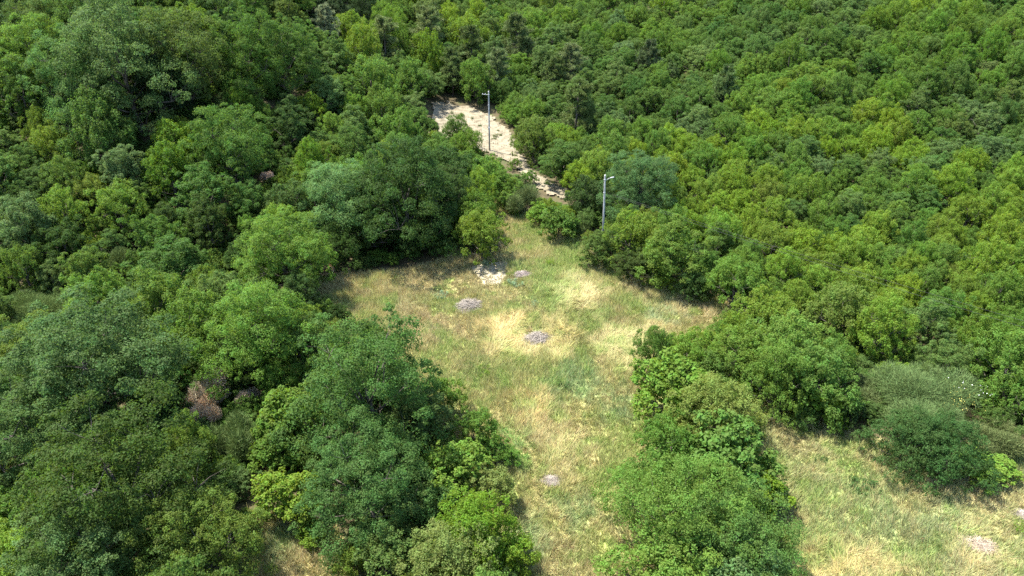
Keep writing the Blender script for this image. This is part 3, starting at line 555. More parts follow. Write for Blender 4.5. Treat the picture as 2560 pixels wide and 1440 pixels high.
('ash','md',30.68,92.27,3.88,5.02,'third from left of 8 fresh green ashes level with the far pole, right middle'),
('ash','md',32.38,103.84,4.26,4.86,'second from left of 8 fresh green ashes level with the far pole, right middle'),
('oak','vdk',-31.79,125.44,4.77,4.94,'second from left of 5 shade-tinted blackish green oaks at the top edge, left middle'),
('oak','md',1.12,123.17,4.87,5.03,'only fresh green oak above the far pole, mid-right'),
('ash','yg',42.19,64.77,2.91,3.8,'second from left of 10 yellow-green ashes level with the clearing top, far right'),
('oak','dgg',61.81,140.24,5.31,5.39,'rightmost of 2 dusky grey-green oaks at the top edge, right'),
('ash','md',2.91,97.78,4.04,4.24,'second from left of 5 fresh green ashes level with the far pole, mid-right'),
('ash','yg',29.42,68.58,3.03,3.87,'rightmost of 7 yellow-green ashes level with the clearing top, right middle'),
('oak','dgg',-60.89,106.98,4.01,4.21,'rightmost of 4 dusky grey-green oaks at the top edge, far left'),
('oak','mdk',30.48,82.61,3.5,4.02,'second from left of 4 deep green oaks level with the near pole, right middle'),
('oak','gg',7.09,134.4,5.16,5.6,'leftmost of 3 grey-green oaks at the top edge, mid-right'),
('shrub','mdk',-20.55,37.49,1.96,1.6,'rightmost of 3 deep green shrubs level with the right broom, left'),
('shrub','md',-24,36.53,1.92,1.7,'only fresh green shrub level with the right broom, left'),
('ash','md',56.15,86.02,3.58,4.45,'rightmost of 2 fresh green ashes level with the near pole, far right'),
('ash','yg',-18.31,107.08,4.24,4.56,'second from left of 3 yellow-green ashes above the far pole, mid-left'),
('ash','md',-22.51,89.65,3.65,4.02,'second from left of 3 fresh green ashes level with the far pole, left middle'),
('ash','md',20.78,70.61,3.07,3.45,'third from left of 6 fresh green ashes level with the clearing top, right middle'),
('shrub','mdk',-53.57,101.76,3.82,4.14,'leftmost of 3 deep green shrubs at the top edge, left'),
('oak','gg',26.2,101.48,4.08,4.33,'second from left of 3 grey-green oaks level with the far pole, right middle'),
('ash','yg',51.04,96.97,3.9,4.93,'sixth from left of 7 yellow-green ashes level with the far pole, right'),
('ash','mdk',23.35,107.27,4.25,4.56,'leftmost of 2 deep green ashes level with the far pole, right middle'),
('shrub','mdk',10.72,39.45,2.01,1.67,'leftmost of 2 deep green shrubs level with the right broom, right middle'),
('ash','yg',-6.9,143.29,5.35,6.96,'rightmost of 5 yellow-green ashes at the top edge, mid-left'),
('oak','mdk',-9.36,86.02,3.55,4.55,'leftmost of 3 deep green oaks level with the near pole, mid-left'),
('ash','md',32.66,119.82,4.61,5.69,'leftmost of 4 fresh green ashes above the far pole, right middle'),
('ash','md',70.07,127.18,4.76,5.77,'leftmost of 6 fresh green ashes at the top edge, far right'),
('oak','md',51.37,101.08,3.99,5.03,'rightmost of 3 fresh green oaks level with the far pole, right'),
('oak','gg',69.47,102.73,4.02,5.07,'fifth from left of 6 grey-green oaks level with the far pole, far right'),
('shrub','mdk',-16.48,50.1,2.35,1.7,'rightmost of 5 deep green shrubs level with the straw pile, left middle'),
('ash','yg',18.73,87.45,3.57,4.26,'leftmost of 16 yellow-green ashes level with the near pole, right middle'),
('ash','md',34.87,101.01,3.99,4.3,'fifth from left of 8 fresh green ashes level with the far pole, right middle'),
('oak','gg',22.77,96.63,3.86,4.54,'leftmost of 3 grey-green oaks level with the far pole, right middle'),
('oak','mdk',-5.23,88.6,3.61,3.48,'rightmost of 3 deep green oaks level with the near pole, mid-left'),
('ash','md',59.21,114.06,4.36,4.56,'fourth from left of 5 fresh green ashes above the far pole, right'),
('oak','mdk',60.57,90.96,3.66,3.86,'fourth from left of 6 deep green oaks level with the far pole, far right'),
('ash','ol',-37.18,79.87,3.18,4.55,'leftmost of 2 olive ashes level with the far pole, left'),
('oak','mdk',47.55,121.95,4.62,4.85,'leftmost of 4 deep green oaks above the far pole, right'),
('ash','md',17.27,96.69,3.85,4.49,'fourth from left of 5 fresh green ashes level with the far pole, mid-right'),
('shrub','ol',-32.4,51.1,2.36,2.14,'only olive shrub level with the straw pile, left'),
('ash','md',-6.23,131.31,4.9,7.25,'third from left of 4 fresh green ashes above the far pole, mid-left'),
('oak','mdk',85.79,139.31,5.05,6.62,'only deep green oak at the top edge, far right'),
('ash','md',-51.29,78.17,3.09,4.31,'only fresh green ash level with the far pole, far left'),
('ash','yg',71.22,136.15,4.97,5.75,'only yellow-green ash at the top edge, far right'),
('ash','md',39.98,119.08,4.51,4.91,'third from left of 4 fresh green ashes above the far pole, right middle'),
('ash','md',78.62,133.04,4.87,6.38,'fourth from left of 6 fresh green ashes at the top edge, far right'),
('oak','md',61.89,110.57,4.21,5.35,'leftmost of 2 fresh green oaks above the far pole, far right'),
('ash','md',34.43,116.15,4.42,4.5,'second from left of 4 fresh green ashes above the far pole, right middle'),
('oak','mdk',22.83,113.44,4.33,5.15,'leftmost of 5 deep green oaks above the far pole, right middle'),
('ash','md',69.61,108.46,4.14,4.51,'third from left of 6 fresh green ashes above the far pole, far right'),
('ash','yg',-18.63,144.3,5.22,6.43,'second from left of 5 yellow-green ashes at the top edge, mid-left'),
('oak','mdk',50.7,120.98,4.53,4.85,'second from left of 4 deep green oaks above the far pole, right'),
('oak','mdk',-12.4,153.31,5.52,8.14,'fourth from left of 7 deep green oaks at the top edge, mid-left'),
('oak','md',33.02,145.08,5.28,6.48,'only fresh green oak at the top edge, right middle'),
('oak','mdk',19.2,99.71,3.91,4.31,'rightmost of 6 deep green oaks level with the far pole, mid-right'),
('ash','yg',6.13,97.77,3.85,4.39,'leftmost of 2 yellow-green ashes level with the far pole, mid-right'),
('ash','md',39.86,75.52,3.13,3.71,'fifth from left of 7 fresh green ashes level with the near pole, right'),
('ash','yg',19.87,85.16,3.43,4.42,'fourth from left of 16 yellow-green ashes level with the near pole, right middle'),
('oak','md',63.05,123.46,4.55,5.7,'fourth from left of 5 fresh green oaks above the far pole, right'),
('shrub','dgg',-45.95,85.43,3.26,2.98,'only dusky grey-green shrub level with the far pole, left'),
('ash','md',-0.24,137.4,5.02,5.77,'rightmost of 4 fresh green ashes at the top edge, mid-left'),
('ash','md',69.88,120.25,4.43,5.7,'second from left of 6 fresh green ashes above the far pole, far right'),
('ash','yg',7.2,94.96,3.73,4.68,'rightmost of 2 yellow-green ashes level with the far pole, mid-right'),
('oak','gg',-4.85,147.61,5.3,7.72,'fourth from left of 5 grey-green oaks at the top edge, mid-left'),
('ash','yg',40.17,109.08,4.13,5.02,'rightmost of 5 yellow-green ashes level with the far pole, right middle'),
('shrub','dgg',-64.58,105.97,3.8,2.78,'only dusky grey-green shrub at the top edge, far left'),
('oak','mdk',30.52,85.27,3.41,4.1,'leftmost of 4 deep green oaks level with the near pole, right middle'),
('shrub','gg',-36.21,49.77,2.27,1.76,'only grey-green shrub level with the straw pile, far left'),
('oak','gg',25.89,98.63,3.83,4.06,'rightmost of 3 grey-green oaks level with the far pole, right middle'),
('oak','md',79.16,137.56,4.93,5.53,'leftmost of 3 fresh green oaks at the top edge, far right'),
('ash','yg',15.72,86.4,3.45,3.62,'sixth from left of 7 yellow-green ashes level with the near pole, mid-right'),
('ash','md',47.85,96.03,3.73,3.74,'sixth from left of 8 fresh green ashes level with the far pole, right'),
('ash','yg',29.61,152.62,5.43,6.59,'only yellow-green ash at the top edge, right middle'),
('ash','md',-4.26,156.29,5.56,5.85,'second from left of 4 fresh green ashes at the top edge, mid-left'),
('ash','yg',19.43,74.1,3.04,3.75,'fifth from left of 16 yellow-green ashes level with the near pole, right middle'),
('oak','mdk',-3.69,140.51,5.06,6.9,'sixth from left of 7 deep green oaks at the top edge, mid-left'),
('oak','mdk',57.06,120.72,4.42,5.17,'third from left of 4 deep green oaks above the far pole, right'),
('ash','md',36.66,96.19,3.71,4.42,'rightmost of 8 fresh green ashes level with the far pole, right middle'),
('ash','md',75,134.18,4.8,5.55,'second from left of 6 fresh green ashes at the top edge, far right'),
('ash','md',18.85,136.11,4.93,5.45,'fourth from left of 5 fresh green ashes at the top edge, mid-right'),
('shrub','md',-28.88,86.13,3.33,2.45,'leftmost of 3 fresh green shrubs level with the far pole, left middle'),
('oak','mdk',43.48,82.74,3.29,3.95,'second from left of 5 deep green oaks level with the near pole, right'),
('shrub','yg',-11.01,79.48,3.2,2.43,'leftmost of 4 yellow-green shrubs level with the near pole, mid-left'),
('oak','md',46.19,114.57,4.24,5.41,'second from left of 5 fresh green oaks above the far pole, right'),
('oak','mdk',54.29,127.22,4.59,5.41,'leftmost of 2 deep green oaks at the top edge, right'),
('shrub','md',17.95,51.94,2.31,2.19,'leftmost of 2 fresh green shrubs level with the straw pile, right middle'),
('ash','md',53.85,91.39,3.54,3.84,'only fresh green ash level with the far pole, far right'),
('ash','yg',15.47,89.72,3.5,4.34,'fifth from left of 7 yellow-green ashes level with the near pole, mid-right'),
('oak','mdk',-6.31,119.51,4.4,5.86,'rightmost of 3 deep green oaks above the far pole, mid-left'),
('oak','mdk',43.23,149,5.24,6.1,'third from left of 7 deep green oaks at the top edge, right middle'),
('ash','md',37.12,80.71,3.21,3.6,'third from left of 7 fresh green ashes level with the near pole, right'),
('ash','md',23.67,146.27,5.18,5.21,'rightmost of 5 fresh green ashes at the top edge, mid-right'),
('ash','mdk',16.96,104.79,3.95,4.48,'leftmost of 2 deep green ashes level with the far pole, mid-right'),
('oak','mdk',32.5,79.16,3.15,3.74,'rightmost of 4 deep green oaks level with the near pole, right middle'),
('ash','mdk',47.55,141.83,5,5.15,'only deep green ash at the top edge, right middle'),
('ash','md',18.83,61.61,2.59,3.12,'fourth from left of 6 fresh green ashes level with the clearing top, right middle'),
('ash','yg',12.67,91.35,3.53,3.6,'third from left of 7 yellow-green ashes level with the near pole, mid-right'),
('ash','yg',43.06,90.62,3.49,3.98,'third from left of 7 yellow-green ashes level with the far pole, right'),
('shrub','dk',-42.81,54.63,2.37,1.86,'only dark green shrub level with the straw pile, far left'),
('shrub','dk',-26.16,49.37,2.21,1.61,'only dark green shrub level with the straw pile, left'),
('shrub','md',-23.59,59.77,2.53,2.36,'rightmost of 2 fresh green shrubs level with the clearing top, left middle'),
('ash','ol',-25.73,72.61,2.89,3.33,'leftmost of 2 olive ashes level with the near pole, left middle'),
('oak','mdk',15.38,122.2,4.43,4.85,'fourth from left of 5 deep green oaks above the far pole, mid-right'),
('ash','yg',54.46,75.22,2.99,3.61,'seventh from left of 10 yellow-green ashes level with the near pole, far right'),
('ash','md',67.1,134.63,4.71,6.1,'second from left of 3 fresh green ashes at the top edge, right'),
('shrub','dk',-14.85,53.25,2.31,2.35,'rightmost of 2 dark green shrubs level with the straw pile, left middle'),
('ash','md',44.7,72.18,2.91,3.01,'leftmost of 2 fresh green ashes level with the near pole, far right'),
('ash','yg',38.28,77.16,3.06,3.38,'leftmost of 4 yellow-green ashes level with the near pole, right'),
('ash','mdk',18.43,111.15,4.08,5.28,'rightmost of 2 deep green ashes level with the far pole, mid-right'),
('ash','mdk',51.42,131.22,4.62,6.02,'only deep green ash at the top edge, right'),
('ash','md',9.4,144.15,5.04,6.45,'second from left of 5 fresh green ashes at the top edge, mid-right'),
('oak','gg',3.32,101.28,3.81,3.91,'second from left of 4 grey-green oaks level with the far pole, mid-right'),
('ash','md',14.36,136.34,4.82,5.72,'third from left of 5 fresh green ashes at the top edge, mid-right'),
('oak','gg',19.06,129.91,4.63,4.96,'third from left of 4 grey-green oaks above the far pole, mid-right'),
('oak','mdk',61.67,85.9,3.29,4.2,'rightmost of 4 deep green oaks level with the near pole, far right'),
('oak','gg',-3.01,127.25,4.53,6.15,'rightmost of 2 grey-green oaks above the far pole, mid-left'),
('shrub','ol',-36.59,65.44,2.65,2.54,'leftmost of 2 olive shrubs level with the clearing top, left'),
('ash','md',66.02,128.59,4.51,5.13,'rightmost of 3 fresh green ashes at the top edge, right'),
('ash','yg',39.61,89.33,3.4,4.1,'second from left of 7 yellow-green ashes level with the far pole, right'),
('oak','md',89.08,134.44,4.65,5.13,'rightmost of 3 fresh green oaks at the top edge, far right'),
('ash','md',3.1,139.73,4.88,6.15,'leftmost of 5 fresh green ashes at the top edge, mid-right'),
('shrub','dk',-45.92,100.86,3.51,3.05,'only dark green shrub at the top edge, left'),
('ash','md',44.77,94.68,3.56,4.45,'fifth from left of 8 fresh green ashes level with the far pole, right'),
('oak','mdk',58.86,84.09,3.23,4.07,'third from left of 4 deep green oaks level with the near pole, far right'),
('ash','ol',40.73,60.26,2.5,2.84,'only olive ash level with the clearing top, far right'),
('shrub','mdk',-42.92,86.62,3.15,2.53,'only deep green shrub level with the far pole, left'),
('shrub','mdk',-5.81,85.46,3.29,3.58,'rightmost of 3 deep green shrubs level with the near pole, mid-left'),
('shrub','dk',-22.22,61.86,2.55,2.55,'only dark green shrub level with the clearing top, left middle'),
('ash','md',79.36,124.1,4.32,5.63,'fifth from left of 6 fresh green ashes at the top edge, far right'),
('shrub','mdk',-27.2,47.91,2.12,1.54,'leftmost of 2 deep green shrubs level with the straw pile, left'),
('ash','md',17.52,66.39,2.68,2.94,'second from left of 6 fresh green ashes level with the clearing top, right middle'),
('shrub','md',-22.74,55.26,2.34,2.06,'leftmost of 3 fresh green shrubs level with the straw pile, left middle'),
('ash','yg',-11.76,144.21,4.97,6.79,'third from left of 5 yellow-green ashes at the top edge, mid-left'),
('ash','yg',47.54,85.69,3.26,3.98,'second from left of 4 yellow-green ashes level with the near pole, right'),
('ash','md',-2.16,144.91,4.99,5.95,'third from left of 4 fresh green ashes at the top edge, mid-left'),
('ash','md',58.18,117.58,4.16,5.38,'second from left of 5 fresh green ashes above the far pole, right'),
('shrub','md',-26.43,63.85,2.59,2.08,'leftmost of 2 fresh green shrubs level with the clearing top, left middle'),
('oak','mdk',9.45,129.16,4.52,4.92,'second from left of 5 deep green oaks above the far pole, mid-right'),
('oak','md',18.82,155.96,5.28,6.86,'sixth from left of 9 fresh green oaks at the top edge, mid-right'),
('oak','mdk',62.8,145.27,4.91,6.01,'rightmost of 2 deep green oaks at the top edge, right'),
('shrub','md',-8.43,45.54,2.02,2.05,'only fresh green shrub level with the right broom, mid-left'),
('shrub','md',-13.78,47.42,2.08,1.72,'only fresh green shrub level with the right broom, left middle'),
('shrub','md',-44.02,72.76,2.76,2.7,'rightmost of 2 fresh green shrubs level with the near pole, far left'),
('shrub','dk',-36,82.83,3.03,2.92,'only dark green shrub level with the far pole, left'),
('shrub','yg',25.11,56.48,2.36,1.78,'rightmost of 2 yellow-green shrubs level with the straw pile, right middle'),
('shrub','mdk',-28.52,71.98,2.78,2.41,'leftmost of 4 deep green shrubs level with the near pole, left middle'),
('oak','md',24.97,137.29,4.71,5.29,'eighth from left of 9 fresh green oaks at the top edge, mid-right'),
('shrub','ol',-35.15,79.63,2.94,3.28,'only olive shrub level with the far pole, left'),
('oak','md',7.37,153.96,5.16,6.61,'fourth from left of 9 fresh green oaks at the top edge, mid-right'),
('oak','md',30.22,99.66,3.61,3.82,'second from left of 5 fresh green oaks level with the far pole, right middle'),
('shrub','yg',14.3,41.27,1.86,1.71,'only yellow-green shrub level with the right broom, right middle'),
('oak','dgg',49.37,128.52,4.39,5.28,'only dusky grey-green oak above the far pole, right'),
('shrub','mdk',-51.42,90.44,3.14,3.22,'rightmost of 2 deep green shrubs above the far pole, far left'),
('oak','gg',32.87,87.65,3.25,3.98,'only grey-green oak level with the near pole, right middle'),
('shrub','mdk',21.41,54.59,2.26,1.92,'rightmost of 2 deep green shrubs level with the straw pile, right middle'),
('oak','mdk',36.53,136.32,4.6,5.71,'second from left of 7 deep green oaks at the top edge, right middle'),
('shrub','yg',-40.44,63.55,2.48,2.2,'only yellow-green shrub level with the clearing top, far left'),
('shrub','mdk',-40.2,69.06,2.62,2.3,'only deep green shrub level with the near pole, left'),
('oak','dgg',13.42,103.47,3.68,4.5,'rightmost of 2 dusky grey-green oaks level with the far pole, mid-right'),
('shrub','dgg',-34.54,88.46,3.12,2.54,'only dusky grey-green shrub level with the far pole, left middle'),
('oak','md',70.66,139.89,4.63,5.03,'only fresh green oak at the top edge, right'),
('oak','mdk',46.65,145.62,4.82,5.35,'fifth from left of 7 deep green oaks at the top edge, right middle'),
('shrub','mdk',-36.32,47.71,2.03,1.57,'only deep green shrub level with the straw pile, far left'),
('oak','md',37.95,114.02,3.93,4.05,'third from left of 5 fresh green oaks above the far pole, right middle'),
('oak','mdk',13.31,127.29,4.3,5.38,'third from left of 5 deep green oaks above the far pole, mid-right'),
('shrub','md',31.23,46.98,1.99,1.53,'only fresh green shrub level with the right broom, right'),
('shrub','mdk',16.45,39.52,1.76,1.6,'rightmost of 2 deep green shrubs level with the right broom, right middle'),
('oak','gg',-5.63,78.99,2.92,3.06,'only grey-green oak level with the near pole, mid-left'),
('oak','dgg',33.89,154.3,5,5.63,'leftmost of 3 dusky grey-green oaks at the top edge, right middle'),
('oak','dgg',11.34,121.2,4.1,4.98,'second from left of 5 dusky grey-green oaks above the far pole, mid-right'),
('oak','mdk',10.05,104.42,3.64,4.55,'third from left of 6 deep green oaks level with the far pole, mid-right'),
('shrub','ol',28.33,55.09,2.22,2.15,'only olive shrub level with the straw pile, right'),
('oak','md',32.14,111.03,3.8,4.56,'leftmost of 5 fresh green oaks level with the far pole, right middle'),
('oak','md',37.14,117.69,3.97,5.09,'second from left of 5 fresh green oaks above the far pole, right middle'),
('oak','mdk',-17.25,132.64,4.37,4.78,'second from left of 7 deep green oaks at the top edge, mid-left'),
('shrub','dgg',-60.99,91.81,3.08,2.4,'leftmost of 2 dusky grey-green shrubs above the far pole, far left'),
('shrub','ol',41.83,49.03,2.03,1.74,'only olive shrub level with the straw pile, far right'),
('oak','mdk',61.69,104.17,3.59,3.78,'second from left of 6 deep green oaks level with the far pole, far right'),
('shrub','dk',-45.73,57.86,2.27,2,'only dark green shrub level with the clearing top, far left'),
('oak','gg',51.79,147.43,4.74,6.09,'rightmost of 2 grey-green oaks at the top edge, right middle'),
('oak','gg',19.4,142.86,4.66,5.33,'rightmost of 3 grey-green oaks at the top edge, mid-right'),
('oak','mdk',56.17,93.72,3.29,3.84,'leftmost of 6 deep green oaks level with the far pole, far right'),
('oak','md',50.49,106.98,3.64,4.18,'second from left of 3 fresh green oaks level with the far pole, right'),
('oak','gg',10.21,137.39,4.48,5.61,'second from left of 3 grey-green oaks at the top edge, mid-right'),
('oak','mdk',49.54,137.58,4.44,5.64,'rightmost of 7 deep green oaks at the top edge, right middle'),
('shrub','ol',18.61,53.65,2.15,1.67,'rightmost of 2 olive shrubs level with the straw pile, right middle'),
('shrub','mdk',-50.26,65.81,2.44,1.88,'leftmost of 2 deep green shrubs level with the near pole, far left'),
('shrub','vdk',-29.84,117.47,3.79,3.15,'only shade-tinted blackish green shrub at the top edge, left middle'),
('oak','gg',57.46,126.78,4.12,5.2,'only grey-green oak above the far pole, right'),
('oak','gg',49,150.56,4.77,5.85,'leftmost of 2 grey-green oaks at the top edge, right middle'),
('shrub','mdk',-25.84,51.84,2.08,1.71,'rightmost of 2 deep green shrubs level with the straw pile, left'),
('oak','mdk',4.57,125.89,4.12,4.88,'leftmost of 5 deep green oaks above the far pole, mid-right'),
('shrub','gg',-11.75,51.5,2.05,1.78,'only grey-green shrub level with the straw pile, mid-left'),
('shrub','md',-46.26,72.74,2.56,2.17,'leftmost of 2 fresh green shrubs level with the near pole, far left'),
('oak','gg',71.81,112.39,3.69,4.14,'only grey-green oak above the far pole, far right'),
('shrub','md',-16.13,54.18,2.12,2.33,'rightmost of 3 fresh green shrubs level with the straw pile, left middle'),
('shrub','mdk',22.35,57.92,2.22,1.92,'leftmost of 2 deep green shrubs level with the straw pile, right middle'),
('shrub','mdk',24.24,47.56,1.92,1.77,'only deep green shrub level with the straw pile, right'),
('oak','gg',32.47,113.94,3.74,4.9,'rightmost of 4 grey-green oaks above the far pole, right middle'),
('shrub','md',38.3,45.94,1.88,1.64,'only fresh green shrub level with the right broom, far right'),
('oak','md',2.74,135.74,4.32,4.93,'leftmost of 9 fresh green oaks at the top edge, mid-right'),
('shrub','yg',25.76,48.9,1.95,1.74,'second from left of 9 yellow-green shrubs level with the straw pile, right'),
('oak','gg',-24.65,78.71,2.75,3.4,'only grey-green oak level with the near pole, left middle'),
('oak','md',5.5,143.1,4.5,4.92,'third from left of 9 fresh green oaks at the top edge, mid-right'),
('shrub','mdk',-43.08,59.14,2.22,2.21,'rightmost of 2 deep green shrubs level with the clearing top, far left'),
('oak','gg',28.37,117.69,3.83,3.91,'second from left of 4 grey-green oaks above the far pole, right middle'),
('oak','dgg',57.47,104.57,3.45,4.45,'leftmost of 2 dusky grey-green oaks level with the far pole, right'),
('oak','mdk',44.15,125.92,4,4.54,'rightmost of 5 deep green oaks above the far pole, right middle'),
('shrub','md',11.96,50.18,1.97,1.6,'only fresh green shrub level with the straw pile, mid-right'),
('oak','md',40.58,112.96,3.66,4.5,'fourth from left of 5 fresh green oaks above the far pole, right middle'),
('oak','mdk',56.46,90.34,3.06,3.87,'third from left of 6 deep green oaks level with the far pole, far right'),
('oak','md',66.05,124.4,3.93,4.07,'rightmost of 5 fresh green oaks above the far pole, right'),
('shrub','md',-17.32,48.91,1.92,1.87,'second from left of 3 fresh green shrubs level with the straw pile, left middle'),
('shrub','mdk',-53.93,109.5,3.33,2.79,'rightmost of 3 deep green shrubs at the top edge, left'),
('oak','md',11.84,140.55,4.36,4.85,'fifth from left of 9 fresh green oaks at the top edge, mid-right'),
('shrub','md',-34.51,57.3,2.14,1.63,'rightmost of 2 fresh green shrubs level with the straw pile, left'),
('oak','mdk',62.9,91.15,3.04,3.77,'fifth from left of 6 deep green oaks level with the far pole, far right'),
('shrub','dk',-11.98,77.07,2.68,2.24,'rightmost of 2 dark green shrubs level with the near pole, mid-left'),
('shrub','gg',34.3,45.64,1.81,1.47,'only grey-green shrub level with the right broom, far right'),
('shrub','gg',-2.77,68.2,2.43,2.56,'only grey-green shrub level with the clearing top, mid-left'),
('shrub','gg',-25.26,65.2,2.33,2.31,'only grey-green shrub level with the clearing top, left middle'),
('oak','mdk',28.12,114.23,3.64,4.3,'second from left of 5 deep green oaks above the far pole, right middle'),
('shrub','yg',20.39,62.34,2.26,2.07,'second from left of 4 yellow-green shrubs level with the clearing top, right middle'),
('oak','dgg',56.15,130.75,4,4.48,'leftmost of 2 dusky grey-green oaks at the top edge, right'),
('oak','mdk',37.4,127.96,3.96,4.78,'fourth from left of 5 deep green oaks above the far pole, right middle'),
('shrub','yg',32.65,57.67,2.13,1.69,'fifth from left of 9 yellow-green shrubs level with the straw pile, right'),
('oak','mdk',29.11,102.35,3.29,3.89,'rightmost of 2 deep green oaks level with the far pole, right middle'),
('oak','dgg',47.37,125.09,3.86,3.94,'rightmost of 4 dusky grey-green oaks above the far pole, right middle'),
('oak','md',43.26,115.1,3.6,4.4,'rightmost of 5 fresh green oaks above the far pole, right middle'),
('shrub','md',-25.67,98.44,3.11,2.75,'second from left of 3 fresh green shrubs level with the far pole, left middle'),
('shrub','mdk',-25.87,81.26,2.7,2.18,'third from left of 4 deep green shrubs level with the near pole, left middle'),
('oak','mdk',-3.87,160.73,4.78,4.72,'rightmost of 7 deep green oaks at the top edge, mid-left'),
('shrub','dgg',-54.56,93.82,2.88,2.5,'rightmost of 2 dusky grey-green shrubs above the far pole, far left'),
('shrub','yg',25.48,46.91,1.81,1.55,'leftmost of 2 yellow-green shrubs level with the right broom, right'),
('oak','mdk',-10.31,140.82,4.25,5.2,'fifth from left of 7 deep green oaks at the top edge, mid-left'),
('oak','mdk',43.08,144.3,4.31,5.31,'fourth from left of 7 deep green oaks at the top edge, right middle'),
('shrub','ol',14.94,48.09,1.84,1.74,'leftmost of 2 olive shrubs level with the straw pile, right middle'),
('oak','md',28.39,131.11,3.98,4.73,'leftmost of 5 fresh green oaks above the far pole, right middle'),
('shrub','mdk',-24.14,58.02,2.09,2.17,'second from left of 5 deep green shrubs level with the straw pile, left middle'),
('oak','md',3.02,148.37,4.4,4.58,'second from left of 9 fresh green oaks at the top edge, mid-right'),
('oak','dgg',26.28,123.03,3.75,4.75,'leftmost of 4 dusky grey-green oaks above the far pole, right middle'),
('shrub','yg',4.07,76.13,2.56,2.13,'leftmost of 5 yellow-green shrubs level with the near pole, mid-right'),
('shrub','mdk',-62.53,99.92,2.96,2.56,'only deep green shrub at the top edge, far left'),
('oak','md',0.65,106.11,3.33,3.45,'only fresh green oak level with the far pole, mid-right'),
('oak','gg',15.23,64.47,2.24,2.34,'only grey-green oak level with the clearing top, right middle'),
('oak','mdk',44.94,134.21,3.96,4.66,'sixth from left of 7 deep green oaks at the top edge, right middle'),
('oak','mdk',36.11,125.49,3.75,4.45,'third from left of 5 deep green oaks above the far pole, right middle'),
('shrub','yg',32.16,56.35,2.01,1.65,'sixth from left of 9 yellow-green shrubs level with the straw pile, right'),
('shrub','md',-39.58,74.35,2.4,2.23,'only fresh green shrub level with the near pole, left'),
('oak','dgg',38.52,149.56,4.32,4.45,'second from left of 3 dusky grey-green oaks at the top edge, right middle'),
('oak','gg',2.96,114.77,3.47,3.68,'leftmost of 4 grey-green oaks level with the far pole, mid-right'),
('oak','mdk',68.13,95.43,2.96,3.44,'rightmost of 6 deep green oaks level with the far pole, far right'),
('oak','mdk',45.94,82.74,2.66,2.69,'fourth from left of 5 deep green oaks level with the near pole, right'),
('shrub','yg',29.88,52.28,1.88,1.63,'fourth from left of 9 yellow-green shrubs level with the straw pile, right'),
('oak','mdk',-12.54,95.27,2.92,4.33,'second from left of 3 deep green oaks level with the far pole, mid-left'),
('oak','md',-0.3,141.68,4.03,4.15,'only fresh green oak at the top edge, mid-left'),
('oak','md',25.28,142,4.04,4.15,'seventh from left of 9 fresh green oaks at the top edge, mid-right'),
('oak','mdk',7.34,113.39,3.36,4.34,'second from left of 6 deep green oaks level with the far pole, mid-right'),
('oak','md',34.39,105.83,3.16,3.85,'fourth from left of 5 fresh green oaks level with the far pole, right middle'),
('shrub','ol',-36.8,53.96,1.88,1.43,'only olive shrub level with the straw pile, far left'),
('oak','gg',25.58,120.04,3.5,3.78,'leftmost of 4 grey-green oaks above the far pole, right middle'),
('shrub','md',-3.23,121.3,3.53,3.89,'rightmost of 4 fresh green shrubs above the far pole, mid-left'),
('oak','md',27.25,146.64,4.12,4.43,'rightmost of 9 fresh green oaks at the top edge, mid-right'),
('shrub','ol',-43.52,67.33,2.16,1.82,'only olive shrub level with the near pole, far left'),
('oak','mdk',34.34,148.27,4.13,4.74,'leftmost of 7 deep green oaks at the top edge, right middle'),
('oak','dgg',49.16,133.86,3.77,4.52,'rightmost of 3 dusky grey-green oaks at the top edge, right middle'),
('shrub','md',-37.98,113.5,3.13,3.18,'only fresh green shrub at the top edge, left middle'),
('oak','gg',24.1,124.42,3.58,3.69,'rightmost of 4 grey-green oaks above the far pole, mid-right'),
('oak','dgg',44.71,130.22,3.68,4.64,'third from left of 4 dusky grey-green oaks above the far pole, right middle'),
('shrub','yg',-42.65,71.51,2.23,2.49,'only yellow-green shrub level with the near pole, far left'),
('oak','dgg',4.76,131.04,3.71,4.32,'leftmost of 5 dusky grey-green oaks above the far pole, mid-right'),
('shrub','yg',43.48,52.88,1.83,1.63,'only yellow-green shrub level with the straw pile, far right'),
('shrub','mdk',-11.19,87.38,2.68,2.38,'second from left of 3 deep green shrubs level with the near pole, mid-left'),
('oak','md',34.77,112.08,3.24,3.36,'third from left of 5 fresh green oaks level with the far pole, right middle'),
('shrub','md',-11.89,88.99,2.71,2.11,'second from left of 5 fresh green shrubs level with the near pole, mid-left'),
('shrub','dk',-59.55,105.07,2.87,3.17,'only dark green shrub at the top edge, far left'),
('oak','gg',55.99,141.88,3.88,4.94,'leftmost of 2 grey-green oaks at the top edge, right'),
('oak','gg',13.71,115.31,3.31,4.09,'second from left of 4 grey-green oaks above the far pole, mid-right'),
('oak','mdk',-9.67,94.6,2.81,3.68,'rightmost of 3 deep green oaks level with the far pole, mid-left'),
('shrub','md',46.7,63.29,2.04,1.71,'only fresh green shrub level with the clearing top, far right'),
('shrub','mdk',-37.48,115.69,3.09,2.44,'only deep green shrub at the top edge, left middle'),
('shrub','dk',-36.27,67.05,2.09,2,'only dark green shrub level with the clearing top, left'),
('shrub','mdk',-29.98,61.58,1.98,1.65,'only deep green shrub level with the clearing top, left'),
('oak','mdk',-11.13,131.22,3.62,3.46,'second from left of 3 deep green oaks above the far pole, mid-left'),
('shrub','gg',17.55,60.74,1.96,1.57,'leftmost of 2 grey-green shrubs level with the clearing top, right middle'),
('shrub','dgg',-32.72,105.25,2.86,3.08,'only dusky grey-green shrub above the far pole, left middle'),
('shrub','yg',51.25,76.89,2.33,2.03,'fourth from left of 7 yellow-green shrubs level with the near pole, far right'),
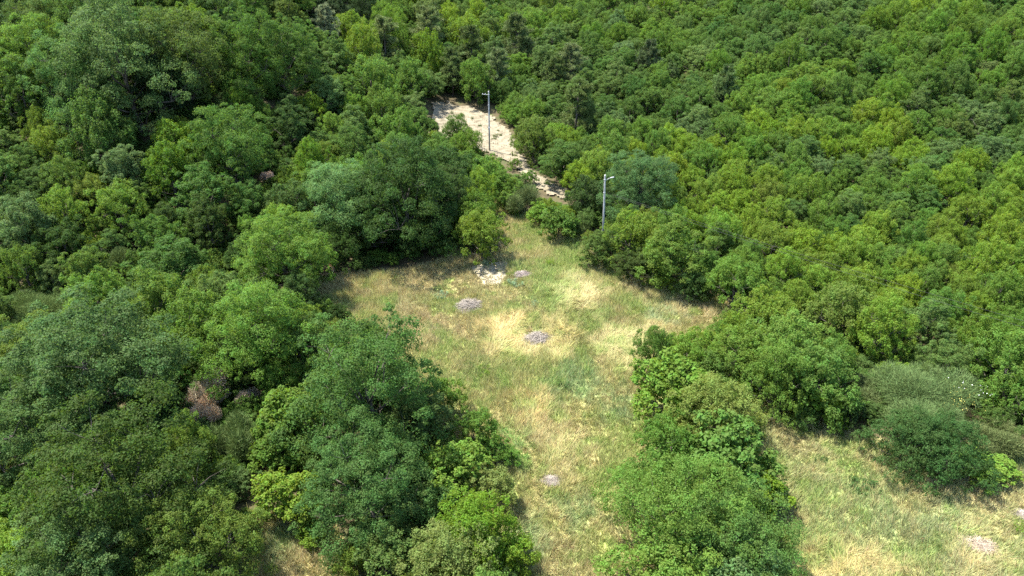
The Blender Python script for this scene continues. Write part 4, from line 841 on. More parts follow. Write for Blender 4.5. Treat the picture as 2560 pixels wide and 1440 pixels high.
('shrub','mdk',-20,64.8,2.04,2.28,'only deep green shrub level with the clearing top, left middle'),
('shrub','yg',-10.49,97.06,2.81,2.56,'only yellow-green shrub level with the far pole, mid-left'),
('shrub','dk',-18.14,85.77,2.51,2.47,'leftmost of 2 dark green shrubs level with the near pole, mid-left'),
('shrub','mdk',-17.49,125.87,3.42,2.95,'leftmost of 4 deep green shrubs above the far pole, mid-left'),
('shrub','yg',31.2,58.08,1.87,1.82,'third from left of 9 yellow-green shrubs level with the straw pile, right'),
('shrub','dk',-28.18,80.06,2.32,2.23,'only dark green shrub level with the near pole, left middle'),
('shrub','yg',32.88,54.76,1.78,1.67,'seventh from left of 9 yellow-green shrubs level with the straw pile, right'),
('shrub','yg',55.76,77.12,2.3,1.79,'sixth from left of 7 yellow-green shrubs level with the near pole, far right'),
('shrub','mdk',-50.54,75.34,2.16,2.08,'rightmost of 2 deep green shrubs level with the near pole, far left'),
('shrub','mdk',38.67,85.59,2.49,2.27,'rightmost of 3 deep green shrubs level with the near pole, right'),
('shrub','md',43.05,78.08,2.32,1.76,'only fresh green shrub level with the near pole, right'),
('shrub','yg',25.85,74.32,2.23,1.8,'fifth from left of 6 yellow-green shrubs level with the near pole, right middle'),
('shrub','yg',-24.14,103.54,2.82,2.6,'only yellow-green shrub above the far pole, left middle'),
('shrub','md',64.85,90.18,2.57,2.05,'rightmost of 2 fresh green shrubs level with the near pole, far right'),
('shrub','ol',-21.17,70.74,2.1,2.09,'only olive shrub level with the near pole, left middle'),
('shrub','md',48.19,103.34,2.84,2.6,'rightmost of 2 fresh green shrubs level with the far pole, right'),
('shrub','md',-12.81,79.45,2.29,2.1,'leftmost of 5 fresh green shrubs level with the near pole, mid-left'),
('shrub','yg',25.86,54.16,1.71,1.48,'leftmost of 9 yellow-green shrubs level with the straw pile, right'),
('shrub','yg',-24.48,71,2.08,1.62,'only yellow-green shrub level with the near pole, left middle'),
('shrub','ol',24.65,60.64,1.86,1.58,'only olive shrub level with the clearing top, right middle'),
('shrub','md',-8.99,133.26,3.46,3.23,'third from left of 4 fresh green shrubs above the far pole, mid-left'),
('shrub','dgg',11.5,102.08,2.77,2.41,'only dusky grey-green shrub level with the far pole, mid-right'),
('shrub','mdk',58.95,102.31,2.75,2.34,'leftmost of 2 deep green shrubs level with the far pole, far right'),
('shrub','md',7.42,79.58,2.26,1.96,'leftmost of 4 fresh green shrubs level with the near pole, mid-right'),
('shrub','md',-3.83,78.66,2.24,2.35,'fourth from left of 5 fresh green shrubs level with the near pole, mid-left'),
('shrub','mdk',-10.84,120.79,3.13,2.57,'second from left of 4 deep green shrubs above the far pole, mid-left'),
('shrub','mdk',-10.36,129.03,3.3,2.46,'third from left of 4 deep green shrubs above the far pole, mid-left'),
('shrub','yg',22.54,83.32,2.32,1.76,'second from left of 6 yellow-green shrubs level with the near pole, right middle'),
('shrub','mdk',-3.26,130.04,3.3,3.52,'rightmost of 4 deep green shrubs above the far pole, mid-left'),
('shrub','yg',29.37,62.26,1.85,1.59,'second from left of 3 yellow-green shrubs level with the clearing top, right'),
('shrub','md',-21.71,93.23,2.49,1.79,'rightmost of 3 fresh green shrubs level with the far pole, left middle'),
('shrub','yg',9.71,86.7,2.39,1.9,'fourth from left of 5 yellow-green shrubs level with the near pole, mid-right'),
('shrub','yg',-2.6,89.22,2.43,2.22,'second from left of 4 yellow-green shrubs level with the near pole, mid-left'),
('shrub','yg',30.28,64.03,1.88,1.82,'rightmost of 3 yellow-green shrubs level with the clearing top, right'),
('shrub','gg',-11.62,93.41,2.51,2.78,'rightmost of 2 grey-green shrubs level with the far pole, mid-left'),
('shrub','yg',33.66,55.58,1.68,1.4,'eighth from left of 9 yellow-green shrubs level with the straw pile, right'),
('shrub','yg',26.74,81.36,2.24,2.14,'fourth from left of 6 yellow-green shrubs level with the near pole, right middle'),
('shrub','mdk',-29.49,90.31,2.36,1.74,'leftmost of 2 deep green shrubs level with the far pole, left middle'),
('shrub','yg',30.28,66.69,1.93,1.64,'leftmost of 3 yellow-green shrubs level with the clearing top, right'),
('shrub','yg',23.77,76.5,2.13,1.8,'third from left of 6 yellow-green shrubs level with the near pole, right middle'),
('shrub','yg',50.25,71.65,2.02,1.57,'second from left of 4 yellow-green shrubs level with the clearing top, far right'),
('shrub','mdk',13.15,110.23,2.84,2.73,'third from left of 5 deep green shrubs level with the far pole, mid-right'),
('shrub','yg',44.6,88.13,2.36,2.19,'rightmost of 3 yellow-green shrubs level with the near pole, right'),
('shrub','md',19.04,59.93,1.76,1.36,'rightmost of 3 fresh green shrubs level with the clearing top, right middle'),
('shrub','mdk',-18.88,77.66,2.13,1.81,'rightmost of 4 deep green shrubs level with the near pole, left middle'),
('shrub','md',17.51,89.01,2.38,1.8,'rightmost of 4 fresh green shrubs level with the near pole, mid-right'),
('shrub','yg',27.45,67.11,1.9,1.74,'rightmost of 4 yellow-green shrubs level with the clearing top, right middle'),
('shrub','mdk',60.71,83.37,2.24,1.68,'only deep green shrub level with the near pole, far right'),
('shrub','md',24.85,84.01,2.26,1.74,'only fresh green shrub level with the near pole, right middle'),
('shrub','mdk',-26.42,82.85,2.18,2.44,'second from left of 4 deep green shrubs level with the near pole, left middle'),
('shrub','yg',72.6,114.36,2.84,2.15,'rightmost of 2 yellow-green shrubs above the far pole, far right'),
('shrub','md',12.02,97.62,2.54,2.16,'rightmost of 3 fresh green shrubs level with the far pole, mid-right'),
('shrub','yg',42.11,88.97,2.33,1.98,'second from left of 3 yellow-green shrubs level with the near pole, right'),
('shrub','yg',52.45,93.51,2.42,2.36,'only yellow-green shrub level with the far pole, right'),
('shrub','dk',-24.73,90.06,2.3,1.93,'rightmost of 2 dark green shrubs level with the far pole, left middle'),
('shrub','yg',53.82,73.3,1.99,1.72,'rightmost of 7 yellow-green shrubs level with the near pole, far right'),
('shrub','yg',49.55,73.78,2,1.56,'third from left of 7 yellow-green shrubs level with the near pole, far right'),
('shrub','mdk',70.36,98.61,2.49,2.3,'rightmost of 2 deep green shrubs level with the far pole, far right'),
('shrub','mdk',10.29,98.55,2.52,2.14,'second from left of 5 deep green shrubs level with the far pole, mid-right'),
('shrub','yg',47.43,73.74,1.99,1.56,'second from left of 7 yellow-green shrubs level with the near pole, far right'),
('shrub','md',-27.93,81.63,2.11,2.25,'only fresh green shrub level with the near pole, left middle'),
('shrub','yg',34.99,54.6,1.59,1.43,'rightmost of 9 yellow-green shrubs level with the straw pile, right'),
('shrub','yg',17.8,92.99,2.37,2.13,'only yellow-green shrub level with the far pole, mid-right'),
('shrub','md',56.9,112.55,2.74,2.63,'only fresh green shrub above the far pole, right'),
('shrub','md',37.05,64.79,1.79,1.71,'rightmost of 4 fresh green shrubs level with the clearing top, right'),
('shrub','mdk',5.22,107.78,2.67,2.4,'leftmost of 5 deep green shrubs level with the far pole, mid-right'),
('shrub','md',-0.49,108.2,2.67,2.61,'rightmost of 2 fresh green shrubs level with the far pole, mid-left'),
('shrub','gg',38.16,79.26,2.08,1.87,'rightmost of 2 grey-green shrubs level with the near pole, right'),
('shrub','dk',-29.16,84.16,2.12,1.54,'leftmost of 2 dark green shrubs level with the far pole, left middle'),
('shrub','ol',8.3,69.69,1.88,1.42,'only olive shrub level with the clearing top, mid-right'),
('shrub','md',5.84,101.67,2.54,2.47,'second from left of 3 fresh green shrubs level with the far pole, mid-right'),
('shrub','mdk',18.24,65.02,1.78,1.65,'only deep green shrub level with the clearing top, right middle'),
('shrub','gg',-24.93,133.8,3.08,2.53,'only grey-green shrub at the top edge, mid-left'),
('shrub','md',-5.36,83.25,2.15,1.9,'third from left of 5 fresh green shrubs level with the near pole, mid-left'),
('shrub','gg',-12.5,97.6,2.43,2.47,'leftmost of 2 grey-green shrubs level with the far pole, mid-left'),
('shrub','ol',57.21,75.97,1.98,1.66,'only olive shrub level with the near pole, far right'),
('shrub','mdk',17.55,107.35,2.61,2.57,'fourth from left of 5 deep green shrubs level with the far pole, mid-right'),
('shrub','dgg',55.97,98.02,2.41,2.02,'leftmost of 2 dusky grey-green shrubs level with the far pole, far right'),
('shrub','gg',-17.8,111.43,2.65,2.14,'only grey-green shrub above the far pole, mid-left'),
('shrub','md',33.01,69.95,1.85,1.51,'second from left of 4 fresh green shrubs level with the clearing top, right'),
('shrub','mdk',34.72,74.61,1.95,1.79,'second from left of 3 deep green shrubs level with the near pole, right'),
('shrub','gg',32,75.07,1.95,1.92,'leftmost of 2 grey-green shrubs level with the near pole, right'),
('shrub','md',-23.24,120.84,2.78,2.74,'leftmost of 4 fresh green shrubs above the far pole, mid-left'),
('shrub','mdk',-15.82,103.31,2.49,2.71,'second from left of 3 deep green shrubs level with the far pole, mid-left'),
('shrub','mdk',-17.5,91.58,2.24,1.88,'leftmost of 3 deep green shrubs level with the far pole, mid-left'),
('shrub','yg',-0.1,83.29,2.1,1.75,'rightmost of 4 yellow-green shrubs level with the near pole, mid-left'),
('shrub','md',-21.98,106.34,2.5,2.47,'only fresh green shrub above the far pole, left middle'),
('shrub','ol',22.72,80.74,2.04,1.69,'only olive shrub level with the near pole, right middle'),
('shrub','md',-7.55,95.07,2.32,1.76,'leftmost of 2 fresh green shrubs level with the far pole, mid-left'),
('shrub','yg',8.28,87.39,2.16,1.84,'third from left of 5 yellow-green shrubs level with the near pole, mid-right'),
('shrub','mdk',35.16,80.09,2,1.88,'leftmost of 3 deep green shrubs level with the near pole, right'),
('shrub','yg',20.78,76.18,1.92,1.67,'leftmost of 6 yellow-green shrubs level with the near pole, right middle'),
('shrub','dgg',29.43,104.43,2.45,2.26,'rightmost of 2 dusky grey-green shrubs level with the far pole, right middle'),
('shrub','mdk',-11.59,101.56,2.4,2.41,'rightmost of 3 deep green shrubs level with the far pole, mid-left'),
('shrub','gg',55.72,118.54,2.69,2.55,'only grey-green shrub above the far pole, right'),
('shrub','mdk',-12.24,81.47,2.01,1.53,'leftmost of 3 deep green shrubs level with the near pole, mid-left'),
('shrub','yg',-2.05,87.83,2.13,2.28,'third from left of 4 yellow-green shrubs level with the near pole, mid-left'),
('shrub','md',52.6,82.17,2.01,1.56,'leftmost of 2 fresh green shrubs level with the near pole, far right'),
('shrub','md',-0.94,84.91,2.07,1.8,'rightmost of 5 fresh green shrubs level with the near pole, mid-left'),
('shrub','yg',68.51,112.2,2.55,2.31,'leftmost of 2 yellow-green shrubs above the far pole, far right'),
('shrub','gg',62.43,89.2,2.13,1.98,'rightmost of 3 grey-green shrubs level with the near pole, far right'),
('shrub','mdk',29.26,112.11,2.56,2.38,'only deep green shrub level with the far pole, right middle'),
('shrub','gg',57.02,88.11,2.11,1.82,'leftmost of 3 grey-green shrubs level with the near pole, far right'),
('shrub','md',0.05,112.83,2.59,2.34,'leftmost of 3 fresh green shrubs level with the far pole, mid-right'),
('shrub','md',19.05,71.85,1.8,1.54,'leftmost of 3 fresh green shrubs level with the clearing top, right middle'),
('shrub','yg',49.62,67.82,1.72,1.4,'rightmost of 4 yellow-green shrubs level with the clearing top, far right'),
('shrub','mdk',-23.35,100.88,2.3,2.06,'rightmost of 2 deep green shrubs level with the far pole, left middle'),
('shrub','yg',56.76,81.99,1.99,1.51,'fifth from left of 7 yellow-green shrubs level with the near pole, far right'),
('shrub','md',18.24,68.09,1.72,1.66,'second from left of 3 fresh green shrubs level with the clearing top, right middle'),
('shrub','md',37.52,70.05,1.76,1.73,'third from left of 4 fresh green shrubs level with the clearing top, right'),
('shrub','yg',48.77,78.47,1.91,1.88,'leftmost of 7 yellow-green shrubs level with the near pole, far right'),
('shrub','yg',12.53,70.97,1.77,1.42,'only yellow-green shrub level with the clearing top, mid-right'),
('shrub','yg',61.58,113.88,2.55,2.23,'only yellow-green shrub above the far pole, right'),
('shrub','yg',43.01,63.13,1.62,1.43,'leftmost of 4 yellow-green shrubs level with the clearing top, far right'),
('shrub','mdk',14.28,125.16,2.78,2.17,'rightmost of 2 deep green shrubs above the far pole, mid-right'),
('shrub','dgg',25.6,108.46,2.46,2.19,'leftmost of 2 dusky grey-green shrubs level with the far pole, right middle'),
('shrub','md',8.39,88.8,2.1,1.96,'second from left of 4 fresh green shrubs level with the near pole, mid-right'),
('shrub','gg',56.64,83.68,1.99,1.92,'second from left of 3 grey-green shrubs level with the near pole, far right'),
('shrub','md',37.32,112.04,2.51,2.39,'only fresh green shrub level with the far pole, right middle'),
('shrub','md',44.55,104.17,2.37,2.31,'leftmost of 2 fresh green shrubs level with the far pole, right'),
('shrub','yg',14.93,66.1,1.65,1.31,'leftmost of 4 yellow-green shrubs level with the clearing top, right middle'),
('shrub','yg',12.9,78.62,1.89,1.67,'rightmost of 5 yellow-green shrubs level with the near pole, mid-right'),
('shrub','gg',19.29,63.2,1.59,1.48,'rightmost of 2 grey-green shrubs level with the clearing top, right middle'),
('shrub','md',39.44,115.65,2.55,2.32,'only fresh green shrub above the far pole, right middle'),
('shrub','yg',6.28,75.5,1.82,1.54,'second from left of 5 yellow-green shrubs level with the near pole, mid-right'),
('shrub','md',-14.05,125.44,2.71,2.19,'second from left of 4 fresh green shrubs above the far pole, mid-left'),
('shrub','ol',-2.84,86.25,2.01,1.99,'only olive shrub level with the near pole, mid-left'),
('shrub','mdk',7.83,125.25,2.71,2.53,'leftmost of 2 deep green shrubs above the far pole, mid-right'),
('shrub','md',15.01,81.78,1.92,1.51,'third from left of 4 fresh green shrubs level with the near pole, mid-right'),
('shrub','md',30.83,70.7,1.71,1.6,'leftmost of 4 fresh green shrubs level with the clearing top, right'),
('shrub','yg',48.99,66.8,1.63,1.24,'third from left of 4 yellow-green shrubs level with the clearing top, far right'),
('shrub','dgg',68.11,104.48,2.3,2.15,'rightmost of 2 dusky grey-green shrubs level with the far pole, far right'),
('shrub','mdk',54.63,132.48,2.78,2.52,'only deep green shrub at the top edge, right'),
('shrub','yg',23.65,72.37,1.73,1.59,'third from left of 4 yellow-green shrubs level with the clearing top, right middle'),
('shrub','mdk',20.75,111.68,2.44,2.03,'rightmost of 5 deep green shrubs level with the far pole, mid-right'),
('shrub','yg',28.34,74.33,1.77,1.53,'rightmost of 6 yellow-green shrubs level with the near pole, right middle'),
('shrub','yg',40.54,87.81,2,1.74,'leftmost of 3 yellow-green shrubs level with the near pole, right'),
]
FAR=[
('oak','mdk',-29.65,22.54,5.01,7.16),
('ash','ol',11.04,20.1,4.7,5.51),
('ash','md',-0.25,20.34,4.72,6.13),
('ash','md',-23.41,21.45,4.49,5.37),
('ash','ol',-5.03,22.3,4.51,5.82),
('ash','md',-19.22,21.38,4.35,4.85),
('ash','md',7.68,22.73,4.37,5.4),
('oak','dk',-11.81,20.28,4.05,4.13),
('ash','ol',-33.15,30.38,4.83,6.67),
('oak','gg',-31.48,25.96,4.35,5.92),
('ash','md',-39.03,39.57,5.21,5.42),
('ash','md',38.5,39.1,4.83,5.64),
('ash','md',-53.23,65.53,6.45,9.47),
('ash','md',43.17,46.9,5.16,6.4),
('ash','md',42.01,41.82,4.58,4.78),
('oak','mdk',-26.66,23.67,3.11,4.51),
('oak','mdk',-64.79,87.92,7.23,7.93),
('ash','md',-73.43,103.11,7.9,9.14),
('oak','mdk',-45.95,53.42,5.1,5.48),
('ash','md',-37.2,36.32,3.89,3.78),
('shrub','md',-9.12,22.09,2.89,2.26),
('ash','md',-44.95,49.14,4.69,6.14),
('oak','dgg',-83.28,114.9,8.38,9.72),
('ash','ol',-30.52,28.57,3.27,3.34),
('oak','dgg',-65.16,115.4,8.33,9.26),
('oak','mdk',-77.4,109.57,7.42,8.85),
('oak','mdk',-6.74,24.33,2.77,2.71),
('oak','mdk',-74.03,116.4,7.79,8.19),
('ash','md',-48.23,56.42,4.55,6.73),
('oak','dk',-37.06,120.22,7.91,8.12),
('oak','mdk',-33.41,115.38,7.64,10.2),
('ash','yg',35.39,37.37,3.4,4.17),
('oak','dgg',-71.56,111.16,7.11,6.79),
('shrub','dk',11.2,23.29,2.56,2.16),
('oak','mdk',-33.96,34.65,3.18,3.55),
('oak','gg',-40.62,45.62,3.8,3.67),
('shrub','ol',-24.85,24.12,2.54,2.58),
('oak','dgg',-69.52,98.48,6.31,6.15),
('ash','md',-64.08,93.08,5.99,8.81),
('oak','dk',-69.78,93.65,6.01,5.74),
('oak','mdk',-44.99,106.49,6.52,7.99),
('oak','dk',-57.5,109.66,6.66,8.21),
('ash','md',-59.61,114.52,6.82,9.28),
('ash','md',-69.13,121.02,7.19,7.08),
('oak','gg',-50.71,59.07,4.27,6.24),
('oak','dk',-53.08,112.92,6.65,8.65),
('oak','dk',-61.76,80.54,5.16,5.64),
('oak','dk',-41.14,113.03,6.59,7.02),
('oak','gg',-58.08,72.93,4.75,6.05),
('oak','mdk',-66.61,110.03,6.32,7.5),
('oak','vdk',-28.55,134.78,7.69,11.44),
('oak','mdk',-47.52,116.23,6.59,7.32),
('ash','md',46.81,51.45,3.74,4.67),
('shrub','gg',-28.94,25.61,2.3,1.78),
('oak','vdk',-34.76,138.54,7.45,7.75),
('oak','dgg',-61.55,122.72,6.58,6.48),
('shrub','mdk',-17.63,24.4,2.21,1.79),
('oak','mdk',-49.56,108.68,5.85,7),
('ash','md',-56.78,69.81,4.27,6.24),
('oak','dgg',-79.74,120.37,6.33,6.58),
('ash','ol',44.41,50.19,3.44,3.66),
('oak','vdk',-26.81,140.77,7.39,9.66),
('oak','dgg',-55.62,105.46,5.56,6.82),
('shrub','ol',13.75,23,2.07,1.8),
('ash','yg',54.3,64.16,4.01,4.97),
('oak','mdk',39.52,44.37,3.08,3.26),
('oak','dk',-45.8,111.17,5.74,8.58),
('ash','yg',-57.29,79.03,4.46,5.49),
('oak','dgg',-77.47,124.68,6.3,6.16),
('oak','dgg',-39.97,107.76,5.43,7.87),
('ash','md',46.51,55.6,3.47,4.06),
('ash','md',65.07,82.7,4.68,5.64),
('oak','vdk',-33.82,129.54,6.41,9.27),
('oak','dgg',-84.48,120.59,5.94,6.12),
('oak','dgg',-69.18,105.85,5.31,5.61),
('oak','dk',-48.24,121.61,5.89,7.26),
('shrub','mdk',-34.74,32.75,2.39,2.15),
('oak','dk',-53.4,120.03,5.82,5.57),
('oak','dgg',-62.5,110.92,5.39,7.46),
('oak','mdk',-44.16,125.02,5.98,6.81),
('oak','mdk',-59.58,84.02,4.38,5.52),
('oak','vdk',-27.96,150.53,7.15,8.89),
('ash','mdk',73.86,97.49,5.05,5.35),
('oak','mdk',-52.56,124.44,5.77,6.21),
('oak','gg',78.6,105.45,5.27,6.66),
('oak','mdk',-40.62,130.3,5.99,5.94),
('oak','vdk',-32.75,144.67,6.62,8.56),
('oak','mdk',68.53,86.39,4.51,5.4),
('oak','mdk',69.25,92.76,4.67,6.07),
('oak','dgg',-81.92,128.4,5.71,5.84),
('ash','md',-47.82,59.87,3.24,4.05),
('shrub','md',-62.3,84.79,4.06,4.16),
('ash','ol',-58.91,76.72,3.78,4.22),
('ash','mdk',76.9,99.74,4.76,5.87),
('ash','md',-22.24,150.47,6.63,7.63),
('ash','yg',52.17,61.13,3.27,3.41),
('oak','dk',-65.98,124.23,5.33,5.87),
('oak','gg',-24.89,154.58,6.69,6.46),
('oak','md',87.98,121.65,5.45,5.98),
('ash','md',49.07,57.98,3.1,3.42),
('oak','md',74.88,105.66,4.82,5.24),
('ash','yg',51.17,58.69,3.07,3.08),
('ash','ol',-52.53,61.33,3.09,3.34),
('ash','md',-9.3,158.41,6.65,7.96),
('ash','md',80.96,109.05,4.76,5.21),
('oak','dgg',-74.67,128.73,5.09,4.84),
('oak','dk',-43.5,116.71,4.66,6.71),
('ash','yg',56.78,73.91,3.45,3.47),
('ash','md',60.65,77.53,3.52,4.5),
('oak','md',91.09,127.51,5.06,6.3),
('ash','yg',56.95,70.59,3.22,4.01),
('oak','dgg',-36.15,126.15,4.87,4.86),
('shrub','md',-39.92,43.64,2.26,1.65),
('ash','yg',53.53,68.12,3.08,3.8),
('oak','dgg',-43.18,119.85,4.52,6.27),
('ash','yg',56.06,67.97,3.07,3.11),
('oak','dk',-39.95,136.23,5.02,5.17),
('ash','md',59.62,75.05,3.27,3.58),
('shrub','mdk',-66.91,91.57,3.57,3.93),
('oak','mdk',-10.23,171.63,6.35,8.4),
('oak','gg',89,142.14,5.31,6.84),
('oak','dk',-57.73,126.01,4.58,4.37),
('ash','yg',62.09,80.91,3.4,4.19),
('oak','vdk',-32.29,149.6,5.4,6.91),
('oak','dgg',-85.81,131.56,4.69,4.64),
('oak','mdk',-26.97,159.07,5.68,7.69),
('ash','yg',-10.81,183.21,6.55,8.47),
('ash','md',48.88,55.99,2.53,3.26),
('ash','md',83.76,117.88,4.45,4.96),
('ash','md',104.82,151.27,5.43,6.18),
('shrub','dk',-69.36,114.14,4.1,4.35),
('oak','mdk',-24.65,146.24,5.24,7.12),
('oak','dgg',-88.76,128.18,4.5,4.78),
('shrub','dgg',-67.17,95.39,3.54,3.03),
('oak','dk',-57.54,122.38,4.3,5.85),
('oak','dk',-64.03,128.8,4.49,4.41),
('shrub','mdk',-55.74,115.08,4.06,4.15),
('shrub','dk',-49.96,61.93,2.64,1.98),
('oak','dgg',-45.75,128.86,4.44,4.34),
('oak','mdk',-82.23,132.76,4.56,4.35),
('oak','dk',-69.66,129.54,4.45,4.33),
('ash','md',93.33,130.2,4.63,5.49),
('ash','mdk',70.44,96.53,3.69,4.59),
('oak','gg',95.04,141.46,4.94,5.96),
('ash','mdk',71.97,100.73,3.79,4.72),
('ash','md',-8.47,177.05,6.09,8.02),
('oak','gg',79.29,149.99,5.2,5.74),
('oak','mdk',74.73,102.26,3.81,4.82),
('oak','vdk',-33.53,133.41,4.58,6.39),
('oak','dk',-79.13,116.65,3.98,4.78),
('ash','md',66.52,91.2,3.47,4.32),
('shrub','mdk',-75.55,112.72,3.85,3.98),
('ash','md',44.58,53.63,2.31,2.78),
('oak','mdk',77.97,158.35,5.34,5.77),
('ash','md',-60.4,118.66,3.99,3.82),
('shrub','vdk',-34.07,123.23,4.19,4.58),
('ash','md',-4.64,174.8,5.86,8.5),
('ash','mdk',61.66,152.49,5.17,5.53),
('oak','mdk',89.71,146.88,4.97,5),
('shrub','md',-71.68,107.59,3.64,3.85),
('shrub','mdk',-82.19,124.41,4.13,3.1),
('ash','md',70.5,90.05,3.37,3.59),
('ash','yg',102.5,154.46,5.12,6.76),
('oak','gg',101.67,159.05,5.26,6.36),
('ash','md',-21.98,170.31,5.61,6.84),
('ash','yg',37.4,55.55,2.33,2.69),
('oak','md',62.89,160.65,5.35,6.34),
('ash','md',43.83,102.31,3.72,3.75),
('ash','md',66.38,109.18,3.89,3.93),
('oak','mdk',-78.7,131.49,4.29,4.5),
('ash','yg',54.58,80.43,3.06,3.62),
('oak','dk',-70.64,125.29,4.1,5.26),
('ash','yg',40.05,96.52,3.54,3.77),
('ash','md',-15.48,158.6,5.3,5.13),
('ash','md',-15.37,141.85,4.81,6.17),
('ash','yg',25.33,92.92,3.43,4.2),
('ash','mdk',72.5,94.87,3.45,4.2),
('oak','vdk',-36.6,142.34,4.62,5.05),
('oak','vdk',-30.71,139.23,4.59,4.93),
('ash','yg',15.72,93.55,3.44,4.07),
('oak','mdk',-45.28,132.06,4.26,4.12),
('ash','md',38.86,82.47,3.1,3.66),
('ash','md',66.58,121.03,4.15,5.1),
('ash','md',95.86,135.75,4.52,5.41),
('oak','mdk',-39.52,126.67,4.12,4.77),
('ash','md',65.19,93.69,3.4,3.84),
('ash','mdk',52.67,143.54,4.77,6.3),
('shrub','mdk',-59.7,128.92,4.15,3.1),
('ash','yg',21.12,87.09,3.2,3.67),
('ash','yg',54.59,78.39,2.94,3.42),
('ash','md',28.03,127.75,4.34,5.22),
('oak','dgg',54.49,159.03,5.16,6.41),
('ash','mdk',44.48,138.9,4.61,5.69),
('oak','dk',-86.45,124.76,3.98,4.42),
('ash','md',65.59,149.85,4.89,5),
('oak','mdk',-8.68,163.51,5.31,6.67),
('ash','yg',6.87,90.16,3.27,4.15),
('ash','md',2.62,108.27,3.79,4.52),
('ash','md',-25.61,166.07,5.27,5.14),
('ash','md',13.09,131.71,4.42,5.81),
('ash','yg',9.03,91.73,3.31,4.15),
('ash','md',109.39,158.48,5.03,6.1),
('ash','md',62.23,115.98,3.94,4.53),
('ash','yg',57.98,110.31,3.78,4.99),
('oak','gg',76.99,162.83,5.17,6.36),
('oak','gg',75.31,149.35,4.81,4.84),
('ash','md',23,161.89,5.22,5.9),
('oak','dk',-49.29,127.12,4,4.42),
('shrub','dk',-47.35,124.99,3.94,4.35),
('shrub','dgg',-43.46,134.13,4.21,3.68),
('ash','yg',84.94,123.81,4.1,4.46),
('oak','gg',44.73,165.49,5.28,5.65),
('ash','yg',-7.32,190.96,6.02,5.76),
('ash','mdk',23.23,118.3,4.01,4.8),
('ash','md',98.96,149.84,4.77,5.19),
('ash','yg',9.52,67.74,2.58,2.62),
('ash','yg',69.21,123.26,4.09,4.57),
('ash','md',52.98,111.51,3.8,4.27),
('ash','md',72.92,130.19,4.26,5.01),
('ash','mdk',53.46,135.42,4.43,4.71),
('oak','gg',-13.81,179.13,5.65,5.66),
('ash','md',-17.8,162.31,5.13,7.64),
('shrub','dk',-39.49,117.17,3.73,3.85),
('oak','dgg',-51.96,127.72,3.98,4.78),
('ash','md',60.45,170.84,5.36,6.11),
('shrub','gg',39.38,42.58,1.83,1.39),
('ash','md',-11.59,124.21,4.13,5.67),
('ash','yg',-21.43,130.72,4.26,4.06),
('ash','yg',24,82.15,2.97,3.54),
('shrub','dgg',-74.18,107.86,3.43,3.06),
('oak','gg',73.03,168.14,5.24,6.24),
('ash','md',-19.03,139.18,4.48,5.55),
('ash','mdk',79.88,144.99,4.6,5.35),
('oak','md',81.48,115.16,3.8,4.22),
('ash','md',-17.48,185.07,5.71,7.01),
('ash','yg',21.85,149.88,4.81,5.03),
('ash','md',32.96,127.68,4.19,4.89),
('ash','md',33.38,174.1,5.43,6.03),
('oak','mdk',76.93,170.16,5.26,6.64),
('ash','md',59.92,123.33,4.03,5.2),
('ash','yg',47.46,68.42,2.56,2.73),
('ash','md',7.89,140.73,4.54,5.1),
('shrub','mdk',-42.46,45.47,1.9,1.44),
('ash','mdk',74.23,177.2,5.44,6.14),
('ash','md',23.28,65.74,2.48,3.12),
('shrub','mdk',-57.37,130.53,4,3.81),
('oak','mdk',90.78,154.92,4.81,5.6),
('ash','md',82.93,112.87,3.7,4.34),
('oak','gg',-13.94,163.51,5.11,5.71),
('ash','md',58.89,157.58,4.92,5.15),
('ash','md',10.99,158.57,4.98,6.07),
('ash','md',-18.12,174.27,5.34,7.8),
('ash','yg',65.78,172.69,5.31,5.71),
('ash','md',7.06,174.18,5.4,6.27),
('ash','md',12.23,147.15,4.67,5.73),
('ash','yg',-13.66,187.66,5.71,6.6),
('ash','md',51.95,162.27,5.03,5.16),
('ash','yg',30.08,54.65,2.13,2.47),
('ash','md',32.85,131.2,4.23,4.85),
('shrub','md',-53.71,69.07,2.48,2.09),
('ash','md',22.77,156.11,4.87,6.09),
('ash','md',57.89,178.98,5.44,5.48),
('oak','mdk',38.57,162.32,5.01,6.45),
('ash','yg',11.57,72.19,2.61,3.33),
('ash','md',18.55,163.6,5.07,5.44),
('oak','gg',65.95,85.24,2.96,3.77),
('ash','mdk',41.46,134.55,4.27,5.53),
('shrub','mdk',-68.41,132.06,3.97,3.52),
('shrub','dk',-90.14,131.43,3.95,3.82),
('oak','gg',85.55,168.39,5.07,5.68),
('ash','yg',8.91,97.13,3.29,3.72),
('ash','md',37.8,63.54,2.35,2.89),
('ash','yg',13.94,83.26,2.9,3.09),
('oak','md',62.8,156.37,4.78,5.83),
('oak','md',69.89,171.56,5.14,6.48),
('oak','gg',85.82,162.57,4.87,6.11),
('ash','md',-6.37,183.34,5.51,5.98),
('ash','yg',-3.38,179.91,5.41,5.93),
('shrub','dk',-78.36,134.19,3.97,3.35),
('oak','mdk',-21.19,165.36,4.95,5.68),
('shrub','mdk',-37.13,129.75,3.91,2.92),
('shrub','mdk',-56.57,117.44,3.52,3.72),
('ash','md',6.5,162.68,4.94,5.04),
('ash','md',1.19,119.95,3.83,4.64),
('oak','md',30.68,165.28,4.97,6.38),
('ash','md',18.04,159.76,4.85,5.82),
('oak','md',30.17,160.54,4.86,5.04),
('oak','gg',106.14,155.63,4.62,5.85),
('ash','mdk',51.14,155.08,4.69,5.02),
('ash','md',0.61,110.13,3.58,3.8),
('ash','md',29.17,134.06,4.17,4.99),
('ash','md',-1.23,114.58,3.68,4.15),
('ash','md',16.87,152.85,4.66,4.85),
('ash','md',75.03,142.97,4.33,4.92),
('oak','mdk',-37.61,133.92,3.95,4.47),
('ash','mdk',100.24,163.32,4.8,5.91),
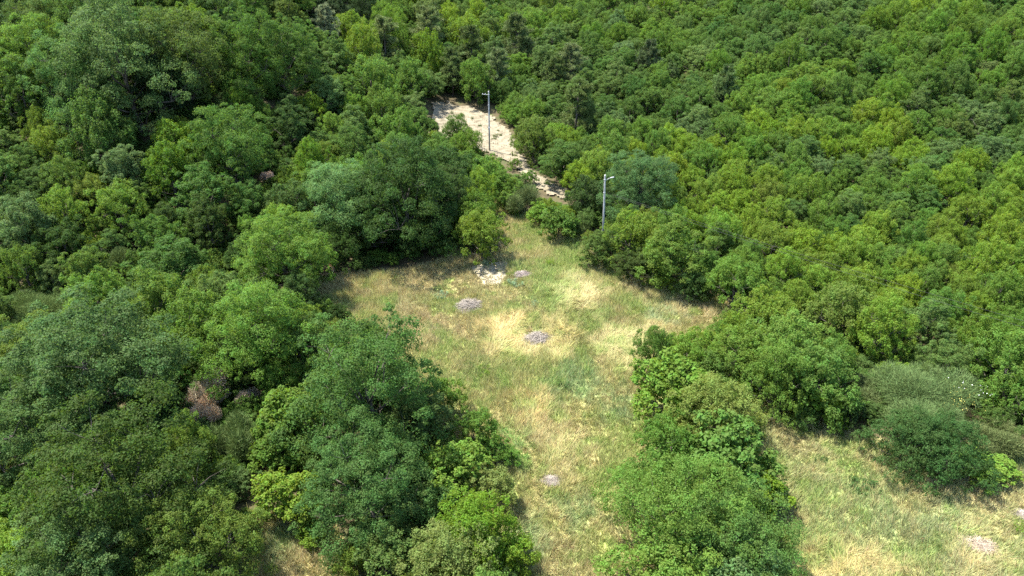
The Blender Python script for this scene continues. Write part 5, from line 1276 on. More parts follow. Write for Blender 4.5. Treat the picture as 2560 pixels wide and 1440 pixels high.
('ash','yg',-23.59,162.8,4.79,7.02),
('ash','yg',79.62,113.25,3.55,4.63),
('ash','yg',31.27,141.27,4.33,5.47),
('oak','md',77.99,111.12,3.5,4.39),
('oak','mdk',-16.69,165.87,4.91,5.98),
('oak','mdk',83.05,146.1,4.37,4.82),
('ash','mdk',55.31,124.19,3.84,4.31),
('ash','yg',45.96,66.45,2.37,2.59),
('oak','gg',91.38,151.24,4.47,4.66),
('ash','mdk',39.95,168.26,4.95,5.64),
('ash','md',70,132.62,4.01,4.82),
('ash','yg',60.06,164.68,4.82,5.96),
('ash','mdk',90.86,168.41,4.87,5.83),
('oak','mdk',35.35,165.87,4.88,5.77),
('oak','gg',55.8,150.35,4.45,5.83),
('oak','dgg',81.4,159.55,4.65,4.98),
('oak','md',55.94,175.1,5.08,5.17),
('ash','yg',-11.15,195.08,5.6,5.57),
('ash','yg',-9.9,148.14,4.42,5.78),
('ash','md',-30.17,87.83,2.79,4.19),
('ash','md',41.79,101.04,3.23,3.72),
('oak','md',-1.06,165.3,4.84,5.62),
('ash','md',2.45,144.28,4.3,4.73),
('ash','md',-19.4,157.3,4.58,5.14),
('ash','mdk',20.03,115.37,3.57,4.56),
('oak','gg',32.13,187.83,5.36,5.42),
('ash','md',77.12,127.1,3.8,4.62),
('oak','gg',70.01,152.13,4.41,5.73),
('ash','md',6.62,186.79,5.33,6.45),
('ash','mdk',99.61,168.18,4.76,5.68),
('ash','mdk',86.3,148.11,4.29,4.41),
('oak','mdk',-6.21,168.49,4.86,5.95),
('ash','md',63.63,135.1,3.98,4.4),
('oak','md',33.36,169.53,4.86,5.4),
('ash','mdk',80.56,163.69,4.65,4.87),
('ash','md',69.02,142.94,4.15,4.49),
('ash','md',18.3,146.2,4.28,4.61),
('oak','mdk',46.82,158.1,4.54,5.85),
('ash','md',-4.98,152.54,4.42,6.13),
('ash','yg',70.96,147.85,4.25,5.28),
('ash','md',8.05,72.83,2.44,2.55),
('oak','dgg',93.84,156.62,4.43,5.23),
('ash','mdk',63.64,102.87,3.18,3.64),
('oak','gg',72.91,153.62,4.37,5.58),
('ash','md',51.49,173.13,4.88,5.5),
('ash','yg',-17.02,153.84,4.41,5.15),
('ash','mdk',91.36,159.66,4.49,4.83),
('ash','md',5.92,167.02,4.75,5.84),
('ash','ol',-15.91,100.49,3.11,3.63),
('ash','md',65.17,183.45,5.09,5.88),
('ash','md',78.82,117.78,3.48,4.25),
('ash','mdk',13.72,119.04,3.58,3.64),
('ash','md',4.33,157.93,4.51,5.8),
('ash','md',-5.94,126.89,3.76,4.61),
('ash','md',44.7,169.42,4.76,5.73),
('ash','mdk',21.72,101.1,3.14,3.16),
('ash','md',1.36,116.86,3.52,3.86),
('ash','md',-25.1,109.66,3.25,3.59),
('ash','md',21.79,168.9,4.75,5.62),
('oak','gg',94.12,146.56,4.14,4.78),
('oak','mdk',94.12,165.84,4.59,5.21),
('ash','md',-0.72,174.37,4.88,6.21),
('shrub','dk',-69.34,116.71,3.27,3.21),
('ash','yg',28.62,90.91,2.87,3),
('ash','yg',25.72,181.54,5.04,6.44),
('shrub','dgg',-55.11,126.88,3.5,3.64),
('ash','md',60.3,174.8,4.84,5.54),
('shrub','md',-90.75,134.44,3.69,2.83),
('ash','md',76.53,121.44,3.52,4.12),
('oak','gg',67.97,165.22,4.58,4.84),
('oak','gg',62.61,83.83,2.65,3.24),
('ash','yg',-18.46,179.17,4.9,6.24),
('ash','yg',32.68,135.51,3.9,4.82),
('oak','gg',-4.87,164.21,4.6,5.3),
('ash','yg',85.12,133.94,3.8,3.98),
('ash','md',16.13,132.59,3.84,4.19),
('shrub','mdk',-43.09,128.32,3.52,3.11),
('ash','mdk',78.66,167.03,4.58,4.65),
('ash','mdk',58.8,144.06,4.06,4.39),
('ash','yg',38.46,64.93,2.17,2.7),
('ash','md',44.34,79.98,2.55,3.22),
('ash','md',14.79,157.1,4.39,4.92),
('ash','md',-8.85,153.71,4.3,4.88),
('ash','mdk',43.32,123.22,3.56,4.26),
('ash','md',75.87,137.91,3.86,4.58),
('ash','yg',21.03,133.03,3.81,4.13),
('ash','yg',88.48,125.66,3.55,3.95),
('oak','dgg',31.56,192.21,5.18,6.14),
('oak','md',25.96,176.39,4.81,5.09),
('ash','md',5.81,150.06,4.19,4.36),
('ash','md',80.46,126.93,3.58,4.57),
('ash','md',7.27,182.32,4.93,5.36),
('ash','md',20.95,140.18,3.95,4),
('oak','gg',80.19,171.55,4.59,5.95),
('ash','mdk',40.17,146.16,4.05,5.34),
('ash','md',66.05,140.77,3.89,4.2),
('ash','md',78.2,129.86,3.62,4.49),
('ash','md',-2.32,194.23,5.18,5.66),
('ash','md',99.43,142.6,3.89,4.58),
('ash','yg',35.15,122.86,3.51,3.71),
('oak','gg',31.1,183.99,4.93,4.99),
('shrub','dk',-73.34,120.44,3.25,2.65),
('ash','md',1.79,171.43,4.63,5.57),
('ash','mdk',94.53,152.1,4.09,5.05),
('ash','md',20.02,177.69,4.76,6.02),
('shrub','vdk',-31.24,131.72,3.58,3.2),
('ash','yg',19.46,79.9,2.49,2.58),
('oak','dgg',77.38,174.36,4.61,5.18),
('ash','md',92.06,133.9,3.67,4.07),
('ash','md',46.42,102.66,3.01,3.15),
('ash','md',41.06,174.81,4.66,5.41),
('oak','mdk',58.53,154.2,4.17,4.23),
('ash','md',76.17,124.8,3.47,4.11),
('oak','dgg',86.9,155.28,4.15,4.34),
('shrub','mdk',-42.44,122.26,3.26,2.91),
('ash','md',69.35,159.4,4.25,4.49),
('ash','md',16.1,171.87,4.58,5.01),
('oak','dgg',83.85,173.64,4.55,4.8),
('oak','mdk',89.24,163.45,4.3,5.42),
('ash','yg',37.33,171.92,4.55,5.36),
('ash','yg',23.41,69.01,2.19,2.51),
('ash','mdk',21.51,186.33,4.89,6.31),
('ash','mdk',18.87,126.95,3.55,4.58),
('oak','gg',19.36,193.92,5.07,5.23),
('ash','mdk',37.19,145.19,3.95,4.37),
('oak','dgg',74.38,158.64,4.19,5.51),
('ash','yg',15,166.64,4.45,4.6),
('oak','dgg',97.57,154.45,4.07,5.06),
('ash','md',53.81,178.26,4.67,4.75),
('ash','md',25.56,133.73,3.69,3.84),
('ash','md',37.74,175.67,4.61,4.92),
('ash','md',82.66,136.19,3.67,4.13),
('ash','md',61.23,127.47,3.5,4.13),
('ash','yg',101.61,146.44,3.87,4.94),
('oak','dgg',50.01,158.71,4.21,4.65),
('ash','md',29.32,156.29,4.17,4.83),
('ash','md',45.67,178.38,4.65,5.83),
('shrub','dgg',-52.52,116.45,3.07,2.7),
('shrub','dgg',-51.09,130.62,3.38,3.12),
('oak','mdk',25.84,95.19,2.78,3.22),
('ash','md',64.72,168.59,4.39,5.55),
('oak','md',72.63,103.91,2.94,3.45),
('shrub','mdk',-54.43,117.2,3.07,2.56),
('shrub','yg',62.57,77.74,2.36,1.84),
('ash','yg',52.16,75.55,2.31,2.46),
('ash','md',87.17,129.08,3.48,3.73),
('oak','gg',38.86,142.14,3.82,4.71),
('ash','mdk',38.98,157.31,4.14,5.31),
('ash','md',8.32,148.33,3.96,4.85),
('ash','mdk',43.66,155.43,4.09,4.75),
('oak','gg',35.08,140.42,3.77,4.3),
('oak','md',67.85,154.62,4.03,4.54),
('ash','md',107.71,164.1,4.19,4.52),
('oak','md',31.04,148.69,3.94,5.07),
('ash','yg',110.85,162.81,4.16,4.83),
('ash','mdk',59.04,129.27,3.47,4.51),
('oak','mdk',-11.91,199.88,5.08,4.83),
('oak','mdk',13.93,101.27,2.88,3.41),
('ash','mdk',35.85,158.38,4.14,5.14),
('ash','md',41.6,69.77,2.15,2.22),
('oak','md',41.65,171.18,4.41,5.16),
('ash','md',13.02,177.21,4.56,5.61),
('ash','md',14.48,142.08,3.78,4.91),
('oak','mdk',-12.9,175.06,4.5,5.13),
('ash','yg',42.38,87.31,2.54,3.01),
('oak','md',51.45,180.7,4.6,5.05),
('oak','mdk',11.36,110.86,3.09,3.42),
('ash','mdk',52.16,139.61,3.69,3.74),
('shrub','mdk',-64.67,134.44,3.39,2.45),
('oak','md',87.22,131.8,3.47,4.13),
('oak','mdk',59.29,146.89,3.83,4.2),
('oak','mdk',-16.12,123.88,3.35,3.61),
('ash','yg',12.31,186.99,4.74,5.6),
('oak','md',25.98,157.28,4.08,5.16),
('oak','gg',-22.5,159.12,4.08,3.97),
('oak','gg',38.25,72.52,2.19,2.88),
('ash','md',28.38,138.25,3.66,4.6),
('oak','gg',-9.65,125.88,3.4,3.45),
('shrub','mdk',-62.52,119.43,3.03,3.09),
('shrub','yg',47.56,54.17,1.75,1.45),
('ash','md',-14.03,168.54,4.29,6.09),
('ash','md',36.51,120.28,3.25,3.32),
('oak','mdk',-23.66,138.01,3.57,4.82),
('oak','gg',-21.48,177.45,4.44,4.49),
('shrub','dk',-65.87,130.88,3.27,2.67),
('ash','md',66.7,144.98,3.73,4.71),
('oak','md',71.08,105.8,2.89,3.27),
('shrub','dgg',-54.8,133.44,3.32,2.39),
('ash','md',55.89,185.73,4.63,5.52),
('oak','gg',71.22,156.93,3.98,4.04),
('ash','md',2.31,132.41,3.5,4.61),
('ash','yg',55.39,72.08,2.14,2.76),
('ash','mdk',35.01,162.62,4.14,5.38),
('ash','md',-1.86,123.08,3.29,4.31),
('shrub','mdk',-49.93,112.9,2.88,2.25),
('oak','mdk',18.3,113.85,3.09,3.16),
('oak','gg',28.3,142.29,3.71,4.39),
('oak','mdk',-3.1,171.24,4.34,4.48),
('oak','gg',26.99,103.77,2.86,2.92),
('shrub','dk',-77.37,115.16,2.9,2.67),
('oak','mdk',84.51,151.5,3.83,4.46),
('oak','mdk',9.14,122.59,3.27,3.32),
('ash','mdk',81.99,155.3,3.9,4.94),
('oak','md',24.78,149.39,3.84,4.59),
('ash','mdk',40.88,140.03,3.61,4.47),
('oak','mdk',56.79,137.14,3.54,3.72),
('oak','mdk',25.28,184.99,4.59,5.04),
('oak','mdk',75.66,155.79,3.9,4.97),
('oak','gg',-17.15,120.43,3.17,4.57),
('ash','md',78.16,142.23,3.61,4.18),
('ash','md',-0.85,132.9,3.47,3.59),
('ash','mdk',73.7,171.94,4.25,4.66),
('ash','yg',17.35,140.25,3.63,3.99),
('ash','md',2.34,152.46,3.88,4.4),
('oak','gg',72.09,143.07,3.62,4.04),
('ash','md',58.02,168.15,4.17,5),
('ash','ol',9.21,80.64,2.31,2.73),
('oak','md',24.25,165.09,4.13,4.3),
('oak','gg',39.7,153.03,3.86,4.76),
('oak','mdk',-15.92,116.59,3.08,3.35),
('ash','yg',27.1,166.65,4.15,4.68),
('oak','md',36.04,188.12,4.6,5.27),
('shrub','mdk',-63.11,125.72,3.08,3.39),
('oak','md',79.02,115.53,3.01,3.53),
('oak','mdk',85.64,143.55,3.6,4.07),
('oak','dgg',82.42,166.61,4.07,5.1),
('shrub','mdk',-69.16,134.33,3.26,2.89),
('ash','mdk',18.59,101.91,2.77,3.22),
('ash','md',-3.49,189.16,4.61,6.6),
('oak','mdk',92.2,143.77,3.59,4.22),
('ash','mdk',68.12,98.96,2.68,2.98),
('ash','mdk',92.01,138.79,3.48,4.06),
('shrub','dk',-74.5,126.08,3.08,2.7),
('oak','mdk',58.38,139.24,3.51,3.88),
('ash','md',-0.01,154.35,3.87,4.32),
('ash','md',50.8,90.09,2.49,3.04),
('ash','md',14.29,144.71,3.65,4.71),
('oak','md',80.47,141.18,3.51,4.21),
('oak','dgg',15.14,129.73,3.33,3.5),
('oak','md',10.22,165.17,4.07,4.68),
('oak','gg',-14.46,192.16,4.62,5.01),
('shrub','yg',60.64,79.67,2.24,2.13),
('ash','yg',32.1,138.23,3.49,3.71),
('oak','md',16.85,149.33,3.72,4.51),
('oak','md',3.16,175.81,4.28,4.94),
('ash','yg',63.79,126.76,3.21,3.87),
('oak','gg',16.01,178.38,4.31,4.87),
('oak','mdk',20.27,190.22,4.55,5.79),
('oak','md',30.59,177.29,4.27,4.64),
('oak','gg',72.51,162.81,3.92,4.81),
('oak','gg',76.93,146.64,3.58,4.18),
('ash','md',97.08,144.53,3.51,4.43),
('shrub','dgg',-64.42,119.09,2.87,2.13),
('ash','md',10,95.06,2.56,3.35),
('ash','md',0.58,181.04,4.35,4.6),
('oak','mdk',28.08,198.9,4.7,5.14),
('ash','md',2.38,112.12,2.91,3.8),
('ash','md',-7.34,196.26,4.62,6.66),
('ash','yg',31.91,95.89,2.55,2.67),
('oak','gg',53.73,153.49,3.72,4.02),
('ash','md',-12.16,150.03,3.67,4.08),
('oak','mdk',87.05,173.18,4.06,4.89),
('oak','md',70.98,117.98,2.97,3.29),
('oak','mdk',56.66,147.55,3.57,3.89),
('ash','mdk',39.38,136.24,3.36,3.69),
('oak','mdk',97.76,161.33,3.79,4.46),
('ash','mdk',32.85,197.23,4.6,4.82),
('ash','md',14.06,149.55,3.63,3.87),
('ash','mdk',15.5,109.71,2.82,2.85),
('oak','mdk',66.01,105.64,2.7,3.52),
('shrub','dk',-71.41,127.75,2.99,2.58),
('ash','md',6.65,191.61,4.47,5.11),
('ash','yg',18.99,81.74,2.22,2.53),
('ash','md',35.6,193.12,4.49,4.51),
('ash','md',61.82,177.89,4.15,5.44),
('shrub','dk',-67.04,128.59,3,2.57),
('oak','md',10.77,150.36,3.63,4.3),
('oak','gg',-24.56,131.51,3.17,4.29),
('shrub','mdk',66.79,89.03,2.36,2.08),
('ash','md',42.01,188.73,4.37,5.74),
('shrub','md',-37.88,123.64,2.91,3.26),
('ash','yg',3.91,181.81,4.25,5.03),
('ash','md',37.37,183.69,4.27,4.41),
('oak','md',3.74,164.63,3.9,4.37),
('oak','md',65.28,176.43,4.09,4.53),
('ash','md',68.35,175.45,4.06,4.72),
('oak','mdk',69.4,100.3,2.56,2.66),
('shrub','dk',-53.43,131.64,3.02,3.07),
('ash','md',57.48,92.04,2.4,2.64),
('oak','md',52.93,167.18,3.89,5.11),
('shrub','dk',-85.07,134.58,3.08,3.11),
('ash','md',50.11,111.55,2.79,3.39),
('oak','md',67.86,106.39,2.67,3.39),
('oak','dgg',47.35,118.97,2.94,2.97),
('oak','mdk',62.61,149.21,3.51,4.13),
('ash','md',13.4,152.37,3.61,4.47),
('ash','md',10.17,171.75,4,4.69),
('shrub','md',-75.77,132,3.02,2.59),
('ash','md',0.55,162.3,3.8,4.31),
('oak','md',26.91,170.5,3.96,4.14),
('shrub','mdk',71.9,93.04,2.4,1.9),
('oak','mdk',43.84,152.51,3.58,4.57),
('oak','gg',67.15,157.31,3.64,3.89),
('ash','md',-1.14,148.97,3.51,3.89),
('oak','dgg',60.69,102.13,2.57,2.73),
('ash','md',27.49,149.74,3.52,4.34),
('ash','md',38.64,191.82,4.34,4.36),
('ash','md',49,175.7,4.01,5.04),
('shrub','yg',54.13,66.32,1.83,1.76),
('shrub','yg',-59.53,79.6,2.02,1.68),
('ash','md',54.74,182.55,4.14,4.69),
('ash','md',114.04,168.48,3.8,4.36),
('oak','mdk',92.47,163.32,3.71,3.91),
('ash','md',45.63,187.92,4.24,5.01),
('oak','mdk',98.19,157.73,3.6,3.63),
('oak','mdk',12.25,99.58,2.53,2.56),
('oak','gg',10.49,179.63,4.09,5.06),
('oak','mdk',88.41,152.53,3.49,3.69),
('ash','yg',28.4,173.11,3.95,4.51),
('ash','md',10.28,168.19,3.86,4.98),
('ash','md',6.22,138.07,3.26,4.05),
('ash','yg',56.9,165.51,3.77,4.06),
('ash','md',30.62,118.26,2.87,3.17),
('ash','md',17.36,175.29,3.96,4.95),
('ash','md',7.54,157.44,3.63,3.76),
('oak','md',48.74,113.04,2.74,3.51),
('ash','yg',65.45,117.4,2.8,3.57),
('ash','mdk',46.82,136.15,3.17,4.04),
('oak','md',64.5,164.71,3.71,4.82),
('oak','md',-1.01,168.79,3.82,4.96),
('ash','yg',60.59,181.53,4.03,4.83),
('oak','mdk',23.61,189.1,4.2,4.6),
('oak','md',25.34,152.46,3.49,4.54),
('ash','mdk',45.07,160.98,3.64,3.98),
('ash','mdk',55.37,145.2,3.31,4.3),
('oak','mdk',46.44,154.84,3.51,4.58),
('ash','md',105.13,160.98,3.57,3.69),
('ash','md',55.55,171.82,3.83,4.83),
('oak','mdk',20.7,119.51,2.85,3.69),
('ash','md',47.43,172.31,3.85,4.55),
('ash','md',22.6,180.48,4.01,5.23),
('oak','mdk',13.07,196.41,4.32,5.23),
('oak','dgg',10.15,124.98,2.95,3.73),
('shrub','dk',-62.03,131.67,2.89,2.32),
('ash','mdk',88.95,138.98,3.15,3.75),
('ash','md',43.62,183.52,4.04,4.61),
('oak','md',12.11,155.21,3.51,4.59),
('ash','md',-0.62,157.61,3.56,4.54),
('ash','mdk',86.29,159.2,3.52,4.37),
('oak','mdk',16.08,126.31,2.95,3.83),
('oak','md',17.53,168.59,3.75,4.48),
('ash','mdk',7.52,109.79,2.64,3.44),
('ash','md',64.38,180.18,3.94,4.65),
('oak','dgg',82.59,169.32,3.7,3.71),
('ash','md',81.09,131.58,2.99,3.91),
('ash','md',14.27,163.01,3.65,3.71),
('oak','mdk',95.26,162.4,3.55,4.67),
('oak','dgg',91.34,172.22,3.74,4.39),
('ash','md',39.93,178.78,3.91,5),
('oak','mdk',-1.53,197.81,4.28,4.9),
('oak','mdk',42.67,163.02,3.61,3.89),
('shrub','md',68.32,88.53,2.2,1.79),
('shrub','md',-51.46,132.74,2.87,2.56),
('shrub','mdk',-60.86,133.55,2.88,2.98),
('ash','yg',110.81,166.02,3.59,4.42),
('oak','dgg',61.69,136.77,3.09,3.4),
('oak','mdk',36.8,168.7,3.7,4.3),
('ash','md',29.4,144.89,3.27,3.52),
('oak','mdk',27.62,187.52,4.05,4.7),
('oak','mdk',3.39,119.23,2.77,2.99),
('oak','gg',-18.6,168.79,3.65,5.29),
('ash','md',83.82,115.45,2.64,2.94),
('ash','md',34.59,180.74,3.89,4.61),
('oak','gg',71.23,175.45,3.75,4.54),
('oak','md',69.49,168.03,3.6,3.8),
('ash','md',85.06,119.95,2.69,2.89),
('oak','md',64.73,115.56,2.63,2.99),
('ash','mdk',103.57,163.68,3.47,3.95),
('ash','md',65.67,159.25,3.42,3.9),
('ash','yg',27.11,162.41,3.5,3.97),
('oak','gg',53,118.03,2.67,3.02),
('oak','dgg',42.99,131.94,2.93,3.01),
('ash','yg',-0.83,151.96,3.3,3.52),
('ash','md',51.12,184.92,3.87,4.22),
('oak','mdk',104.8,167.72,3.5,4.21),
('oak','mdk',-10.7,166.37,3.56,3.51),
('oak','gg',4.52,199.39,4.15,4.17),
('ash','md',69.24,180.09,3.76,3.84),
('oak','dgg',7.99,199.28,4.14,5.45),
('oak','mdk',24.14,192.49,4.01,5.23),
('oak','dgg',48.3,161.89,3.43,3.62),
('oak','gg',40.04,186.41,3.87,4.52),
('ash','md',50.02,164.73,3.47,4.43),
('oak','dgg',8.98,193.63,4.01,4.38),
('ash','md',1.55,168.21,3.56,3.82),
('oak','mdk',25.43,196.47,4.06,4.36),
('oak','gg',4.81,113.66,2.57,2.65),
('ash','md',109.36,170.67,3.51,3.83),
('ash','md',16.85,187.23,3.86,4.78),
('oak','mdk',81.5,179.59,3.67,3.97),
('oak','md',10.07,184.23,3.81,3.99),
('ash','mdk',25.25,114.88,2.56,3.15),
('oak','dgg',6.7,196.55,4.02,4.52),
('ash','md',48.01,167.31,3.47,4.38),
('ash','md',101.64,149.87,3.11,3.27),
('oak','mdk',18.32,119.14,2.63,3.29),
('oak','md',62.17,166.89,3.44,4.14),
('shrub','md',76.53,109.37,2.42,2.27),
('oak','md',53.21,188.84,3.83,4.18),
('oak','mdk',94.58,149.38,3.09,3.85),
('oak','mdk',30.27,113.8,2.52,2.96),
('ash','md',33.68,177.67,3.64,4.55),
('shrub','md',81.05,111.91,2.45,2.33),
('shrub','yg',58.32,71.98,1.75,1.64),
('ash','md',0.25,187.99,3.83,4.41),
('oak','mdk',54.33,122.1,2.63,3.19),
('ash','yg',40.53,181.71,3.69,3.98),
('ash','md',86.43,126.92,2.69,3),
('ash','md',21.51,137.67,2.93,3.69),
('ash','mdk',40.94,131.98,2.82,3.01),
('oak','md',47.21,116.72,2.54,2.86),
('ash','md',10.34,134.06,2.86,3.29),
('oak','md',22.56,173.46,3.54,3.99),
('ash','md',7.71,178.07,3.63,4.68),
('oak','mdk',34.91,150.84,3.13,3.48),
('oak','md',66.6,161.66,3.28,4.04),
('oak','dgg',77.49,178.22,3.55,4.48),
('shrub','md',-14.88,97.64,2.18,1.65),
('ash','mdk',54.82,138.09,2.85,3.48),
('ash','md',48.43,183.18,3.63,4.43),
('shrub','md',35.71,78.88,1.84,1.42),
('oak','dgg',95.91,158.2,3.16,3.28),
('oak','md',73.01,145.65,2.96,3.19),
('oak','md',16.61,183.09,3.65,4.14),
('shrub','md',70.99,110.2,2.37,1.98),
('shrub','mdk',16.11,100.3,2.23,2.12),
('shrub','md',77.19,107.54,2.32,2.27),
('oak','mdk',86.38,177.01,3.48,4.12),
('shrub','yg',9.72,88.17,2.01,1.74),
('oak','md',90.85,131.03,2.69,2.73),
('shrub','gg',29.96,116.32,2.5,2.4),
('oak','dgg',4.36,193.55,3.82,4.06),
('oak','md',66.31,137.13,2.81,3.36),
('shrub','yg',10.93,70.22,1.67,1.55),
('oak','gg',16.96,128.23,2.7,2.75),
('shrub','dgg',23.21,127.18,2.69,2.07),
('shrub','md',71.1,115.65,2.45,2.01),
('shrub','mdk',22.18,110.58,2.39,1.97),
('shrub','md',48.52,90.67,2.03,1.97),
('ash','md',42.68,191.6,3.75,4.54),
('ash','md',37.56,180.56,3.56,4.67),
('shrub','md',-13.1,118.25,2.51,1.93),
('shrub','yg',43.26,67.96,1.62,1.51),
('shrub','mdk',37.8,122.31,2.57,2.19),
('ash','md',-1.95,183.15,3.61,4.61),
('ash','md',1.51,185.09,3.65,4.18),
('shrub','yg',50.19,74.83,1.74,1.65),
('shrub','md',72.18,107.34,2.29,2.24),
('ash','md',67.27,131.3,2.68,3.2),
('ash','md',18.47,180.6,3.55,4.62),
('shrub','mdk',46.55,84.25,1.9,1.77),
('ash','yg',68.56,149.64,2.99,3.84),
('oak','mdk',21.68,128.16,2.66,3.29),
('shrub','yg',51.76,68.11,1.61,1.4),
('shrub','dgg',19.14,117.41,2.48,1.92),
('shrub','md',37.76,71.32,1.67,1.33),
('shrub','yg',18.2,78.86,1.8,1.47),
('shrub','yg',27.42,68.29,1.61,1.52),
('ash','md',57.26,161.58,3.19,3.21),
('shrub','yg',12.55,82.62,1.87,1.75),
('oak','gg',40.4,195.14,3.76,4.29),
('ash','md',28.14,178.85,3.49,3.56),
('shrub','mdk',35.58,134.1,2.74,2.64),
('oak','mdk',41.84,157.28,3.12,3.87),
('ash','md',83.47,125.6,2.55,3.12),
('oak','md',45.01,193.5,3.72,3.75),
('shrub','md',-16.84,90.21,1.98,2.01),
('shrub','yg',37.47,75.82,1.74,1.48),
('shrub','yg',55.39,70.8,1.64,1.45),
('ash','md',68.75,183.17,3.52,4.35),
('oak','md',59.06,188.89,3.63,3.71),
('shrub','md',41.13,116.37,2.43,1.99),
('shrub','mdk',20.18,104.18,2.24,1.75),
('shrub','mdk',58.49,100.27,2.15,1.67),
('shrub','md',80.35,119.78,2.44,2.12),
('oak','dgg',38.23,138.64,2.8,2.85),
('shrub','md',41.15,81.19,1.82,1.62),
('ash','md',60.97,186.6,3.57,3.95),
('oak','mdk',85.12,156.97,3.05,3.59),
('shrub','md',78.3,119.92,2.44,2.23),
('oak','dgg',47.7,164.25,3.2,3.35),
('shrub','yg',-14.11,103.13,2.19,2.4),
('shrub','yg',50.02,103.66,2.2,2.05),
('shrub','md',51.32,108.96,2.29,2.07),
('ash','md',73.66,137.11,2.72,3.5),
('shrub','md',38.8,74.38,1.7,1.55),
('ash','mdk',14.83,192.3,3.68,3.87),
('ash','mdk',44.17,141.73,2.82,3.34),
('shrub','md',-8.9,130.56,2.65,1.94),
('ash','md',82.37,138.96,2.74,2.84),
('shrub','mdk',-20.88,113.21,2.32,1.75),
('shrub','md',80.71,117.39,2.38,2.11),
('shrub','yg',5.75,92.6,2.01,1.78),
('oak','md',22.82,183.35,3.49,4.21),
('shrub','yg',53.24,100.31,2.12,1.72),
('shrub','gg',-19.13,130.13,2.6,2.18),
('shrub','mdk',24.94,105.91,2.22,2.11),
('shrub','dgg',6.17,103.18,2.18,1.79),
('shrub','dgg',23.92,100.43,2.12,1.79),
('ash','mdk',22.1,197.96,3.71,3.76),
('shrub','mdk',11.97,105.69,2.21,2.05),
('oak','md',93.3,136.56,2.65,2.95),
('shrub','md',35.9,113.69,2.32,2.06),
('shrub','md',-1.27,110.57,2.29,1.99),
('oak','gg',13.79,160.18,3.08,3.1),
('shrub','mdk',52.93,116.29,2.35,1.87),
('shrub','mdk',-17.67,129.12,2.55,2.67),
('shrub','yg',17.82,85.15,1.84,1.6),
('shrub','yg',21.82,130.14,2.58,2.44),
('shrub','md',45.76,100.64,2.09,2.01),
('shrub','gg',-25.69,112.82,2.23,1.97),
('shrub','mdk',5.13,96.14,2.03,1.69),
('shrub','mdk',9.51,111.46,2.28,1.84),
('oak','md',1.31,191.18,3.56,4.68),
('shrub','yg',16.75,91.01,1.93,1.65),
('ash','yg',49.64,192.11,3.54,4.43),
('ash','md',97.7,141.14,2.68,3.41),
('shrub','yg',48.96,69.26,1.56,1.22),
('shrub','yg',38.69,95.06,1.99,1.76),
('oak','mdk',86.93,145.52,2.76,2.86),
('ash','yg',3.5,189.76,3.51,4.36),
('shrub','md',10.86,91,1.92,1.81),
('shrub','md',31.65,77.65,1.69,1.42),
('shrub','md',30.28,126.73,2.5,2.05),
('shrub','mdk',-3.86,124.57,2.47,1.98),
('ash','yg',75.8,130.16,2.51,2.57),
('shrub','md',51.68,105.44,2.14,1.95),
('shrub','md',21.29,98.42,2.04,1.62),
('shrub','yg',24.31,74.45,1.63,1.47),
('shrub','gg',19.19,97.29,2.02,1.58),
('shrub','md',52.82,78.44,1.69,1.43),
('shrub','yg',4.72,74.02,1.62,1.42),
('oak','gg',28.57,193.16,3.52,3.99),
('oak','dgg',1.34,197.33,3.59,4.73),
('oak','gg',-28.02,168.58,3.05,3.36),
('shrub','yg',68.97,118,2.3,2.26),
('shrub','md',59.55,111.55,2.21,2.04),
('shrub','gg',32.75,124.57,2.42,2.21),
('shrub','gg',4.18,117.56,2.32,1.89),
('oak','gg',58.88,151.57,2.82,2.99),
('shrub','md',51.96,87.89,1.83,1.51),
('ash','md',23.02,133.91,2.56,3.29),
('oak','gg',81.61,152.35,2.81,3.25),
('ash','md',29.89,169.1,3.11,4),
('oak','md',4.72,152.43,2.85,2.92),
('shrub','yg',46.47,72.88,1.57,1.4),
('shrub','md',66.29,107.26,2.12,2.07),
('ash','mdk',51.16,152.2,2.82,3.6),
('shrub','md',38.47,110.28,2.18,1.95),
('shrub','mdk',42.37,81.55,1.71,1.57),
('shrub','mdk',36.99,78.1,1.66,1.55),
('shrub','yg',51.07,94.64,1.92,1.79),
('ash','md',65.08,152.63,2.8,3.02),
('shrub','yg',18.51,133.09,2.53,2.42),
('ash','mdk',7.52,130.72,2.49,2.97),
('shrub','yg',5.92,73.96,1.58,1.55),
('shrub','mdk',30.09,110.21,2.16,1.87),
('ash','mdk',15.61,199.63,3.55,3.58),
('oak','dgg',41.64,137.37,2.57,3.31),
('shrub','md',52.66,107.56,2.1,1.86),
('shrub','gg',27.28,125.16,2.39,2.14),
('shrub','mdk',22.18,125.65,2.4,1.86),
('oak','gg',22.73,153.4,2.81,3.31),
('shrub','md',56.36,95.97,1.91,1.56),
('shrub','md',49.64,109.74,2.12,2.07),
('shrub','mdk',20.14,101.78,2.01,1.6),
('shrub','dgg',18.59,120.99,2.31,2.27),
('shrub','gg',53.33,86.39,1.76,1.43),
('shrub','mdk',45.72,123.38,2.33,1.9),
('shrub','yg',30.75,75.66,1.59,1.29),
('shrub','md',37.94,98.18,1.94,1.54),
('shrub','yg',56.59,80.81,1.66,1.58),
('shrub','md',24.67,91.13,1.82,1.75),
('shrub','md',33.82,109.26,2.1,1.9),
('shrub','md',46.82,111.81,2.13,1.77),
('shrub','md',39.38,102.69,1.99,1.87),
('shrub','dgg',63.83,97.87,1.91,1.74),
('shrub','md',32.73,101.08,1.96,1.78),
('oak','mdk',96.55,147.01,2.61,2.69),
('shrub','mdk',5.98,119.92,2.26,1.9),
('shrub','yg',46.45,88.44,1.76,1.39),
('shrub','md',52.39,114.38,2.15,2.03),
('ash','mdk',37.27,155.18,2.77,2.9),
('shrub','md',-11.06,133.69,2.45,2.23),
('shrub','mdk',20.78,124.95,2.32,1.85),
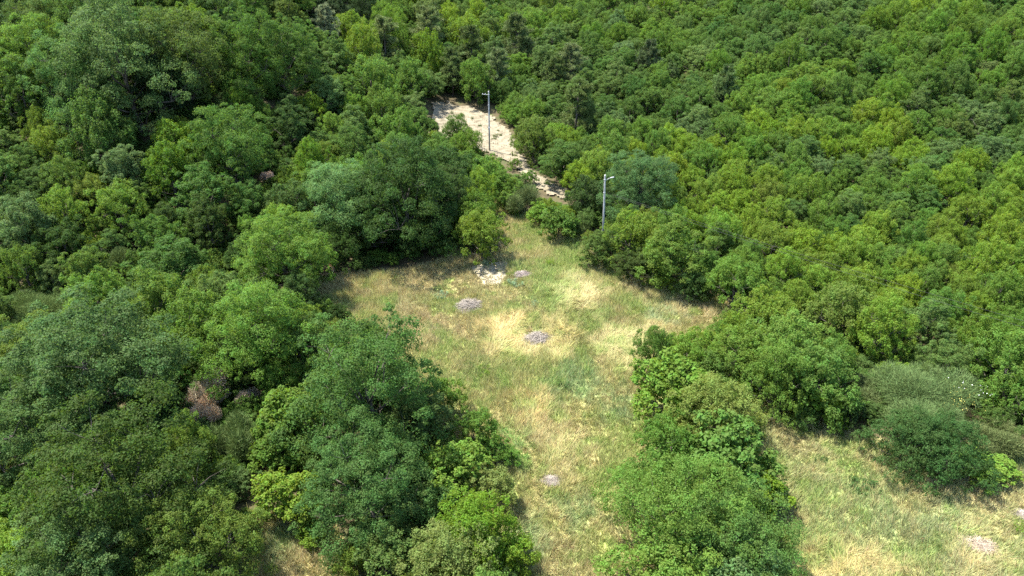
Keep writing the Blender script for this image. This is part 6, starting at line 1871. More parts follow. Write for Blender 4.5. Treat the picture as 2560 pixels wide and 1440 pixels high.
('shrub','mdk',6.69,128.76,2.36,2.21),
('shrub','md',67.78,126.96,2.3,1.89),
('shrub','dgg',59.69,104.5,1.98,1.49),
('oak','mdk',71.94,160.27,2.78,3.3),
('shrub','dgg',38.9,126.57,2.31,2.23),
('oak','gg',89.29,158.19,2.72,3.46),
('shrub','yg',23.61,93.37,1.81,1.67),
('shrub','yg',15.53,78.63,1.58,1.42),
('shrub','md',29.96,129.68,2.35,2.06),
('shrub','md',48.19,107.44,2.01,1.51),
('shrub','md',76.82,118.28,2.14,1.62),
('oak','mdk',56.05,153.85,2.67,3.12),
('oak','mdk',79.38,154.46,2.66,2.92),
('shrub','mdk',60.72,93.08,1.78,1.43),
('shrub','md',-23.85,129.85,2.29,2.4),
('shrub','yg',20.19,78.62,1.57,1.26),
('shrub','gg',13,122.6,2.23,2.17),
('shrub','md',36.72,100.39,1.89,1.46),
('shrub','gg',23.8,116.19,2.13,1.9),
('shrub','yg',63.35,79.92,1.57,1.48),
('ash','md',7.03,145.4,2.55,3.24),
('shrub','md',23.06,92.14,1.76,1.54),
('oak','gg',98.86,147.09,2.5,2.81),
('shrub','yg',85.32,131.99,2.3,2.1),
('shrub','md',31.13,80.88,1.58,1.54),
('shrub','md',59.2,119.47,2.13,1.81),
('oak','mdk',53.18,150.8,2.57,2.61),
('oak','mdk',97.84,164.62,2.74,2.75),
('shrub','mdk',38.59,129.69,2.28,2.2),
('oak','mdk',99.6,155.83,2.61,2.98),
('shrub','dgg',71.06,104.09,1.89,1.64),
('shrub','yg',21.34,79.52,1.54,1.25),
('shrub','mdk',66.1,100.49,1.83,1.42),
('shrub','md',27.93,96.91,1.79,1.59),
('shrub','mdk',52.69,122.71,2.14,1.77),
('oak','dgg',92.34,148.98,2.48,2.51),
('shrub','md',67.62,110.72,1.96,1.5),
('shrub','gg',45.62,120.51,2.11,1.66),
('shrub','dgg',42.29,120.46,2.11,2),
('shrub','mdk',46.56,128.76,2.22,1.74),
('shrub','yg',35.19,118.62,2.09,1.61),
('shrub','yg',-7.89,128.39,2.23,2.41),
('oak','md',21.45,166.34,2.75,3.38),
('oak','mdk',41.71,154.08,2.57,2.97),
('shrub','md',76.51,116.7,2.02,1.63),
('shrub','md',64.59,130.44,2.22,1.79),
('ash','md',13.24,169.42,2.77,3.45),
('shrub','yg',15.59,95.74,1.74,1.35),
('shrub','dgg',48.92,118.46,2.05,1.89),
('oak','gg',75.7,152.4,2.49,3.08),
('oak','gg',102.27,167.63,2.67,2.87),
('shrub','md',46.41,97.57,1.75,1.49),
('shrub','mdk',17.22,99.37,1.78,1.54),
('ash','md',6.62,169.63,2.75,3.05),
('shrub','gg',35.26,129.08,2.18,2.08),
('ash','yg',33.2,158.85,2.59,2.88),
('ash','md',53.34,164.82,2.65,2.89),
('shrub','gg',23.26,99.23,1.76,1.47),
('shrub','md',80.73,129.64,2.13,2.02),
('shrub','gg',74.28,121.53,2.02,1.97),
('shrub','md',38.97,106.89,1.84,1.66),
('shrub','md',30.38,97.89,1.71,1.39),
('shrub','mdk',54.71,119.75,1.99,1.5),
('shrub','gg',24.23,121.62,2.02,1.77),
('shrub','md',55.76,111.28,1.85,1.61),
('shrub','mdk',50.72,118.5,1.95,1.81),
('shrub','md',24.76,127.54,2.08,1.57),
('shrub','yg',39.7,111.09,1.85,1.77),
('ash','md',11.41,162.46,2.53,2.79),
('ash','mdk',95.14,168.37,2.55,3.25),
('oak','mdk',38.37,159.6,2.48,2.49),
('shrub','mdk',51.76,133.44,2.12,1.68),
('shrub','md',67.71,117.43,1.9,1.48),
('shrub','gg',15.67,119.94,1.95,1.81),
('oak','md',50.1,168.13,2.55,3),
('shrub','md',83.55,132.9,2.07,1.73),
('ash','md',107.39,168.16,2.51,2.72),
('shrub','md',75.25,119.49,1.9,1.51),
('shrub','yg',74.21,127.14,1.97,1.54),
('shrub','md',72.51,120.52,1.89,1.46),
('shrub','mdk',57.97,122.81,1.91,1.67),
('shrub','mdk',21.15,117.47,1.86,1.45),
('shrub','mdk',7.12,126.72,1.97,1.65),
('shrub','md',33.81,121.61,1.89,1.66),
('shrub','md',0.4,131.62,2.02,1.97),
('shrub','md',64.57,132.91,2,1.73),
('shrub','md',76.53,119.56,1.83,1.56),
('shrub','md',-0.65,126.32,1.94,1.75),
('shrub','dgg',51.7,127.97,1.93,1.7),
('shrub','md',9.93,131.7,1.99,1.5),
('shrub','md',82.03,124.49,1.83,1.39),
('shrub','mdk',39.17,134.17,1.97,1.92),
('shrub','md',24.06,132.59,1.94,1.56),
('shrub','md',17.03,134.75,1.97,1.73),
('shrub','md',8.42,132.4,1.89,1.45),
('shrub','md',73.29,132.89,1.86,1.44),
('shrub','yg',32.09,133.47,1.87,1.58),]

# ------------------------------------------------------------------ helpers
def sst(a, b, v):
    t = np.clip((v - a) / (b - a), 0, 1)
    return t * t * (3 - 2 * t)

def T(x, y):
    """height of the terrain"""
    x = np.asarray(x, float); y = np.asarray(y, float)
    back = 0.13 * np.logaddexp(0, (y - 98) / 8.0) * 8.0
    left = 16 * sst(-8, -48, x) * sst(48, 112, y)
    right = 0.09 * np.logaddexp(0, (x - 25) / 8.0) * 8.0 * sst(60, 130, y)
    n = 0.35 * np.sin(x * .11 + 1.3) * np.cos(y * .09) + 0.18 * np.sin(x * .31 + y * .23)
    far = np.maximum(0, np.hypot(x, y - 90) - 200)
    return back * np.exp(-far / 400) + left + right * np.exp(-far / 300) + n * np.clip(1 - far / 100, 0, 1)

_lat = np.random.default_rng(99).random((256, 256))
def vnoise(x, y, s, o=0):
    """smooth value noise, cell size s"""
    u = np.asarray(x) / s + 17.3 * o + 500; v = np.asarray(y) / s + 9.1 * o + 500
    i = np.floor(u).astype(int); j = np.floor(v).astype(int)
    f = u - i; g = v - j; f = f * f * (3 - 2 * f); g = g * g * (3 - 2 * g)
    L = lambda a, b: _lat[a % 256, b % 256]
    return (L(i, j) * (1 - f) + L(i + 1, j) * f) * (1 - g) + (L(i, j + 1) * (1 - f) + L(i + 1, j + 1) * f) * g

def fbm(x, y, s, o=0):
    return .5 * vnoise(x, y, s, o) + .3 * vnoise(x, y, s / 2.1, o + 3) + .2 * vnoise(x, y, s / 4.3, o + 7)

def inpoly(px, py, poly):
    c = np.zeros(np.shape(px), bool)
    for k in range(len(poly)):
        x1, y1 = poly[k]; x2, y2 = poly[k - 1]
        c ^= ((y1 > py) != (y2 > py)) & (px < (x2 - x1) * (py - y1) / ((y2 - y1) or 1e-9) + x1)
    return c

def unit(v):
    return v / np.maximum(np.linalg.norm(v, axis=-1, keepdims=True), 1e-9)

def mesh_from(name, verts, faces, mats=(), face_attr=None, face_col=None, smooth=False, point_col=None):
    """verts (n,3), faces (m,k) with one k; face_attr = {name: float per face}; face_col = {name: rgb per face}"""
    me = bpy.data.meshes.new(name)
    verts = np.asarray(verts, np.float32); faces = np.asarray(faces, np.int32)
    m, k = faces.shape
    me.vertices.add(len(verts)); me.vertices.foreach_set('co', verts.ravel())
    me.loops.add(m * k); me.loops.foreach_set('vertex_index', faces.ravel())
    me.polygons.add(m)
    me.polygons.foreach_set('loop_start', np.arange(0, m * k, k, dtype=np.int32))
    try:
        me.polygons.foreach_set('loop_total', np.full(m, k, np.int32))
    except Exception:
        pass
    me.polygons.foreach_set('use_smooth', np.full(m, smooth, bool))
    for mt in mats: me.materials.append(mt)
    me.update(calc_edges=True)
    for n, a in (face_attr or {}).items():
        at = me.attributes.new(n, 'FLOAT', 'FACE'); at.data.foreach_set('value', np.asarray(a, np.float32))
    for dom, dct in (('FACE', face_col), ('POINT', point_col)):
        for n, a in (dct or {}).items():
            a = np.asarray(a, np.float32); a = np.concatenate([a, np.ones((len(a), 1), np.float32)], 1)
            at = me.attributes.new(n, 'FLOAT_COLOR', dom); at.data.foreach_set('color', a.ravel())
    return me

def link(name, me, parent=None):
    o = bpy.data.objects.new(name, me); COL.objects.link(o)
    if parent is not None: o.parent = parent
    return o

def tag(o, label=None, category=None, group=None, kind=None):
    if label: o['label'] = label
    if category: o['category'] = category
    if group: o['group'] = group
    if kind: o['kind'] = kind
    return o

class Geo:
    """collects quads"""
    def __init__(s): s.v = []; s.f = []; s.n = 0
    def add(s, v, f):
        v = np.asarray(v, float).reshape(-1, 3); f = np.asarray(f, int)
        s.v.append(v); s.f.append(f + s.n); s.n += len(v)
    def tube(s, pts, rad, sides=6, cap=True):
        pts = np.asarray(pts, float); rad = np.broadcast_to(np.asarray(rad, float), (len(pts),))
        d = np.gradient(pts, axis=0); d = unit(d)
        ref = np.where(np.abs(d[:, 2:3]) > .9, [[1., 0, 0]], [[0, 0, 1.]])
        a = unit(np.cross(d, ref)); b = np.cross(d, a)
        th = np.linspace(0, 2 * math.pi, sides, endpoint=False)
        ring = pts[:, None] + rad[:, None, None] * (np.cos(th)[None, :, None] * a[:, None] + np.sin(th)[None, :, None] * b[:, None])
        v = ring.reshape(-1, 3); f = []
        for i in range(len(pts) - 1):
            for j in range(sides):
                k = (j + 1) % sides
                f.append((i * sides + j, i * sides + k, (i + 1) * sides + k, (i + 1) * sides + j))
        if cap:
            e = len(v); v = np.concatenate([v, pts[-1:], pts[:1]])
            for j in range(0, sides, 2):
                k = (j + 1) % sides; l = (j + 2) % sides; o = (len(pts) - 1) * sides
                f.append((o + j, o + k, o + l, e)); f.append((l, k, j, e + 1))
        s.add(v, f)
    def box(s, c, h):
        c = np.asarray(c, float); h = np.asarray(h, float)
        q = np.array([[x, y, z] for x in (-1, 1) for y in (-1, 1) for z in (-1, 1)]) * h + c
        s.add(q, [(0, 1, 3, 2), (4, 6, 7, 5), (0, 4, 5, 1), (2, 3, 7, 6), (0, 2, 6, 4), (1, 5, 7, 3)])
    def mesh(s, name, mats, smooth=True):
        return mesh_from(name, np.concatenate(s.v), np.concatenate(s.f), mats, smooth=smooth)

# ------------------------------------------------------------------ materials
def new_mat(name):
    m = bpy.data.materials.new(name); m.use_nodes = True
    nt = m.node_tree; nt.nodes.clear()
    out = nt.nodes.new('ShaderNodeOutputMaterial')
    return m, nt, out

def node(nt, t, **kw):
    n = nt.nodes.new(t)
    for k, v in kw.items(): setattr(n, k, v)
    return n

def mathn(nt, op, a, b=None):
    n = node(nt, 'ShaderNodeMath', operation=op)
    for i, v in enumerate((a, b)):
        if v is None: continue
        if isinstance(v, (int, float)): n.inputs[i].default_value = v
        else: nt.links.new(v, n.inputs[i])
    return n.outputs[0]

def leaf_material(name, translucent=0.50, spec=0.12, rough=0.6, rand_col=None):
    """leaf colour = the plant's own colour (object colour) varied from leaf to leaf"""
    m, nt, out = new_mat(name)
    info = node(nt, 'ShaderNodeObjectInfo')
    at = node(nt, 'ShaderNodeAttribute', attribute_name='leaf')
    hs = node(nt, 'ShaderNodeHueSaturation'); hs.inputs['Saturation'].default_value = 1.03
    nt.links.new(mathn(nt, 'MULTIPLY_ADD', at.outputs['Fac'], 0.05), hs.inputs['Hue'])
    hs.inputs['Hue'].links[0].from_node.inputs[2].default_value = 0.472; hbase = hs.inputs['Hue'].links[0].from_socket
    v = mathn(nt, 'MULTIPLY_ADD', at.outputs['Fac'], 0.75); v.node.inputs[2].default_value = 0.49
    tc = node(nt, 'ShaderNodeTexCoord'); nz = node(nt, 'ShaderNodeTexNoise'); nz.inputs['Scale'].default_value = .55; nz.inputs['Detail'].default_value = 2
    nt.links.new(tc.outputs['Object'], nz.inputs['Vector'])
    v = mathn(nt, 'ADD', v, mathn(nt, 'MULTIPLY', nz.outputs['Fac'], .48))
    hshift = mathn(nt, 'MULTIPLY_ADD', nz.outputs['Fac'], -.03); hshift.node.inputs[2].default_value = .015
    nt.links.new(v, hs.inputs['Value']); nt.links.new(mathn(nt, 'ADD', hbase, hshift), hs.inputs['Hue'])
    if rand_col is None:
        nt.links.new(info.outputs['Color'], hs.inputs['Color'])
    else:
        r = node(nt, 'ShaderNodeValToRGB'); r.color_ramp.interpolation = 'LINEAR'
        r.color_ramp.elements[0].color = (*rand_col[0], 1); r.color_ramp.elements[1].color = (*rand_col[-1], 1)
        for i, c in enumerate(rand_col[1:-1]):
            e = r.color_ramp.elements.new((i + 1) / (len(rand_col) - 1)); e.color = (*c, 1)
        nt.links.new(info.outputs['Random'], r.inputs[0]); nt.links.new(r.outputs[0], hs.inputs['Color'])
    p = node(nt, 'ShaderNodeBsdfPrincipled')
    p.inputs['Roughness'].default_value = rough
    p.inputs['Specular IOR Level'].default_value = spec
    nt.links.new(hs.outputs[0], p.inputs['Base Color'])
    tr = node(nt, 'ShaderNodeBsdfTranslucent')
    h2 = node(nt, 'ShaderNodeHueSaturation'); h2.inputs['Hue'].default_value = 0.485
    h2.inputs['Saturation'].default_value = 1.1; h2.inputs['Value'].default_value = 1.35
    nt.links.new(hs.outputs[0], h2.inputs['Color']); nt.links.new(h2.outputs[0], tr.inputs['Color'])
    mx = node(nt, 'ShaderNodeMixShader'); mx.inputs[0].default_value = translucent
    nt.links.new(p.outputs[0], mx.inputs[1]); nt.links.new(tr.outputs[0], mx.inputs[2])
    nt.links.new(mx.outputs[0], out.inputs[0])
    return m

def noise_material(name, cols, scale=4.0, detail=6.0, rough=0.9, bump=0.0, attr=None, distortion=0.0):
    m, nt, out = new_mat(name)
    tc = node(nt, 'ShaderNodeTexCoord'); nz = node(nt, 'ShaderNodeTexNoise')
    nz.inputs['Scale'].default_value = scale; nz.inputs['Detail'].default_value = detail; nz.inputs['Distortion'].default_value = distortion
    nt.links.new(tc.outputs['Object'], nz.inputs['Vector'])
    r = node(nt, 'ShaderNodeValToRGB'); els = r.color_ramp.elements
    els[0].position = .3; els[1].position = .7
    els[0].color = (*cols[0], 1); els[1].color = (*cols[-1], 1)
    for i, c in enumerate(cols[1:-1]):
        e = els.new(.3 + .4 * (i + 1) / (len(cols) - 1)); e.color = (*c, 1)
    nt.links.new(nz.outputs['Fac'], r.inputs[0])
    p = node(nt, 'ShaderNodeBsdfPrincipled'); p.inputs['Roughness'].default_value = rough
    p.inputs['Specular IOR Level'].default_value = 0.2
    src = r.outputs[0]
    if attr:
        a = node(nt, 'ShaderNodeAttribute', attribute_name=attr)
        mx = node(nt, 'ShaderNodeMix', data_type='RGBA', blend_type='MULTIPLY'); mx.inputs[0].default_value = 1.0
        nt.links.new(a.outputs['Color'], mx.inputs[6]); nt.links.new(r.outputs[0], mx.inputs[7]); src = mx.outputs[2]
    nt.links.new(src, p.inputs['Base Color'])
    if bump:
        b = node(nt, 'ShaderNodeBump'); b.inputs['Strength'].default_value = 1.0; b.inputs['Distance'].default_value = bump
        n2 = node(nt, 'ShaderNodeTexNoise'); n2.inputs['Scale'].default_value = scale * 3; n2.inputs['Detail'].default_value = 8
        nt.links.new(tc.outputs['Object'], n2.inputs['Vector'])
        nt.links.new(n2.outputs['Fac'], b.inputs['Height']); nt.links.new(b.outputs[0], p.inputs['Normal'])
    nt.links.new(p.outputs[0], out.inputs[0])
    return m

M_LEAF = leaf_material('leaf')
M_NEEDLE = leaf_material('needle', translucent=.15, spec=.2, rough=.6)
M_TWIG = leaf_material('broom_twig', translucent=.12, spec=.15, rough=.7)
M_BARK = noise_material('bark', [(.035, .03, .022), (.075, .065, .052), (.12, .105, .09)], 6, bump=.02)
M_LITTER = noise_material('forest_floor', [(.035, .03, .016), (.075, .06, .03), (.05, .065, .02)], .9, bump=.05)
M_THATCH = noise_material('meadow_thatch', [(.75, .72, .62), (1, 1, 1), (.85, .86, .7)], 3.0, bump=.03, attr='tint')
M_LIME = noise_material('limestone_soil', [(.105, .088, .055), (.185, .16, .108), (.24, .21, .146)], 1.1, 10, bump=.05, distortion=.6)
M_CONC = noise_material('pole_concrete', [(.25, .245, .235), (.34, .335, .32), (.40, .395, .38)], 3, bump=.004)
M_STEEL = noise_material('galvanised_steel', [(.24, .245, .25), (.32, .325, .33)], 8, rough=.5)
M_CABLE = noise_material('cable_sheath', [(.02, .02, .02), (.04, .04, .04)], 8, rough=.6)
M_CERAM = noise_material('white_ceramic', [(.42, .42, .41), (.50, .50, .49)], 8, rough=.25)

def blade_material():
    m, nt, out = new_mat('grass_blade')
    a = node(nt, 'ShaderNodeAttribute', attribute_name='tint')
    d = node(nt, 'ShaderNodeBsdfPrincipled'); d.inputs['Roughness'].default_value = .6; d.inputs['Specular IOR Level'].default_value = .2
    t = node(nt, 'ShaderNodeBsdfTranslucent'); mx = node(nt, 'ShaderNodeMixShader'); mx.inputs[0].default_value = .3
    nt.links.new(a.outputs['Color'], d.inputs['Base Color']); nt.links.new(a.outputs['Color'], t.inputs['Color'])
    nt.links.new(d.outputs[0], mx.inputs[1]); nt.links.new(t.outputs[0], mx.inputs[2]); nt.links.new(mx.outputs[0], out.inputs[0])
    return m
M_BLADE = blade_material()

# ------------------------------------------------------------------ terrain
def axis(lo, hi, fine_lo, fine_hi, step):
    a = [np.arange(fine_lo, fine_hi + step, step)]
    g = step; x = fine_hi + step; up = []
    while x < hi: g *= 1.25; x += g; up.append(x)
    g = step; x = fine_lo; dn = []
    while x > lo: g *= 1.25; x -= g; dn.append(x)
    return np.concatenate([np.array(dn[::-1]), a[0], np.array(up)])
gx = axis(-1500, 1500, -110, 110, 1.6); gy = axis(-800, 1800, 10, 200, 1.6)
X, Y = np.meshgrid(gx, gy)
V = np.stack([X, Y, T(X, Y)], -1).reshape(-1, 3)
nx = len(gx); idx = np.arange(len(V)).reshape(len(gy), nx)
Fq = np.stack([idx[:-1, :-1], idx[:-1, 1:], idx[1:, 1:], idx[1:, :-1]], -1).reshape(-1, 4)
tag(link('ground', mesh_from('ground', V, Fq, [M_LITTER], smooth=True)), 'shaded woodland floor of leaf litter under the trees', kind='structure')

# ------------------------------------------------------------------ meadow colours
HUE = dict(gold=(.45, .355, .145), straw=(.41, .355, .165), pink=(.40, .325, .18), tan=(.305, .26, .125), blue=(.20, .275, .115),
           lush=(.22, .315, .075), green=(.13, .255, .055), mint=(.255, .325, .155), base=(.315, .31, .115))
def in_meadow(x, y):
    c = np.zeros(np.shape(x), bool)
    for p in POLY_MEADOW: c |= inpoly(x, y, p)
    return c
def seg_dist(x, y, line):
    best = np.full(np.shape(x), 1e9); dx = np.zeros(np.shape(x)); dy = np.zeros(np.shape(x))
    for (x1, y1), (x2, y2) in zip(line[:-1], line[1:]):
        ux, uy = x2 - x1, y2 - y1; L = ux * ux + uy * uy
        t = np.clip(((x - x1) * ux + (y - y1) * uy) / L, 0, 1)
        d = np.hypot(x - x1 - t * ux, y - y1 - t * uy); k = d < best
        best = np.where(k, d, best); dx = np.where(k, ux / math.sqrt(L), dx); dy = np.where(k, uy / math.sqrt(L), dy)
    return best, dx, dy
def meadow(x, y):
    """colour of the sward, how far it lies flat, its height factor"""
    wx = x + 3.0 * (fbm(x, y, 2.4, 1) - .5) + 1.1 * (vnoise(x, y, .5, 41) - .5); wy = y + 4.2 * (fbm(x, y, 2.4, 2) - .5) + 1.4 * (vnoise(x, y, .5, 42) - .5)
    strk = fbm(x + .6 * y, y * .45 - .3 * x, .8, 43)
    n = fbm(x, y, 4.0, 4); n2 = fbm(x, y, 1.3, 5)
    c = np.array(HUE['base'])[None] * np.ones((len(x), 1))
    def mixin(c, name, w): return c * (1 - w[:, None]) + np.array(HUE[name])[None] * w[:, None]
    c = mixin(c, 'straw', np.clip((n - .48) * 3.2, 0, .8)); c = mixin(c, 'lush', np.clip((.47 - n) * 3.0, 0, .75))
    c = mixin(c, 'pink', np.clip((fbm(x, y, 3.1, 8) - .55) * 3, 0, .6))
    right = x > 12 + (y < 45) * 0
    c = np.where((right & (y < 46))[:, None], mixin(mixin(mixin(c, 'tan', np.full(len(x), .25)), 'mint', np.full(len(x), .35)), 'lush', .4 * np.clip(fbm(x, y, 3.3, 51) * 2 - .6, 0, 1)), c)
    lodge = np.full(len(x), .12); hf = np.full(len(x), 1.0)
    for px, py, rx, ry, name, w, lo in PATCHES:
        q = ((wx - px) / rx) ** 2 + ((wy - py) / ry) ** 2
        k = w * np.clip(1.25 - q, 0, 1) * np.clip(.35 + 2.4 * (strk - .28), .25, 1)
        c = mixin(c, name, k); lodge = np.maximum(lodge, lo * np.clip(1.3 - q, 0, 1))
        if name == 'tan': hf = hf * (1 - .55 * k)
    c = mixin(c, 'straw', np.clip((n2 - .6) * 4, 0, .6)); c = mixin(c, 'lush', np.clip((.45 - n2) * 4, 0, .65))
    fx = np.zeros(len(x)); fy = np.zeros(len(x)); worn = np.zeros(len(x))
    for li, line in enumerate(TRODDEN):
        d, dx, dy = seg_dist(x + .25 * (n2 - .5), y, line)
        wd = (.15, .14)[li] + .3 * np.clip(fbm(x, y, 1.9, 33) - .3, 0, 1); k = np.clip(1.6 - d / wd, 0, 1) * np.clip((.85, .1)[li] + 1.6 * (fbm(x, y, 2.4, 31) - .5), 0, 1)
        c = mixin(c, 'straw', k * .6); worn = np.maximum(worn, k)
        near = d < wd * 2.2
        fx = np.where(near, dx, fx); fy = np.where(near, dy, fy)
        lodge = np.maximum(lodge, (.45, .25)[li] * np.clip(1.5 - d / (wd * 1.6), 0, 1)); hf = hf * (1 - .5 * k)
    for px, py, w, _l in PILES:
        q = np.hypot(x - px, y - py) / (w * .5)
        hf = hf * (1 - .78 * np.clip(1.1 - q + .5 * (n2 - .5), 0, 1))
    inside = inpoly(x + .8 * (n2 - .5), y + 1.2 * (n - .5), POLY_GRAVEL)
    return c, lodge, hf, inside, fx, fy, worn

st = .30
allp = np.array([p for q in POLY_MEADOW for p in q])
ax = np.arange(allp[:, 0].min() - 1, allp[:, 0].max() + 1, st); ay = np.arange(allp[:, 1].min() - 1, allp[:, 1].max() + 1, st)
X, Y = np.meshgrid(ax, ay); shp = X.shape; xr, yr = X.ravel(), Y.ravel()
cm, _lo, _hf, grv, _a, _b, _w = meadow(xr, yr)
cm = cm * 1.05; cm[grv] = np.array((.36, .32, .24))
Z = T(xr, yr) + .012 + .05 * (fbm(xr, yr, .9, 6) - .2)
Vm = np.stack([xr, yr, Z], -1); im = np.arange(len(Vm)).reshape(shp)
Qm = np.stack([im[:-1, :-1], im[:-1, 1:], im[1:, 1:], im[1:, :-1]], -1).reshape(-1, 4)
Qm = Qm[in_meadow(Vm[Qm[:, 0], 0] + st / 2 + (vnoise(xr, yr, .7)[Qm[:, 0]] - .5), Vm[Qm[:, 0], 1] + st / 2)]
used, inv = np.unique(Qm, return_inverse=True)
tag(link('meadow_soil', mesh_from('meadow_soil', Vm[used], inv.reshape(-1, 4), [M_THATCH], smooth=True, point_col={'tint': cm[used]})),
    'straw-coloured thatch and soil of the clearing', kind='structure')

# ------------------------------------------------------------------ grass
rg = np.random.default_rng(5)
def scatter_meadow(n):
    out = []
    need = n
    while need > 0:
        x = rg.uniform(ax[0], ax[-1], 400000); y = rg.uniform(ay[0], ay[-1], 400000)
        k = in_meadow(x, y); q = np.stack([x[k], y[k]], -1); out.append(q); need -= len(q)
    return np.concatenate(out)[:n]
NB = 800000
tuft = scatter_meadow(NB // 8)
q = np.repeat(tuft, 8, axis=0) + rg.normal(0, .085, (len(tuft) * 8, 2))
tid = np.repeat(np.arange(len(tuft)), 8); tu = rg.random((len(tuft), 4))[tid]
x, y = q[:, 0], q[:, 1]
c, lodge, hf, grv, fx, fy, worn = meadow(x, y)
keep = (rg.random(len(x)) > np.where(grv, .86, 0)) & (hf > .2)
tu = tu[keep]; x, y, c, lodge, hf, fx, fy = x[keep], y[keep], c[keep], lodge[keep], hf[keep], fx[keep], fy[keep]; nb = len(x)
ang = 2 * math.pi * (1.6 * fbm(x, y, 3.5, 11) + .9 * fbm(x, y, .9, 12)) + 4.2 * (tu[:, 0] - .5) * (1 - .6 * lodge); flow = (fx != 0)
ang = np.where(flow, np.arctan2(fy, fx) + rg.normal(0, 1.1, nb), ang) + rg.normal(0, .7, nb) * (1 - .6 * lodge)
tilt = np.clip(rg.normal(.38, .2, nb) + lodge * .95, .05, 1.45)
ln = (.20 + .36 * rg.random(nb) ** 1.5) * (.7 + .7 * tu[:, 1]) * (.65 + .7 * fbm(x, y, 2.6, 13)) * hf * (1 + .75 * lodge)
wd = (.012 + .014 * rg.random(nb)) * (1 + .3 * lodge)
d = np.stack([np.cos(ang) * np.sin(tilt), np.sin(ang) * np.sin(tilt), np.cos(tilt)], -1)
wa = rg.uniform(0, 2 * math.pi, nb); wv = np.stack([np.cos(wa), np.sin(wa), np.zeros(nb)], -1) * wd[:, None]
b0 = np.stack([x, y, T(x, y) + .02 + lodge * .12 * rg.random(nb)], -1)
tri = np.stack([b0 - wv, b0 + wv, b0 + d * ln[:, None]], 1).reshape(-1, 3)
jit = 1 + .22 * (rg.random((nb, 1)) - .5) + .22 * (tu[:, 2:3] - .5) + .07 * rg.normal(0, 1, (nb, 3))
dry = (rg.random(nb) < .12) | (tu[:, 3] < .14)
c = np.where(dry[:, None], .45 * c + .55 * np.array(HUE['straw']), c)
col = np.clip(1.06 * c * jit, .02, .9)
tag(link('meadow_grass', mesh_from('meadow_grass', tri, np.arange(nb * 3).reshape(-1, 3), [M_BLADE], face_col={'tint': col})),
    'tall drying meadow grass in straw, yellow-green and blue-green patches', 'grass', kind='stuff')

# ------------------------------------------------------------------ pale eroded track
st = .30
tp = np.array(POLY_TRACK)
tx = np.arange(tp[:, 0].min() - 1, tp[:, 0].max() + 1, st); ty = np.arange(tp[:, 1].min() - 1, tp[:, 1].max() + 1, st)
X, Y = np.meshgrid(tx, ty); shp = X.shape; xr, yr = X.ravel(), Y.ravel()
cr = .30 * fbm(xr + .5 * yr, yr, 1.6, 21) + .22 * np.abs(fbm(xr * .9, yr * .3 + xr * .25, 1.1, 23) - .5) + .07 * vnoise(xr, yr, .4, 25)
Vt = np.stack([xr, yr, T(xr, yr) + .04 + .5 * cr], -1); it = np.arange(len(Vt)).reshape(shp)
Qt = np.stack([it[:-1, :-1], it[:-1, 1:], it[1:, 1:], it[1:, :-1]], -1).reshape(-1, 4)
Qt = Qt[inpoly(Vt[Qt[:, 0], 0] + 1.2 * (fbm(xr, yr, 1.4, 27)[Qt[:, 0]] - .5), Vt[Qt[:, 0], 1] + 2. * (fbm(xr, yr, 1.4, 28)[Qt[:, 0]] - .5), POLY_TRACK)]
used, inv = np.unique(Qt, return_inverse=True)
tag(link('dirt_track', mesh_from('dirt_track', Vt[used], inv.reshape(-1, 4), [M_LIME], smooth=True)), 'pale eroded limestone track climbing behind the clearing', kind='structure')
# loose stones on track and bare patch
def stone_cloud(pts, smin, smax, seed):
    r = np.random.default_rng(seed); g = Geo()
    base = np.array([[1, 0, 0], [0, 1, 0], [-1, 0, 0], [0, -1, 0], [0, 0, 1.]])
    for px, py, pz in pts:
        s = r.uniform(smin, smax) * np.array([1, r.uniform(.6, 1), r.uniform(.4, .8)])
        a = r.uniform(0, 6.28); R = np.array([[math.cos(a), -math.sin(a), 0], [math.sin(a), math.cos(a), 0], [0, 0, 1]])
        v = (base * s + r.normal(0, .15, (5, 3)) * s) @ R.T + (px, py, pz)
        g.add(v, [(0, 1, 4, 4), (1, 2, 4, 4), (2, 3, 4, 4), (3, 0, 4, 4)])
    v = np.concatenate(g.v); f = np.concatenate(g.f)[:, :3]
    return v, f
rs = np.random.default_rng(31)
tri_c = Vt[Qt].mean(1); pk = tri_c[rs.integers(0, len(tri_c), 900)]
gk = np.stack([xr[:1]] * 1)
gp = np.array(POLY_GRAVEL); cand = np.stack([rs.uniform(gp[:, 0].min(), gp[:, 0].max(), 1500), rs.uniform(gp[:, 1].min(), gp[:, 1].max(), 1500)], -1)
cand = cand[inpoly(cand[:, 0], cand[:, 1], POLY_GRAVEL)]
v1, f1 = stone_cloud(pk, .04, .17, 1)
tag(link('track_stones', mesh_from('track_stones', v1, f1, [M_LIME])), 'loose pale stones scattered over the eroded track', 'stones', kind='stuff')
v2, f2 = stone_cloud(np.column_stack([cand, T(cand[:, 0], cand[:, 1]) + .02]), .03, .11, 2)
tag(link('bare_patch_stones', mesh_from('bare_patch_stones', v2, f2, [M_LIME])), 'pale gravel on the bare patch at top of the clearing', 'gravel', kind='stuff')

# ------------------------------------------------------------------ plant shapes
def leaves(c, nrm, size, r, aspect=.62):
    n = len(c); nrm = unit(nrm); t = unit(np.cross(nrm, r.normal(0, 1, (n, 3)))); b = np.cross(nrm, t)
    L = (size * r.uniform(.65, 1.35, n))[:, None]; W = L * aspect
    v = np.stack([c - t * L * .5, c + b * W * .5 + nrm * L * .08, c + t * L * .5, c - b * W * .5 + nrm * L * .08], 1)
    return v.reshape(-1, 3), np.arange(n * 4).reshape(-1, 4)

